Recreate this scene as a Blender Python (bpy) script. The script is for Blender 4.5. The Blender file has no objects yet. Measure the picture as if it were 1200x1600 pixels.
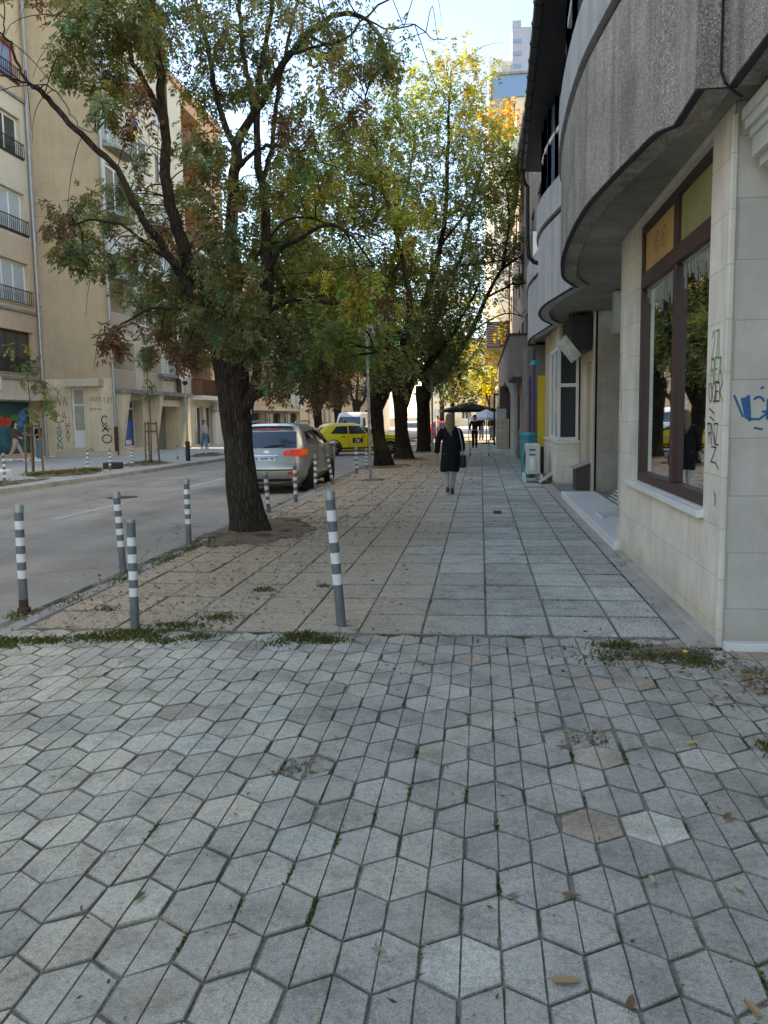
import bpy, math, random
import numpy as np
from mathutils import Vector, Matrix
R=math.radians
random.seed(11); rng=np.random.default_rng(5)
scene=bpy.context.scene
col=scene.collection
# ------------------------------------------------------------------ mesh builder
class MB:
    def __init__(s): s.v=[]; s.f=[]; s.m=[]; s.c=[]; s.cur=0; s.col=None
    def add(s,vs,fs):
        n=len(s.v); s.v.extend([tuple(p) for p in vs])
        for f in fs:
            s.f.append(tuple(i+n for i in f)); s.m.append(s.cur); s.c.append(s.col)
        return s
    def box(s,x0,x1,y0,y1,z0,z1):
        x0,x1=sorted((x0,x1)); y0,y1=sorted((y0,y1)); z0,z1=sorted((z0,z1))
        return s.add([(x0,y0,z0),(x1,y0,z0),(x1,y1,z0),(x0,y1,z0),(x0,y0,z1),(x1,y0,z1),(x1,y1,z1),(x0,y1,z1)],
            [(3,2,1,0),(4,5,6,7),(0,1,5,4),(1,2,6,5),(2,3,7,6),(3,0,4,7)])
    def obox(s,c,size,M=None):
        hx,hy,hz=[a/2 for a in size]; M=M or Matrix()
        vs=[Vector(c)+M.to_3x3()@Vector((sx*hx,sy*hy,sz*hz)) for sz in(-1,1) for sx,sy in((-1,-1),(1,-1),(1,1),(-1,1))]
        return s.add(vs,[(3,2,1,0),(4,5,6,7),(0,1,5,4),(1,2,6,5),(2,3,7,6),(3,0,4,7)])
    def bar(s,a,b,w,h=None):
        a,b=Vector(a),Vector(b); d=(b-a); L=d.length; d.normalize()
        up=Vector((0,0,1)) if abs(d.z)<.9 else Vector((0,1,0))
        x=d.cross(up).normalized(); z=x.cross(d)
        M=Matrix((x,d,z)).transposed()
        return s.obox((a+b)/2,(w,L,h or w),M.to_4x4())
    def quad(s,a,b,c,d): return s.add([a,b,c,d],[(0,1,2,3)])
    def poly(s,pts): return s.add(pts,[tuple(range(len(pts)))])
    def prism(s,pts,z0,z1):
        n=len(pts); vs=[(x,y,z0) for x,y in pts]+[(x,y,z1) for x,y in pts]
        return s.add(vs,[tuple(range(n-1,-1,-1)),tuple(range(n,2*n))]+[(i,(i+1)%n,n+(i+1)%n,n+i) for i in range(n)])
    def extr(s,pts,a,b):  # closed 3D polygon swept by vector from a to b offsets
        n=len(pts); a=Vector(a); b=Vector(b); vs=[Vector(p)+a for p in pts]+[Vector(p)+b for p in pts]
        return s.add(vs,[tuple(range(n-1,-1,-1)),tuple(range(n,2*n))]+[(i,(i+1)%n,n+(i+1)%n,n+i) for i in range(n)])
    def tube(s,path,radii,n=8,cap=True,wob=0):
        P=[Vector(p) for p in path]; m=len(P)
        if not hasattr(radii,'__len__'): radii=[radii]*m
        vs=[]; x=None
        for i,p in enumerate(P):
            d=(P[min(i+1,m-1)]-P[max(i-1,0)]).normalized()
            if x is None:
                x=d.cross(Vector((0,0,1)) if abs(d.z)<.9 else Vector((0,1,0))).normalized()
            else: x=(x-d*x.dot(d)).normalized()
            y=d.cross(x)
            for k in range(n):
                a=2*math.pi*k/n; r=radii[i]*(1+(random.uniform(-wob,wob) if wob else 0))
                vs.append(p+(x*math.cos(a)+y*math.sin(a))*r)
        fs=[(i*n+k,i*n+(k+1)%n,(i+1)*n+(k+1)%n,(i+1)*n+k) for i in range(m-1) for k in range(n)]
        if cap: fs+=[tuple(range(n-1,-1,-1)),tuple((m-1)*n+k for k in range(n))]
        return s.add(vs,fs)
    def lathe(s,prof,c=(0,0,0),n=16,axis='z',sx=1,sy=1):
        vs=[]; 
        for r,h in prof:
            for k in range(n):
                a=2*math.pi*k/n; p=(r*math.cos(a)*sx,r*math.sin(a)*sy,h)
                if axis=='x': p=(p[2],p[0],p[1])
                if axis=='y': p=(p[0],p[2],p[1])
                vs.append((c[0]+p[0],c[1]+p[1],c[2]+p[2]))
        m=len(prof)
        fs=[(i*n+k,i*n+(k+1)%n,(i+1)*n+(k+1)%n,(i+1)*n+k) for i in range(m-1) for k in range(n)]
        fs+=[tuple(range(n-1,-1,-1)),tuple((m-1)*n+k for k in range(n))]
        return s.add(vs,fs)
    def grid(s,fn,nu,nv):
        vs=[fn(i/nu,j/nv) for j in range(nv+1) for i in range(nu+1)]; w=nu+1
        return s.add(vs,[(j*w+i,j*w+i+1,(j+1)*w+i+1,(j+1)*w+i) for j in range(nv) for i in range(nu)])
    def build(s,name,mats,parent=None,smooth=False,bevel=0,seg=2,subsurf=0,fix=True):
        me=bpy.data.meshes.new(name); me.from_pydata([tuple(p) for p in s.v],[],s.f)
        if not isinstance(mats,(list,tuple)): mats=[mats]
        for m in mats: me.materials.append(m)
        if any(s.m): me.polygons.foreach_set('material_index',s.m)
        if any(c is not None for c in s.c):
            at=me.color_attributes.new('tint','FLOAT_COLOR','CORNER')
            arr=np.ones((len(me.loops),4),dtype=np.float32)
            for p,c in zip(me.polygons,s.c):
                if c is not None: arr[p.loop_start:p.loop_start+p.loop_total,:3]=c
            at.data.foreach_set('color',arr.ravel())
        if smooth:
            me.polygons.foreach_set('use_smooth',[True]*len(me.polygons))
            if smooth!=True: me.set_sharp_from_angle(angle=R(smooth))
        me.update()
        o=bpy.data.objects.new(name,me); col.objects.link(o)
        if fix:
            import bmesh
            bm=bmesh.new(); bm.from_mesh(me); bmesh.ops.recalc_face_normals(bm,faces=bm.faces); bm.to_mesh(me); bm.free()
        if parent is not None: o.parent=parent
        if bevel:
            b=o.modifiers.new('bevel','BEVEL'); b.width=bevel; b.segments=seg; b.limit_method='ANGLE'; b.angle_limit=R(40)
        if subsurf:
            b=o.modifiers.new('sub','SUBSURF'); b.levels=subsurf; b.render_levels=subsurf
        return o
def np_mesh(name,V,F,mat,parent=None,tint=None,smooth=False):
    """V (n,3) F (m,k) arrays, tint (m,3)"""
    me=bpy.data.meshes.new(name); n=len(V); m,k=F.shape
    me.vertices.add(n); me.vertices.foreach_set('co',np.asarray(V,dtype=np.float32).ravel())
    me.loops.add(m*k); me.loops.foreach_set('vertex_index',F.astype(np.int32).ravel())
    me.polygons.add(m); me.polygons.foreach_set('loop_start',np.arange(m,dtype=np.int32)*k)
    me.polygons.foreach_set('loop_total',np.full(m,k,dtype=np.int32))
    me.materials.append(mat)
    if tint is not None:
        at=me.color_attributes.new('tint','FLOAT_COLOR','CORNER')
        a=np.ones((m,k,4),dtype=np.float32); a[:,:,:3]=np.asarray(tint)[:,None,:]
        at.data.foreach_set('color',a.ravel())
    if smooth: me.polygons.foreach_set('use_smooth',[True]*m)
    me.update(); me.validate()
    o=bpy.data.objects.new(name,me); col.objects.link(o)
    if parent is not None: o.parent=parent
    return o
def tag(o,label=None,cat=None,group=None,kind=None):
    for k,v in (('label',label),('category',cat),('group',group),('kind',kind)):
        if v: o[k]=v
    return o
def empty(name,loc=(0,0,0),rz=0,label=None,cat=None,group=None):
    o=bpy.data.objects.new(name,None); col.objects.link(o); o.location=loc; o.rotation_euler=(0,0,rz); o.empty_display_size=.2
    return tag(o,label,cat,group)
def copy_tree(o,parent=None,loc=None,rot=None,label=None):
    c=o.copy(); col.objects.link(c); c.parent=parent
    if loc is not None: c.location=loc
    if rot is not None: c.rotation_euler=rot
    if label: c['label']=label
    for ch in [x for x in ALLCH(o)]: copy_tree(ch,c)
    return c
def ALLCH(o): return [x for x in bpy.data.objects if x.parent==o]
# ------------------------------------------------------------------ materials
class NT:
    def __init__(s,name):
        s.m=bpy.data.materials.new(name); s.m.use_nodes=True; s.t=s.m.node_tree; s.t.nodes.clear()
        s.out=s.n('ShaderNodeOutputMaterial'); 
    def n(s,t,**k):
        x=s.t.nodes.new(t)
        for a,b in k.items():
            if a.startswith('i_'):
                key=a[2:]; key=int(key) if key.isdigit() else key.replace('_',' ')
                if hasattr(b,'is_output'): s.t.links.new(b,x.inputs[key])
                else: x.inputs[key].default_value=b
            else: setattr(x,a,b)
        return x
    def coord(s,scale=(1,1,1),kind='Object',rot=(0,0,0)):
        tc=s.n('ShaderNodeTexCoord'); mp=s.n('ShaderNodeMapping',i_Vector=tc.outputs[kind]); mp.inputs['Scale'].default_value=scale; mp.inputs['Rotation'].default_value=rot
        return mp.outputs[0]
    def noise(s,vec,scale,detail=4,rough=.55): return s.n('ShaderNodeTexNoise',i_Vector=vec,i_Scale=scale,i_Detail=detail,i_Roughness=rough).outputs[0]
    def ramp(s,fac,stops):
        r=s.n('ShaderNodeValToRGB',i_Fac=fac); e=r.color_ramp.elements
        while len(e)<len(stops): e.new(.5)
        for x,(p,c) in zip(e,stops): x.position=p; x.color=(*(c if hasattr(c,'__len__') else (c,c,c)),1)
        return r.outputs[0]
    def mix(s,a,b,fac,mode='MIX'):
        x=s.n('ShaderNodeMix',data_type='RGBA',blend_type=mode)
        for i,v in ((6,a),(7,b)):
            if hasattr(v,'is_output'): s.t.links.new(v,x.inputs[i])
            else: x.inputs[i].default_value=(*v,1)
        if hasattr(fac,'is_output'): s.t.links.new(fac,x.inputs[0])
        else: x.inputs[0].default_value=fac
        return x.outputs[2]
    def math(s,op,a,b=0): 
        x=s.n('ShaderNodeMath',operation=op)
        for i,v in enumerate((a,b)):
            if hasattr(v,'is_output'): s.t.links.new(v,x.inputs[i])
            else: x.inputs[i].default_value=v
        return x.outputs[0]
    def bump(s,h,strength=.3,dist=.01,normal=None):
        b=s.n('ShaderNodeBump',i_Height=h,i_Strength=strength,i_Distance=dist)
        if normal: s.t.links.new(normal,b.inputs['Normal'])
        return b.outputs[0]
    def bsdf(s,color,rough=.8,spec=.3,metal=0,normal=None,**k):
        b=s.n('ShaderNodeBsdfPrincipled')
        for key,v in (('Base Color',color),('Roughness',rough),('Specular IOR Level',spec),('Metallic',metal),*((a.replace('_',' '),c) for a,c in k.items())):
            if hasattr(v,'is_output'): s.t.links.new(v,b.inputs[key])
            else: b.inputs[key].default_value=(*v,1) if (hasattr(v,'__len__') and len(v)==3) else v
        if normal is not None: s.t.links.new(normal,b.inputs['Normal'])
        return b.outputs[0]
    def done(s,sh): s.t.links.new(sh,s.out.inputs['Surface']); return s.m
def simple(name,c,rough=.7,spec=.3,metal=0,var=.12,scale=3,bump=.15,bscale=60,streak=0,stain=0,stc=(.08,.07,.06),attr=False):
    t=NT(name); v=t.coord(); base=c
    if attr:
        a=t.n('ShaderNodeVertexColor',layer_name='tint').outputs[0]; base=t.mix(a,c,1,'MULTIPLY')
    n1=t.noise(v,scale); n2=t.noise(v,scale*7,5,.65)
    f=t.math('ADD',t.math('MULTIPLY',n1,.6),t.math('MULTIPLY',n2,.4))
    g=t.ramp(f,[(.25,1-var*1.6),(.75,1+var*.9)])
    cc=t.mix(base,g,1,'MULTIPLY') 
    if streak:
        sv=t.coord((4,4,.18)); sn=t.noise(sv,1.6,5,.6); sg=t.ramp(sn,[(.35,1-streak),(.62,1)]); cc=t.mix(cc,sg,1,'MULTIPLY')
    if stain:
        sn=t.noise(v,scale*.6,6,.7); sg=t.ramp(sn,[(.52,0.0),(.72,stain)]); cc=t.mix(cc,stc,sg)
    nrm=t.bump(t.noise(v,bscale,4,.6),bump,.01) if bump else None
    return t.done(t.bsdf(cc,rough,spec,metal,nrm))
def glassy(name,c=(.02,.025,.03),rough=.04,spec=.6,noise=.0):
    t=NT(name); v=t.coord(); n=t.noise(v,.9,2)
    nrm=t.bump(n,.05,.05)
    return t.done(t.bsdf(c,rough,spec,0,nrm))
def see_glass(name,tint=(.75,.8,.78)):
    t=NT(name); v=t.coord()
    fr=t.n('ShaderNodeFresnel',i_IOR=1.55).outputs[0]
    fac=t.math('MINIMUM',t.math('ADD',t.math('MULTIPLY',fr,1.15),.05),1)
    gl=t.n('ShaderNodeBsdfGlossy',i_Roughness=.015,i_Color=(.9,.93,.92,1)); 
    nrm=t.bump(t.noise(v,.7,1),.03,.05); t.t.links.new(nrm,gl.inputs['Normal'])
    tr=t.n('ShaderNodeBsdfTransparent',i_Color=(*tint,1))
    mx=t.n('ShaderNodeMixShader',i_Fac=fac); t.t.links.new(tr.outputs[0],mx.inputs[1]); t.t.links.new(gl.outputs[0],mx.inputs[2])
    return t.done(mx.outputs[0])
def leafmat(name,trans=.48):
    t=NT(name); a=t.n('ShaderNodeVertexColor',layer_name='tint').outputs[0]
    b=t.bsdf(a,.55,.25)
    tc=t.mix(a,(1.5,1.45,.6),1,'MULTIPLY')
    tr=t.n('ShaderNodeBsdfTranslucent',i_Color=tc)
    mx=t.n('ShaderNodeMixShader',i_Fac=trans); t.t.links.new(b,mx.inputs[1]); t.t.links.new(tr.outputs[0],mx.inputs[2])
    return t.done(mx.outputs[0])
def barkmat(name,c=(.075,.06,.048)):
    t=NT(name); v=t.coord((9,9,1.6)); v2=t.coord()
    n=t.noise(v,2.2,7,.7); w=t.n('ShaderNodeTexVoronoi',i_Vector=v,i_Scale=2.6,feature='DISTANCE_TO_EDGE').outputs[0]
    h=t.math('ADD',t.math('MULTIPLY',n,.7),t.math('MULTIPLY',w,1.1))
    cc=t.mix(c,t.ramp(h,[(.25,.35),(.8,1.7)]),1,'MULTIPLY')
    m=t.ramp(t.noise(v2,1.3,4),[(.5,0.),(.75,.5)]); cc=t.mix(cc,(.075,.08,.045),m)
    return t.done(t.bsdf(cc,.95,.1,0,t.bump(h,.9,.05)))
def stonemat(name,c,axis,tw=.6,th=.4,off=(0,0),var=.14,stain=.35):
    """stone cladding with thin joints; axis 'x': wall normal along x (uses y,z); 'y': uses x,z"""
    t=NT(name); tc=t.n('ShaderNodeTexCoord').outputs['Object']; sp=t.n('ShaderNodeSeparateXYZ',i_Vector=tc)
    u=sp.outputs['Y' if axis=='x' else 'X']; cb=t.n('ShaderNodeCombineXYZ',i_X=t.math('ADD',u,off[0]),i_Y=t.math('ADD',sp.outputs['Z'],off[1]))
    br=t.n('ShaderNodeTexBrick',i_Vector=cb.outputs[0],i_Scale=1.0)
    br.inputs['Brick Width'].default_value=tw; br.inputs['Row Height'].default_value=th; br.inputs['Mortar Size'].default_value=.0035; br.inputs['Mortar Smooth'].default_value=.3
    br.inputs['Color1'].default_value=(.95,.95,.95,1); br.inputs['Color2'].default_value=(1.05,1.04,1.02,1); br.inputs['Mortar'].default_value=(.68,.65,.61,1)
    v=t.coord(); n=t.noise(v,2.2,6,.65)
    cc=t.mix(c,br.outputs[0],1,'MULTIPLY'); cc=t.mix(cc,t.ramp(n,[(.3,1-var),(.7,1+var)]),1,'MULTIPLY')
    st=t.ramp(t.noise(t.coord((3,3,.5)),1.5,6,.7),[(.5,0.),(.75,stain)]); cc=t.mix(cc,t.mix(c,(.5,.45,.38),1,'MULTIPLY'),st)
    gz=t.ramp(t.math('ADD',sp.outputs['Z'],t.math('MULTIPLY',n,.25)),[(.1,.55),(.42,0.)]); cc=t.mix(cc,t.mix(c,(.55,.48,.36),1,'MULTIPLY'),gz)
    fine=t.noise(v,55,3); h=t.math('SUBTRACT',t.math('MULTIPLY',fine,.25),br.outputs[1])
    return t.done(t.bsdf(cc,.6,.35,0,t.bump(h,.35,.006)))
def aggregate(name):
    t=NT(name); v=t.coord()
    vo=t.n('ShaderNodeTexVoronoi',i_Vector=v,i_Scale=105.0); 
    n=t.noise(v,1.1,6,.65); sv=t.coord((2.6,2.6,.12)); s=t.noise(sv,1.5,5,.65)
    peb=t.ramp(vo.outputs['Color'],[(.0,.20),(.45,.36),(.8,.52),(1.,.78)])
    cc=t.mix((1.25,1.13,.98),peb,1,'MULTIPLY')
    cc=t.mix(cc,t.ramp(s,[(.33,.66),(.52,.97),(.68,1.1)]),1,'MULTIPLY'); cc=t.mix(cc,t.ramp(n,[(.35,.7),(.7,1.2)]),1,'MULTIPLY')
    wh=t.ramp(t.noise(t.coord((7,7,.22)),1.4,5,.7),[(.64,0.),(.74,.35)]); cc=t.mix(cc,(.55,.54,.52),wh)
    h=t.ramp(vo.outputs['Distance'],[(0.,1.),(.7,0.)])
    return t.done(t.bsdf(cc,.9,.15,0,t.bump(h,.8,.012)))
def groundmat(name,c,kind):
    t=NT(name); v=t.coord(); tc=t.n('ShaderNodeTexCoord').outputs['Object']; sp=t.n('ShaderNodeSeparateXYZ',i_Vector=tc)
    n=t.noise(v,.7,6,.65); f=t.noise(v,40,4,.7); ff=t.noise(v,170,3,.7)
    if kind=='paver':
        a=t.n('ShaderNodeVertexColor',layer_name='tint').outputs[0]
        cc=t.mix(a,t.ramp(n,[(.3,.80),(.7,1.12)]),1,'MULTIPLY'); cc=t.mix(cc,t.ramp(t.noise(v,3.2,7,.75),[(.36,.70),(.52,1.),(.7,1.08)]),1,'MULTIPLY'); cc=t.mix(cc,t.mix(a,(.62,.52,.40),1,'MULTIPLY'),t.ramp(t.noise(v,1.7,5,.7),[(.55,0.),(.75,.75)]))
        cc=t.mix(cc,t.ramp(f,[(.28,.7),(.5,1.),(.75,1.12)]),1,'MULTIPLY')
        cc=t.mix(cc,t.ramp(ff,[(.32,.62),(.5,1.),(.68,1.35)]),1,'MULTIPLY')
        sp1=t.ramp(t.noise(v,9,3,.8),[(.66,0.),(.74,.5)]); cc=t.mix(cc,(.16,.145,.125),sp1)
        h=t.math('ADD',t.math('MULTIPLY',f,.5),t.math('MULTIPLY',ff,.5))
        return t.done(t.bsdf(cc,.85,.25,0,t.bump(h,.55,.006)))
    if kind=='slab':
        a=t.n('ShaderNodeVertexColor',layer_name='tint').outputs[0]
        cc=t.mix(a,t.ramp(n,[(.3,.85),(.7,1.12)]),1,'MULTIPLY')
        # worn ribbed texture of the slabs
        w=t.n('ShaderNodeTexWave',i_Vector=t.coord((1,1,1),rot=(0,0,R(38))),i_Scale=9.0,i_Distortion=7.0,i_Detail=3.0); w.inputs['Detail Scale'].default_value=2.0
        cc=t.mix(cc,t.ramp(w.outputs[0],[(.1,.80),(.6,1.08)]),1,'MULTIPLY')
        cc=t.mix(cc,t.ramp(f,[(.3,.62),(.55,1.),(.75,1.25)]),1,'MULTIPLY')
        cc=t.mix(cc,t.ramp(t.noise(v,4.5,6,.75),[(.34,.68),(.5,1.),(.7,1.18)]),1,'MULTIPLY')
        # brown soil and litter trodden over the side by the trees
        m=t.math('ADD',t.math('MULTIPLY',sp.outputs['X'],-.33),t.math('MULTIPLY',t.noise(v,.55,6,.7),1.15))
        so=t.ramp(m,[(.60,0.),(1.45,.95)]); so=t.math('MULTIPLY',so,t.ramp(t.noise(v,5.5,7,.8),[(.36,.25),(.55,1.)]))
        cc=t.mix(cc,t.mix((.60,.435,.275),t.ramp(t.noise(v,22,5,.8),[(.36,.45),(.55,1.),(.7,1.15)]),1,'MULTIPLY'),so)
        h=t.math('ADD',t.math('MULTIPLY',w.outputs[0],.5),t.math('MULTIPLY',f,.7))
        return t.done(t.bsdf(cc,.85,.25,0,t.bump(h,.5,.008)))
    if kind=='asphalt':
        cc=t.mix(c,t.ramp(n,[(.3,.82),(.7,1.15)]),1,'MULTIPLY'); cc=t.mix(cc,t.ramp(ff,[(.3,.75),(.7,1.25)]),1,'MULTIPLY')
        pt=t.n('ShaderNodeTexVoronoi',i_Vector=t.coord((.30,.12,1)),i_Scale=1.0); cc=t.mix(cc,t.ramp(pt.outputs['Color'],[(.0,.90),(.5,1.0),(1.,1.05)]),1,'MULTIPLY')
        cr=t.n('ShaderNodeTexVoronoi',i_Vector=t.mix(t.coord((.5,.35,1)),t.n('ShaderNodeTexNoise',i_Vector=v,i_Scale=1.5,i_Detail=6.0).outputs[1],.22),i_Scale=1.0,feature='DISTANCE_TO_EDGE').outputs[0]; cc=t.mix(cc,t.ramp(cr,[(.0,.72),(.010,1.)]),1,'MULTIPLY')
        tr=t.noise(t.coord((1,.05,1)),1.1,4,.6); cc=t.mix(cc,t.ramp(tr,[(.35,.86),(.65,1.1)]),1,'MULTIPLY')
        return t.done(t.bsdf(cc,.92,.12,0,t.bump(ff,.4,.006)))
    if kind=='soil':
        cc=t.mix(c,t.ramp(f,[(.25,.5),(.75,1.6)]),1,'MULTIPLY')
        g=t.ramp(t.noise(v,2.2,4,.6),[(.5,0.),(.62,.8)]); cc=t.mix(cc,(.05,.065,.025),g)
        return t.done(t.bsdf(cc,.95,.1,0,t.bump(f,.9,.02)))
K={}
K['paver']=groundmat('hex_paver_concrete',(1,1,1),'paver'); K['slab']=groundmat('pavement_slab',(1,1,1),'slab')
K['asphalt']=groundmat('asphalt',(.40,.345,.28),'asphalt'); K['soil']=groundmat('joint_soil',(.25,.22,.165),'soil'); K['earth']=groundmat('earth',(.26,.19,.13),'soil')
K['kerb']=simple('kerb_concrete',(.46,.42,.36),.9,.2,var=.25,scale=2,stain=.5,stc=(.14,.11,.08))
K['farpave']=simple('far_pavement',(.58,.54,.47),.9,.2,var=.2,scale=1.2,stain=.35,stc=(.2,.16,.12))
K['white']=simple('white_paint',(.78,.78,.75),.5,.4,var=.10,scale=5,bump=.03,stain=.4,stc=(.42,.39,.34))
K['paintline']=simple('road_paint',(.62,.62,.58),.8,.2,var=.3,scale=6,stain=.7,stc=(.22,.22,.21))
K['agg']=aggregate('exposed_aggregate_concrete')
K['plaster']=simple('grey_plaster',(.56,.565,.55),.85,.2,var=.12,scale=1.5,bump=.25,bscale=90,streak=.28,stain=.25,stc=(.2,.2,.2))
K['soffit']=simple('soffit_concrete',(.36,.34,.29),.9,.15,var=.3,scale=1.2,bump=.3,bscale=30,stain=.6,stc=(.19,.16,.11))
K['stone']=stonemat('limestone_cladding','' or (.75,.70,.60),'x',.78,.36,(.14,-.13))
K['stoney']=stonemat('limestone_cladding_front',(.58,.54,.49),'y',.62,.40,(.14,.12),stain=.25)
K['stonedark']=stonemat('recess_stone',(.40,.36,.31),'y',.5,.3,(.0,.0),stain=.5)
K['marble']=simple('white_marble',(.80,.80,.77),.35,.5,var=.08,scale=2.5,bump=.05,stain=.22,stc=(.42,.4,.36))
K['maroon']=simple('maroon_metal',(.062,.026,.022),.45,.4,var=.15,bump=.05)
K['glass']=see_glass('shop_glass'); K['dglass']=glassy('window_glass',(.035,.042,.048),.05,.9); K['lglass']=glassy('curtained_glass',(.42,.47,.47),.12,.7); K['bglass']=glassy('sky_glass',(.16,.25,.38),.06,.9)
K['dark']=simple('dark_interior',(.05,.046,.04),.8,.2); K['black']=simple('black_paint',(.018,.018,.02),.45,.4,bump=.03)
K['eave']=simple('dark_eave_board',(.022,.022,.028),.6,.3,var=.3)
K['grey']=simple('grey_paint',(.15,.165,.175),.5,.4,var=.2,scale=9,bump=.08,stain=.7,stc=(.22,.18,.14)); K['galv']=simple('galvanised_steel',(.36,.38,.39),.45,.4,.4,var=.15,scale=4,bump=.05,stain=.35,stc=(.2,.17,.14))
K['beige']=simple('beige_render',(.56,.43,.29),.92,.15,var=.16,scale=.22,bump=.3,bscale=40,streak=.06,stain=.55,stc=(.32,.25,.17))
K['cream']=simple('cream_render',(.62,.53,.405),.9,.15,var=.12,scale=.5,bump=.25,bscale=40,streak=.06,stain=.2,stc=(.38,.30,.2))
K['tan']=simple('tan_render',(.58,.44,.30),.9,.15,var=.14,scale=.5,bump=.25,bscale=40,streak=.05,stain=.2,stc=(.33,.24,.16))
K['yellowwall']=simple('warm_lit_stained_stone',(.76,.64,.44),.85,.2,var=.15,scale=1,bump=.25,streak=.12,stain=.3,stc=(.42,.32,.19))  # warm light on the ground floor put into the base colour, under stains
K['orange']=simple('orange_render',(.56,.33,.21),.9,.15,var=.08,scale=.7,bump=.2,streak=.08)
K['peach']=simple('peach_render',(.62,.45,.30),.9,.15,var=.08,scale=.7,bump=.2,streak=.1)
K['pink']=simple('pinkish_panel',(.42,.33,.285),.85,.2,var=.1,scale=.8,bump=.15,streak=.14)
K['brownb']=simple('brown_render',(.20,.15,.10),.9,.15,var=.2); K['concrete']=simple('weathered_concrete',(.33,.31,.27),.92,.15,var=.22,scale=1.2,bump=.35,streak=.3,stain=.4,stc=(.12,.10,.08))
K['rust']=simple('rusty_metal',(.10,.065,.045),.8,.2,.2,var=.35,scale=9); K['wood']=simple('weathered_wood',(.22,.135,.075),.85,.15,var=.25,scale=5,bump=.4,bscale=50)
K['brownwood']=simple('brown_window_wood',(.11,.055,.03),.6,.3); K['red']=simple('red_paint',(.35,.03,.025),.45,.4); K['winwhite']=simple('white_window_frame',(.75,.75,.71),.45,.4,var=.06,bump=.03)
K['bark']=barkmat('rough_bark',(.055,.042,.033)); K['bark2']=barkmat('dark_bark',(.032,.025,.02)); K['leaf']=leafmat('leaves'); K['litter']=leafmat('dry_litter',.1)
K['turq']=simple('turquoise_plastic',(.015,.27,.33),.4,.4,var=.12); K['yellow']=simple('yellow_panel',(.66,.46,.02),.5,.4,var=.1); K['acwhite']=simple('ac_casing',(.62,.63,.60),.45,.4,var=.06,stain=.2,stc=(.35,.33,.3))
K['purple']=simple('purple_pipe',(.12,.09,.16),.5,.3); K['globe']=simple('opal_globe',(.85,.85,.83),.3,.5,var=.03,bump=0); K['globegrey']=simple('dull_globe',(.50,.49,.46),.4,.4,var=.1,bump=0)
K['tyre']=simple('tyre_rubber',(.022,.022,.022),.85,.2,var=.2); K['rim']=simple('alloy_rim',(.55,.55,.54),.35,.5,.7,var=.1,bump=0); K['chrome']=simple('chrome',(.7,.7,.7),.2,.5,.9,var=.05,bump=0)
def carpaint(n,c,metal=.4,rough=.32):
    t=NT(n); v=t.coord(); cc=t.mix(c,t.ramp(t.noise(v,2.5,4),[(.3,.93),(.7,1.05)]),1,'MULTIPLY')
    du=t.ramp(t.math('ADD',t.n('ShaderNodeSeparateXYZ',i_Vector=t.n('ShaderNodeTexCoord').outputs['Object']).outputs['Z'],t.math('MULTIPLY',t.noise(v,4,4),.25)),[(.3,.32),(.6,.02)])
    cc=t.mix(cc,(.24,.21,.17),du)
    return t.done(t.bsdf(cc,rough,.5,metal,None,Coat_Weight=.6,Coat_Roughness=.06))
K['silver']=carpaint('silver_beige_paint',(.42,.405,.36),.6); K['taxi']=carpaint('yellow_taxi_paint',(1.0,.74,.02),.0,.35); K['carwhite']=carpaint('white_car_paint',(.75,.76,.76),0); K['carred']=carpaint('red_car_paint',(.4,.03,.03),.1)
K['carglass']=glassy('car_glass',(.02,.03,.045),.04,1.0)
def faint_glow_red():
    t=NT('faint_glow_tail_lamp'); return t.done(t.bsdf((.8,.03,.015),.15,.6,0,None,Emission_Color=(1,.06,.02,1),Emission_Strength=.05))  # unlit lens, with a faint glow put in to brighten the red
K['glowred']=faint_glow_red()
K['lampred']=simple('tail_lamp_red',(.75,.035,.02),.15,.6,var=.1,bump=0); K['lamporange']=simple('amber_lens',(.9,.36,.04),.15,.6,var=.1,bump=0); K['lampclear']=simple('clear_lens',(.8,.8,.78),.15,.6,bump=0)
K['plate']=simple('number_plate',(.80,.80,.78),.4,.4,var=.04,bump=0); K['blue']=simple('blue_paint',(.03,.14,.46),.5,.4); K['ltblue']=simple('light_blue_cloth',(.10,.30,.75),.8,.2); K['yelcloth']=simple('yellow_cloth',(.85,.68,.03),.8,.2)
K['green']=simple('green_marker',(.12,.33,.10),.6,.3); K['tagblue']=simple('blue_marker',(.03,.16,.33),.6,.3); K['tagteal']=simple('teal_marker',(.12,.26,.28),.7,.3); K['tagred']=simple('red_marker',(.42,.05,.05),.6,.3)
def spray(name,c):
    t=NT(name); v=t.coord(); b=t.bsdf(c,.75,.2); tr=t.n('ShaderNodeBsdfTransparent')
    f=t.ramp(t.noise(v,16,6,.75),[(.34,.45),(.55,1.)]); mx=t.n('ShaderNodeMixShader',i_Fac=f); t.t.links.new(tr.outputs[0],mx.inputs[1]); t.t.links.new(b,mx.inputs[2]); return t.done(mx.outputs[0])
K['green'],K['tagblue'],K['tagteal'],K['tagred'],K['tagblack'],K['tagrust']=spray('green_spray',(.12,.30,.10)),spray('blue_spray',(.03,.15,.33)),spray('teal_spray',(.12,.26,.28)),spray('red_spray',(.40,.05,.05)),spray('black_spray',(.025,.025,.03)),spray('brown_spray',(.16,.085,.05))
K['skin']=simple('skin',(.55,.34,.25),.6,.35,var=.06,bump=0); K['hairblond']=simple('dark_blond_hair',(.23,.16,.09),.6,.35,var=.35,scale=14,bump=.5,bscale=40); K['hairdark']=simple('dark_hair',(.02,.014,.012),.55,.4,var=.3,scale=14)
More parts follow.
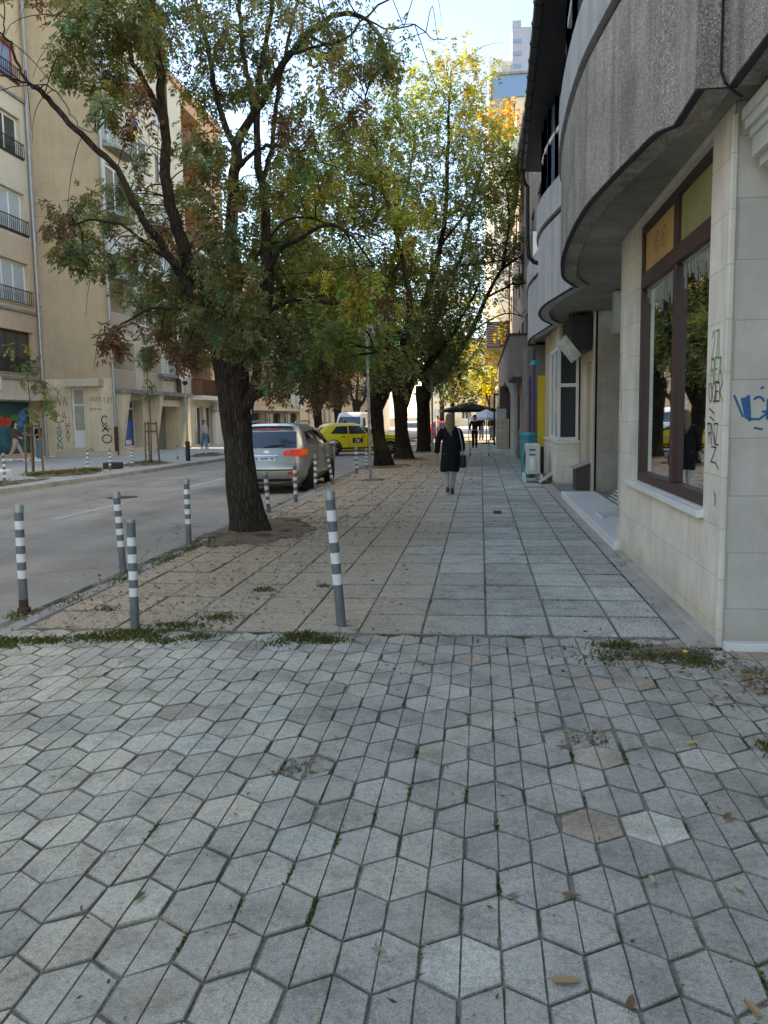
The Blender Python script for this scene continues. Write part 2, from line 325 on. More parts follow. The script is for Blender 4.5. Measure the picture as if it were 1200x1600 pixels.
K['navy']=simple('dark_coat',(.011,.012,.016),.85,.2,var=.3,scale=6,bump=.25); K['ltgrey']=simple('light_grey_leggings',(.42,.42,.43),.85,.2,var=.12); K['jeans']=simple('blue_jeans',(.13,.22,.33),.85,.2,var=.25,scale=8); K['tancloth']=simple('tan_trousers',(.50,.34,.26),.85,.2,var=.12)
K['browncloth']=simple('brown_jacket',(.12,.085,.06),.85,.2,var=.2); K['blackcloth']=simple('black_cloth',(.014,.014,.016),.85,.2); K['pinkcloth']=simple('pale_pink_top',(.6,.45,.42),.85,.2); K['whitecloth']=simple('white_cloth',(.75,.75,.74),.8,.2,var=.05)
K['stickers']=simple('stickered_steel',(.42,.40,.37),.7,.3,.1,var=.5,scale=11,bump=.1,stain=.8,stc=(.18,.16,.16))
K['amberpanel']=simple('amber_sign_panel',(.62,.40,.15),.5,.4,var=.12,scale=2); K['olivepanel']=simple('olive_sign_panel',(.36,.37,.17),.5,.4,var=.18,scale=2)
K['lightcream']=simple('sunny_cream_render',(.74,.66,.50),.9,.15,var=.06); K['towergrey']=simple('tower_cladding',(.36,.37,.42),.5,.4,var=.12,scale=.4); K['towercream']=simple('tower_panel',(.66,.64,.58),.6,.3,var=.06,scale=.4)
K['parasolb']=simple('black_parasol_cloth',(.008,.01,.014),.85,.2); K['parasolw']=simple('white_parasol_cloth',(.78,.80,.84),.85,.2,var=.04)
K['anth']=simple('anthracite_metal',(.10,.08,.08),.4,.4); K['foil']=simple('silver_foil',(.62,.62,.60),.28,.5,.85,var=.25,scale=9,bump=.5,bscale=12)
K['steel']=simple('brushed_steel',(.55,.57,.58),.3,.5,.8,var=.1)
K['mural1']=simple('teal_window_print',(.02,.16,.18),.4,.4,var=.6,scale=1.6)
# ------------------------------------------------------------------ world, sun, camera
SUN_AZ=R(284); SUN_EL=R(28)      # azimuth clockwise from +Y
sd=Vector((math.sin(SUN_AZ)*math.cos(SUN_EL),math.cos(SUN_AZ)*math.cos(SUN_EL),math.sin(SUN_EL)))
w=bpy.data.worlds.new('World'); scene.world=w; w.use_nodes=True; wt=w.node_tree
sky=wt.nodes.new('ShaderNodeTexSky'); sky.sky_type='NISHITA'; sky.sun_disc=False; sky.sun_elevation=SUN_EL; sky.sun_rotation=SUN_AZ; sky.altitude=550; sky.air_density=1.0; sky.dust_density=.7; sky.ozone_density=3.0
bg=wt.nodes['Background']; wt.links.new(sky.outputs[0],bg.inputs[0]); bg.inputs[1].default_value=.15
sl=bpy.data.lights.new('sun','SUN'); sl.energy=3.0; sl.angle=R(.5); sl.color=(1,.90,.74)
so=bpy.data.objects.new('sun',sl); col.objects.link(so); so.rotation_euler=(-sd).to_track_quat('-Z','Y').to_euler(); so.location=(-60,60,60)
cd=bpy.data.cameras.new('camera'); cam=bpy.data.objects.new('camera',cd); col.objects.link(cam); scene.camera=cam
cd.sensor_fit='VERTICAL'; cd.sensor_height=32; cd.lens=32*1300/1600; cd.clip_end=3000; cd.clip_start=.05
cam.matrix_world=Matrix(((.99331721,.00159735,.11540523,0),(.11447123,.11406057,-.98685689,0),(-.01473954,.99347251,.11311547,1.66),(0,0,0,1)))
scene.view_settings.view_transform='Standard'; scene.view_settings.look='None'; scene.view_settings.gamma=1; scene.view_settings.exposure=2.1
scene.view_settings.use_white_balance=True; scene.view_settings.white_balance_temperature=8300; scene.view_settings.white_balance_tint=10; scene.view_settings.use_curve_mapping=False
scene.cycles.max_bounces=8; scene.cycles.diffuse_bounces=4; scene.cycles.glossy_bounces=4; scene.cycles.transparent_max_bounces=12; scene.cycles.use_denoising=True; scene.cycles.caustics_reflective=False; scene.cycles.caustics_refractive=False
# ================================================================== GROUND
def struct(o): o['kind']='structure'; return o
gm=MB(); gm.quad((-900,-300,-.20),(900,-300,-.20),(900,1800,-.20),(-900,1800,-.20)); struct(gm.build('ground',K['earth'],fix=False))
LK=[(-13.4,-12),(-12.4,12),(-11.97,19.5),(-11.42,26),(-11.07,35.6),(-10.9,46),(-10.8,140)]     # far kerb line
rd=MB(); rd.poly([(x-.05,y,-.12) for x,y in LK]+[(-3.72,140,-.12),(-3.72,-12,-.12)][0:2]); struct(rd.build('road',K['asphalt'],fix=False))
# joint soil under the pavers
js=MB(); js.quad((-4.0,-6,-.0095),(4.5,-6,-.0095),(4.5,6.24,-.0095),(-4.0,6.24,-.0095)); js.quad((-4.0,6.24,-.0125),(4.5,6.24,-.0125),(4.5,60,-.0125),(-4.0,60,-.0125)); struct(js.build('pavement_bed',K['soil'],fix=False))
def paver_poly(mb,pts,inset,h,depth=.02,tint=(1,1,1),edge=.0035,ins=None,eds=None,dirt=.6):
    cx=sum(p[0] for p in pts)/len(pts); cy=sum(p[1] for p in pts)/len(pts)
    def shrink(k):
        out=[]; n=len(pts)
        for i in range(n):
            p0,p1,p2=Vector(pts[i-1]),Vector(pts[i]),Vector(pts[(i+1)%n])
            d1=(p1-p0).normalized(); d2=(p2-p1).normalized(); n1=Vector((-d1.y,d1.x)); n2=Vector((-d2.y,d2.x))
            k1,k2=k[i-1],k[i]; a_=p1+n1*k1; c_=p1+n2*k2; cr=d1.x*d2.y-d1.y*d2.x
            if abs(cr)<1e-4: out.append(a_)
            else:
                w_=c_-a_; t_=(w_.x*d2.y-w_.y*d2.x)/cr; out.append(a_+d1*t_)
        return out
    n=len(pts); ins=ins or [inset]*n; eds=eds or [edge]*n; a=shrink(ins); b=shrink([i_+e_ for i_,e_ in zip(ins,eds)])
    for i_ in range(n):      # chipped corners
        if random.random()<.06:
            d_=random.uniform(.006,.016); c_=Vector((cx,cy))
            for ring in (a,b): ring[i_]=ring[i_]+(c_-ring[i_]).normalized()*d_
    A2=[];B2=[]              # worn, slightly uneven edges
    for i_ in range(n):
        a0,a1,b0,b1=a[i_],a[(i_+1)%n],b[i_],b[(i_+1)%n]; nv=(b0-a0); A2.append(a0); B2.append(b0)
        for t_ in (.33,.67):
            j_=Vector((random.gauss(0,.0009),random.gauss(0,.0009))); A2.append(a0.lerp(a1,t_)+j_); B2.append(b0.lerp(b1,t_)+j_+Vector((random.gauss(0,.0006),random.gauss(0,.0006))))
    a,b=A2,B2; n=len(a)
    tx,ty=random.gauss(0,.004),random.gauss(0,.004)
    def z(p): return h+(p.x-cx)*tx+(p.y-cy)*ty
    vs=[(p.x,p.y,z(p)-depth-.02) for p in a]+[(p.x,p.y,z(p)-edge*.75) for p in a]+[(p.x,p.y,z(p)) for p in b]
    mb.col=tuple(v*dirt for v in tint); q=len(mb.v)
    mb.add(vs,[(i,(i+1)%n,n+(i+1)%n,n+i) for i in range(n)]+[(n+i,n+(i+1)%n,2*n+(i+1)%n,2*n+i) for i in range(n)])
    mb.f.append(tuple(q+i for i in range(2*n,3*n))); mb.m.append(mb.cur); mb.c.append(tint)
def lerp(a,b,t): return tuple(x+(y-x)*t for x,y in zip(a,b))
BROKEN=((.56,4.23),(-.89,3.73)); hx=MB(); PW,PH,SIDE=.2535,.31,.152; pitch=(PH+SIDE)/2; HX0,HY0=-.19,2.605
for r in range(-22,17):
    cy=HY0+r*pitch
    if cy>6.2: continue
    for c in range(-17,19):
        cx=HX0+(c+(.5 if r%2 else 0))*PW
        if cx<-4.0 or cx>3.0 or (cy>5.85 and cx>1.5): continue
        if cy-PH/2>5.9 and False: continue
        gx=cx+random.gauss(0,.002); gy=cy+random.gauss(0,.002); h=random.gauss(-.002,.0016)
        warm=min(1,max(0,(-cx+.1-.12*(cy-2.5))/1.8+random.gauss(0,.16)))
        base=lerp((.475,.435,.355),(.70,.59,.425),warm)
        q=random.random()
        if q<.03: base=lerp(base,(.74,.70,.56),.7)
        elif q<.05: base=lerp(base,(.50,.38,.28),.7)
        elif q<.11: base=lerp(base,(.36,.34,.29),.5)
        kk=random.uniform(.88,1.1); base=tuple(v*kk for v in base)
        # broken or missing pavers filled with rubble
        broken=any((cx-bx)**2+(cy-by)**2<.028 for bx,by in BROKEN)
        top,bot=(gx,gy+PH/2),(gx,gy-PH/2); ur,lr=(gx+PW/2,gy+SIDE/2),(gx+PW/2,gy-SIDE/2); ul,ll=(gx-PW/2,gy+SIDE/2),(gx-PW/2,gy-SIDE/2)
        def clip(p): return (p[0],min(p[1],6.235))
        for half in ([bot,lr,ur,top],[top,ul,ll,bot]):
            kk=random.uniform(.96,1.04); t=tuple(v*kk for v in base)
            if broken: paver_poly(hx,[clip(p) for p in half],.010,-.0062-random.random()*.003,tint=tuple(v*.92 for v in t)); continue
            # groove side has a narrower joint: move it outward by using a smaller inset on the middle line
            hh=[clip(p) for p in half]
            if max(p[1] for p in hh)-min(p[1] for p in hh)<.05: continue
            jw=.0044+random.uniform(-.001,.0014); paver_poly(hx,hh,.0048,h,tint=t,ins=[jw,jw,jw,.0014],eds=[.0042,.0042,.0042,.0022])
struct(hx.build('hex_paver_pavement',K['paver'],fix=False))
sb=MB(); CW=.497
for k in range(-9,4):
    xa=-.455+CW*(k); xb=xa+CW
    if xb>1.46: xb=1.46
    if xa<-3.84+.02 : xa=-3.70
    if xb<=xa+.05: continue
    y=6.25
    while y<60:
        L=.625
        tx=lerp((.53,.51,.43),(.62,.52,.39),min(1,max(0,(-xa+.2)/2.2+random.gauss(0,.1))))
        kk=random.uniform(.84,1.13); t=tuple(v*kk for v in tx)
        if random.random()<.05: t=tuple(v*.86 for v in t)
        rough=1+2.2*max(0,min(1,(-xa-.9)/2))
        jx=.004*rough**.6+random.random()*.003; jy=.009*rough**.4+random.random()*.006; paver_poly(sb,[(xa,y),(xb,y),(xb,y+L),(xa,y+L)],0,max(-.008,random.gauss(-.001,.0016*rough)),tint=t,ins=[jy,jx,jy,jx],eds=[.011,.008,.011,.008],dirt=.66)
        y+=L
struct(sb.build('slab_pavement',K['slab'],fix=False))
# manhole-like patches in the slabs
ds=MB(); ds.box(.22,.36,14.2,14.62,-.01,.006); o=ds.build('drain_cover',K['rust'],bevel=.004); tag(o,'small square rusty drain cover set in the grey slabs','drain cover')
kb=MB()
y=-8
while y<60:
    L=1.0; kb.box(-3.87+random.gauss(0,.006),-3.72,y+.006,y+L-.006,-.2,.0+random.gauss(0,.004)); y+=L
struct(kb.build('kerb',K['kerb'],bevel=.015))
fk=MB()
for (xa,ya),(xb,yb) in zip(LK[:-1],LK[1:]):
    n=max(1,int((yb-ya)/1.0)); n=min(n,60)
    for i in range(n):
        a=(xa+(xb-xa)*i/n,ya+(yb-ya)*i/n+.01); b=(xa+(xb-xa)*(i+1)/n,ya+(yb-ya)*(i+1)/n-.01); fk.bar((a[0]-.08,a[1],-.1),(b[0]-.08,b[1],-.1),.17,.2+random.gauss(0,.01))
struct(fk.build('far_kerb',K['kerb']))
fp=MB(); fp.poly([(x-.16,y,-.004) for x,y in LK]+[(-60,140,-.004),(-60,-12,-.004)]); struct(fp.build('far_pavement',K['farpave'],fix=False))
ls=MB()
for ya,yb in ((8.0,10.4),(14.4,17.2),(21.5,24.5),(28.5,31.5)):
    ls.quad((-7.86,ya,-.115),(-7.75,ya,-.115),(-7.70,yb,-.115),(-7.81,yb,-.115))
struct(ls.build('lane_marking',K['paintline'],fix=False))
rp=MB(); rp.poly([(-3.7,60,-.004),(8,60,-.004),(12,140,-.004),(-3.7,140,-.004)]); struct(rp.build('distant_pavement',K['farpave'],fix=False))
# concrete apron strip along the right-hand wall, and the raised concrete at the corner
st=MB(); st.poly([(1.465,5.98,.002),(1.72,5.98,.002),(2.3,26,.002),(1.465,26,.002)]); 
st.box(1.60,1.69,6.0,10.18,-.02,.035); struct(st.build('concrete_apron',K['kerb'],bevel=.01))
dk=MB(); dk.box(1.80,4.4,4.1,5.42,-.05,.05); o=dk.build('concrete_ledge',K['concrete'],bevel=.02); struct(o)
mh=MB(); mh.lathe([(.001,.008),(.30,.008),(.31,.004),(.36,.004),(.365,-.02)],(-8.35,18.6,-.12),28); o=mh.build('manhole_cover',K['rust']); tag(o,'round rusty manhole cover in the middle of the road','manhole cover')
# soil of the tree pits (flat earth, slightly proud of the slabs)
def blob(name,cx,cy,rx,ry,z,mat,n=26,h=.03):
    m=MB(); ring=[]; 
    for k in range(n):
        a=2*math.pi*k/n; f=random.uniform(.78,1.12); ring.append((cx+rx*f*math.cos(a),cy+ry*f*math.sin(a)))
    vs=[(x,y,z) for x,y in ring]+[(cx+(x-cx)*.6,cy+(y-cy)*.6,z+h*random.uniform(.5,1)) for x,y in ring]+[(cx,cy,z+h)]
    m.add(vs,[(i,(i+1)%n,n+(i+1)%n,n+i) for i in range(n)]+[(n+i,n+(i+1)%n,2*n) for i in range(n)])
    return struct(m.build(name,mat,smooth=True))
rb_=MB(); gg=random.Random(8)
for (cx,cy,rx,ry,n) in ((.56,4.23,.12,.1,46),(-.89,3.73,.12,.1,46),(1.3,5.75,.5,.38,420),(1.0,5.9,.35,.2,120),(1.72,5.5,.12,.3,40),(1.55,5.95,.12,.1,40),(-.62,5.35,.2,.16,26),(1.7,4.9,.35,.3,40),(-3.3,7,.5,.5,40)):
    for _ in range(n):
        x=cx+gg.gauss(0,.55)*rx; y=cy+gg.gauss(0,.55)*ry; r_=gg.uniform(.004,.017); kk=gg.uniform(.6,1.25); rb_.col=tuple(v*kk for v in ((.36,.34,.30) if gg.random()<.7 else (.22,.16,.11)))
        vs=[(x+r_*math.cos(a)*gg.uniform(.7,1.2),y+r_*math.sin(a)*gg.uniform(.7,1.2),-.012) for a in (0,1.26,2.5,3.77,5.0)]; tp=[(x+(p[0]-x)*.6,y+(p[1]-y)*.6,-.012+r_*gg.uniform(.8,1.5)) for p in vs]
        rb_.add(vs+tp,[(i,(i+1)%5,5+(i+1)%5,5+i) for i in range(5)]+[(5,6,7,8,9)])
o=rb_.build('rubble',K['paver'],fix=False); tag(o,'loose chips of broken paving around the weedy corner and missing pavers','rubble',None,'stuff')
for cx,cy,rx,ry in ((-3.25,12.1,.85,1.6),(-3.2,28.4,.9,1.5),(-3.0,33,.9,1.4),(-2.7,39.5,.9,1.4),(-2.85,22,.35,.5)): blob('tree_pit_soil',cx,cy,rx,ry,-.003,K['earth'])
blob('broken_corner_soil',1.78,5.45,.16,.5,-.02,K['soil'],h=.01); blob('broken_corner_soil',1.28,5.78,.46,.34,-.010,K['earth'],h=.016)
blob('verge_soil',-13.3,25.5,.9,1.6,.01,K['earth'],h=.08); blob('verge_soil',-12.9,31,.8,1.6,.01,K['earth'],h=.06); blob('verge_soil',-12.7,38,.8,1.8,.01,K['earth'],h=.06)
blob('verge_soil',-13.0,20.5,.55,3.2,.01,K['earth'],h=.04)

# ================================================================== helper: facade plane
class Plane:
    def __init__(s,o,u,n): s.o=Vector(o); s.u=Vector(u); s.n=Vector(n)
    def p(s,u,z,d=0): return tuple(s.o+s.u*u+Vector((0,0,z))+s.n*d)
    def block(s,mb,u0,u1,z0,z1,d0,d1):
        vs=[s.p(u,z,d) for d in (d0,d1) for u,z in ((u0,z0),(u1,z0),(u1,z1),(u0,z1))]
        return mb.add(vs,[(3,2,1,0),(4,5,6,7),(0,1,5,4),(1,2,6,5),(2,3,7,6),(3,0,4,7)])
    def wall(s,mb,u0,u1,z0,z1,holes=(),depth=.25):
        us=sorted({u0,u1,*[h[0] for h in holes],*[h[1] for h in holes]}); zs=sorted({z0,z1,*[h[2] for h in holes],*[h[3] for h in holes]})
        us=[u for u in us if u0<=u<=u1]; zs=[z for z in zs if z0<=z<=z1]
        for a,b in zip(us[:-1],us[1:]):
            for c,d in zip(zs[:-1],zs[1:]):
                um,zm=(a+b)/2,(c+d)/2
                if any(h[0]<um<h[1] and h[2]<zm<h[3] for h in holes): continue
                mb.quad(s.p(a,c),s.p(b,c),s.p(b,d),s.p(a,d))
        for a,b,c,d in holes:
            for (p,q) in (((a,c),(b,c)),((b,c),(b,d)),((b,d),(a,d)),((a,d),(a,c))):
                mb.quad(s.p(*p),s.p(*q),s.p(*q,-depth),s.p(*p,-depth))
        return mb
def window(P,parent,u0,u1,z0,z1,frame,glass,cols=2,rows=1,bar=.07,rec=.14,sill=None,name='window',split=None):
    f=MB(); d0,d1=-rec-.05,-rec
    P.block(f,u0,u0+bar,z0,z1,d0,d1); P.block(f,u1-bar,u1,z0,z1,d0,d1); P.block(f,u0+bar,u1-bar,z0,z0+bar,d0,d1); P.block(f,u0+bar,u1-bar,z1-bar,z1,d0,d1)
    W=u1-u0-2*bar
    cuts=split or [i/cols for i in range(1,cols)]
    for c in cuts: x=u0+bar+W*c; P.block(f,x-bar/2,x+bar/2,z0+bar,z1-bar,d0,d1-.002)
    for r in range(1,rows): z=z0+(z1-z0)*r/rows; P.block(f,u0+bar,u1-bar,z-bar/2,z+bar/2,d0,d1-.004)
    o=f.build(name,frame,parent)
    g=MB(); g.quad(P.p(u0+bar*.5,z0+bar*.5,-rec-.025),P.p(u1-bar*.5,z0+bar*.5,-rec-.025),P.p(u1-bar*.5,z1-bar*.5,-rec-.025),P.p(u0+bar*.5,z1-bar*.5,-rec-.025)); g.build('pane',glass,o,fix=False)
    if sill:
        s=MB(); P.block(s,u0-.08,u1+.08,z0-.07,z0-.003,-rec,.07); s.build('sill',sill,o)
    return o
def railing(P,parent,u0,u1,z0,z1,d,mat,step=.12,sides=True,dback=0,t=.02):
    r=MB(); P.block(r,u0,u1,z1-.04,z1,d-.02,d+.02); P.block(r,u0,u1,z0,z0+.03,d-.015,d+.015)
    n=max(2,int((u1-u0)/step))
    for i in range(n+1):
        u=u0+(u1-u0-t)*i/n; P.block(r,u,u+t,z0+.03,z1-.04,d-t/2,d+t/2)
    if sides and d-dback>.1:
        for u in (u0,u1-.03):
            P.block(r,u,u+.03,z1-.04,z1,dback,d-.02); m=max(1,int((d-dback)/step))
            for i in range(m): P.block(r,u,u+t,z0,z1-.04,dback+(d-dback)*i/m,dback+(d-dback)*i/m+t)
    return r.build('railing',mat,parent)
def strokes(P,parent,lines,mat,w=.02,d=.003,name='graffiti'):
    """flat paint strokes on a wall; each line is a list of (u,z)"""
    m=MB()
    for L in lines:
        for (a,b) in zip(L[:-1],L[1:]):
            A,B=Vector(a),Vector(b); t=(B-A)
            if t.length<1e-6: continue
            t.normalize(); n=Vector((-t.y,t.x))*w/2; A=A-t*w*.4; B=B+t*w*.4; d+=.00004
            m.quad(P.p(*(A+n),d),P.p(*(A-n),d),P.p(*(B-n),d),P.p(*(B+n),d))
    return m.build(name,mat,parent,fix=False)
def arc(cx,cz,rx,rz,a0,a1,n=10): return [(cx+rx*math.cos(R(a0+(a1-a0)*i/n)),cz+rz*math.sin(R(a0+(a1-a0)*i/n))) for i in range(n+1)]
FONT5={'A':[[(0,0),(.5,1),(1,0)],[(.2,.4),(.8,.4)]],'B':[[(0,0),(0,1),(.7,1),(.9,.78),(.7,.55),(0,.55)],[(.7,.55),(1,.28),(.75,0),(0,0)]],'C':[[(1,.85),(.7,1),(.3,1),(0,.7),(0,.3),(.3,0),(.7,0),(1,.15)]],
'E':[[(1,1),(0,1),(0,0),(1,0)],[(0,.52),(.8,.52)]],'G':[[(1,.85),(.7,1),(.3,1),(0,.7),(0,.3),(.3,0),(.7,0),(1,.25),(1,.5),(.55,.5)]],'I':[[(.5,0),(.5,1)]],'K':[[(0,0),(0,1)],[(1,1),(0,.45),(1,0)]],'L':[[(0,1),(0,0),(1,0)]],
'N':[[(0,0),(0,1),(1,0),(1,1)]],'O':[[(.3,0),(0,.3),(0,.7),(.3,1),(.7,1),(1,.7),(1,.3),(.7,0),(.3,0)]],'P':[[(0,0),(0,1),(.8,1),(1,.78),(.8,.52),(0,.52)]],'R':[[(0,0),(0,1),(.8,1),(1,.78),(.8,.52),(0,.52)],[(.5,.52),(1,0)]],'T':[[(0,1),(1,1)],[(.5,1),(.5,0)]],'X':[[(0,0),(1,1)],[(0,1),(1,0)]],
'Z':[[(0,1),(1,1),(0,0),(1,0)]],'Q':[[(.3,0),(0,.3),(0,.7),(.3,1),(.7,1),(1,.7),(1,.3),(.7,0),(.3,0)],[(.6,.3),(1,-.1)]],'4':[[(.75,0),(.75,1),(0,.35),(1,.35)]],'6':[[(.9,.95),(.4,1),(0,.5),(0,.2),(.3,0),(.7,0),(1,.25),(.7,.5),(.05,.35)]],'9':[[(.1,.05),(.6,0),(1,.5),(1,.8),(.7,1),(.3,1),(0,.75),(.3,.5),(.95,.65)]],
'П':[[(0,0),(0,1),(1,1),(1,0)]],'7':[[(0,1),(1,1),(.4,0)]],'M':[[(0,0),(0,1),(.5,.4),(1,1),(1,0)]],'S':[[(1,.85),(.7,1),(.3,1),(0,.78),(.3,.55),(.7,.48),(1,.25),(.7,0),(.3,0),(0,.15)]],'2':[[(0,.8),(.3,1),(.7,1),(1,.75),(0,0),(1,0)]],'V':[[(0,1),(.5,0),(1,1)]],'H':[[(0,0),(0,1)],[(1,0),(1,1)],[(0,.5),(1,.5)]],'Y':[[(0,1),(.5,.5),(1,1)],[(.5,.5),(.5,0)]],'U':[[(0,1),(0,.25),(.3,0),(.7,0),(1,.25),(1,1)]],'1':[[(.2,.8),(.55,1),(.55,0)]],' ':[]}
def text(s,u,z,w,h,gap=.25,skew=0):
    out=[]
    for i,ch in enumerate(s):
        for L in FONT5[ch]: out.append([(u+i*w*(1+gap)+a*w+skew*b*h,z+b*h) for a,b in L])
    return out
# ================================================================== RIGHT BUILDING with curved balconies
rb=empty('curved_balcony_building',(1.7,6,0),0,'grey building with wavy concrete balconies over a stone shopfront','building')
rb.location=(0,0,0)
ZS=3.66
bays=[ [(1.50,-3),(1.50,1),(1.51,3),(1.52,5.62),(1.33,5.62),(1.34,6.28),(1.24,6.45),(1.17,6.95),(1.08,7.7),(1.0,8.6),(.985,9.8),(1.03,11.15),(1.12,12.2),(1.22,12.9),(1.48,13.75)],
       [(1.42,13.77),(1.29,14.65),(1.17,15.5),(1.12,16.2),(1.13,17.05),(1.21,17.8),(1.32,18.4),(1.54,19.15)],
       [(1.55,19.17),(1.40,20.9),(1.31,22.0),(1.28,23.0),(1.33,24.2),(1.40,25.2),(1.64,26.9)] ]
def smoothpts(pts,n=3,keep=0):
    out=list(pts[:keep]); P=pts[keep:]
    for i in range(len(P)-1):
        p0=P[max(i-1,0)];p1=P[i];p2=P[i+1];p3=P[min(i+2,len(P)-1)]
        for j in range(n):
            t=j/n; out.append(tuple(.5*((2*p1[k])+(-p0[k]+p2[k])*t+(2*p0[k]-5*p1[k]+4*p2[k]-p3[k])*t*t+(-p0[k]+3*p1[k]-3*p2[k]+p3[k])*t**3) for k in (0,1)))
    out.append(P[-1]); return out
C=[smoothpts(b,4,5 if i==0 else 0) for i,b in enumerate(bays)]
def panel(curve,z0,z1,off,thick,lip=0):
    m=MB(); n=len(curve)
    def offp(k,o):
        a=Vector(curve[max(k-1,0)]); b=Vector(curve[min(k+1,n-1)]); d=(b-a).normalized(); nn=Vector((-d.y,d.x)); return (curve[k][0]+nn.x*o,curve[k][1]+nn.y*o*.3)
    out=[offp(k,off) for k in range(n)]; inn=[(p[0]+thick,p[1]) for p in out]
    vs=[(*p,z0) for p in out]+[(*p,z1) for p in out]+[(*p,z1) for p in inn]+[(*p,z0) for p in inn]
    fs=[]
    for i in range(n-1):
        for a,b in ((0,1),(1,2),(2,3),(3,0)): fs.append((a*n+i,a*n+i+1,b*n+i+1,b*n+i))
    fs+=[(0,n,2*n,3*n),(n-1,2*n-1,3*n-1,4*n-1)]
    m.add(vs,fs); return m
for i,c in enumerate(C):
    panel(c,ZS,4.96+.02*i,0,.22).build('balcony_parapet',K['agg'] if i==0 else K['plaster'],rb,smooth=35)
    panel(c,4.965+.02*i,5.03+.02*i,-.03,.2).build('shadow_joint',K['eave'],rb,smooth=35)
    panel(c,5.035+.02*i,5.55+.02*i,.035,.2).build('window_band',K['plaster'],rb,smooth=35)
    # soffit under each bay
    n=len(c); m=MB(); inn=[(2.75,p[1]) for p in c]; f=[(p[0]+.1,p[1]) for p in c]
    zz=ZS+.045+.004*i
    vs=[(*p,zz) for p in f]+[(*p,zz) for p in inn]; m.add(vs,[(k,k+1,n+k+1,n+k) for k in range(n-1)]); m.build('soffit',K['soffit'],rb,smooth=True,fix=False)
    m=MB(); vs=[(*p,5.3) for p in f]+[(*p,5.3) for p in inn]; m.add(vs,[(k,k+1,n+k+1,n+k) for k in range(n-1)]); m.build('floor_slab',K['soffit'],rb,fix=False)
su=MB(); Pu=Plane((6.0,0,0),(0,1,0),(-1,0,0)); hs_=[(y_,y_+1.6,z_,z_+1.5) for y_ in range(-14,24,4) for z_ in (8.6,11.6,14.6,17.6)]  # unseen upper block added to bounce sunlight into the shaded street
Pu.wall(su,-16,26.8,7.4,20.5,hs_,.15); su.quad((6,-16,7.4),(15,-16,7.4),(15,-16,20.5),(6,-16,20.5)); su.quad((6,26.8,7.4),(15,26.8,7.4),(15,26.8,20.5),(6,26.8,20.5)); su.quad((6,-16,20.5),(15,-16,20.5),(15,26.8,20.5),(6,26.8,20.5)); up_=su.build('added_bounce_storeys',K['white'],rb,fix=False)
for h_ in hs_: window(Pu,rb,*h_,K['winwhite'],K['dglass'],cols=2,rec=.08)  # windows of the added bounce block
# thin drip edge under the parapets
for i,c in enumerate(C): panel(c,ZS-.012,ZS-.002,-.006,.05).build('drip_edge',K['eave'],rb,smooth=35)
# drip pipe end at the corner of the parapet
m=MB(); m.tube([(1.475,5.60,4.9),(1.475,5.60,3.75),(1.50,5.6,3.68),(1.56,5.62,3.63),(1.62,5.66,3.61)],.009,6); m.build('cable',K['black'],rb)
# upper windows behind the band: glazing following the curves, dark eave, gutter, downpipe
for i,c in enumerate(C[:2]):
    cc=[(p[0]+.10,p[1]) for p in c if p[1]>1][::3]
    if i==0: cc=[(1.5,-2),(1.48,2),(1.45,5.5)]+[p for p in cc if p[1]>6.5]
    gz=MB(); fr=MB()
    for a,b in zip(cc[:-1],cc[1:]):
        gz.quad((*a,5.55),(*b,5.55),(*b,7.2),(*a,7.2))
        for p in (a,b): fr.bar((p[0]-.02,p[1],5.5),(p[0]-.02,p[1],7.2),.07)
        for z in (5.6,6.45): fr.bar((a[0]-.02,a[1],z),(b[0]-.02,b[1],z),.06,.08)
    w_=fr.build('window',K['winwhite'],rb); gz.build('pane',K['bglass'],w_,fix=False)
ev=MB(); ev.add([(.52,-4,7.04),(.985,19.5,7.04),(1.75,19.5,7.0),(1.75,-4,7.0),(.52,-4,7.16),(.985,19.5,7.16),(1.75,19.5,7.3),(1.75,-4,7.3)],[(0,1,2,3),(4,7,6,5),(0,4,5,1),(1,5,6,2),(2,6,7,3),(3,7,4,0)])
rf=ev.build('roof',K['eave'],rb)
bt=MB()
y=-3.5
while y<19.4:
    xo=.52+(y+4)*(.465/23.5); y+=.42
gt=MB(); 
gt.tube([(.47,-4,7.10),(.94,19.55,7.10)],.075,10); 
y=-3
while y<19.5:
    xo=.47+(y+4)*(.47/23.5); gt.lathe([(.085,-.02),(.09,0),(.085,.02)],(xo,y,7.10),10,'y'); y+=.62
gt.build('gutter',K['black'],rb,smooth=40)
dp=MB(); dp.tube([(.95,19.45,7.04),(.96,19.45,6.9),(1.0,19.47,6.78),(1.06,19.5,6.72),(1.06,19.5,6.4),(1.07,19.5,5.35),(1.09,19.5,5.2),(1.2,19.5,5.08),(1.42,19.5,5.02)],.05,8); dp.build('downpipe',K['black'],rb,smooth=40)
ub=MB(); ub.quad((1.78,19.5,5.3),(1.78,-4,5.3),(1.78,-4,7.25),(1.78,19.5,7.25)); ub.add([(1.62,26.9,3.66),(9,26.9,3.66),(9,26.9,7.3),(1.62,26.9,7.3)],[(0,1,2,3)]); ub.quad((1.7,19.52,5.4),(9,19.52,5.4),(9,19.52,7.3),(1.7,19.52,7.3)); ub.quad((1.5,-4,3.66),(9,-4,3.66),(9,-4,7.3),(1.5,-4,7.3)); ub.quad((1.75,-4,7.29),(1.75,19.5,7.29),(9,19.5,7.6),(9,-4,7.6)); ub.quad((1.7,19.5,5.35),(1.7,26.9,5.35),(9,26.9,5.4),(9,19.5,5.4))
ub.build('upper_wall',K['plaster'],rb)
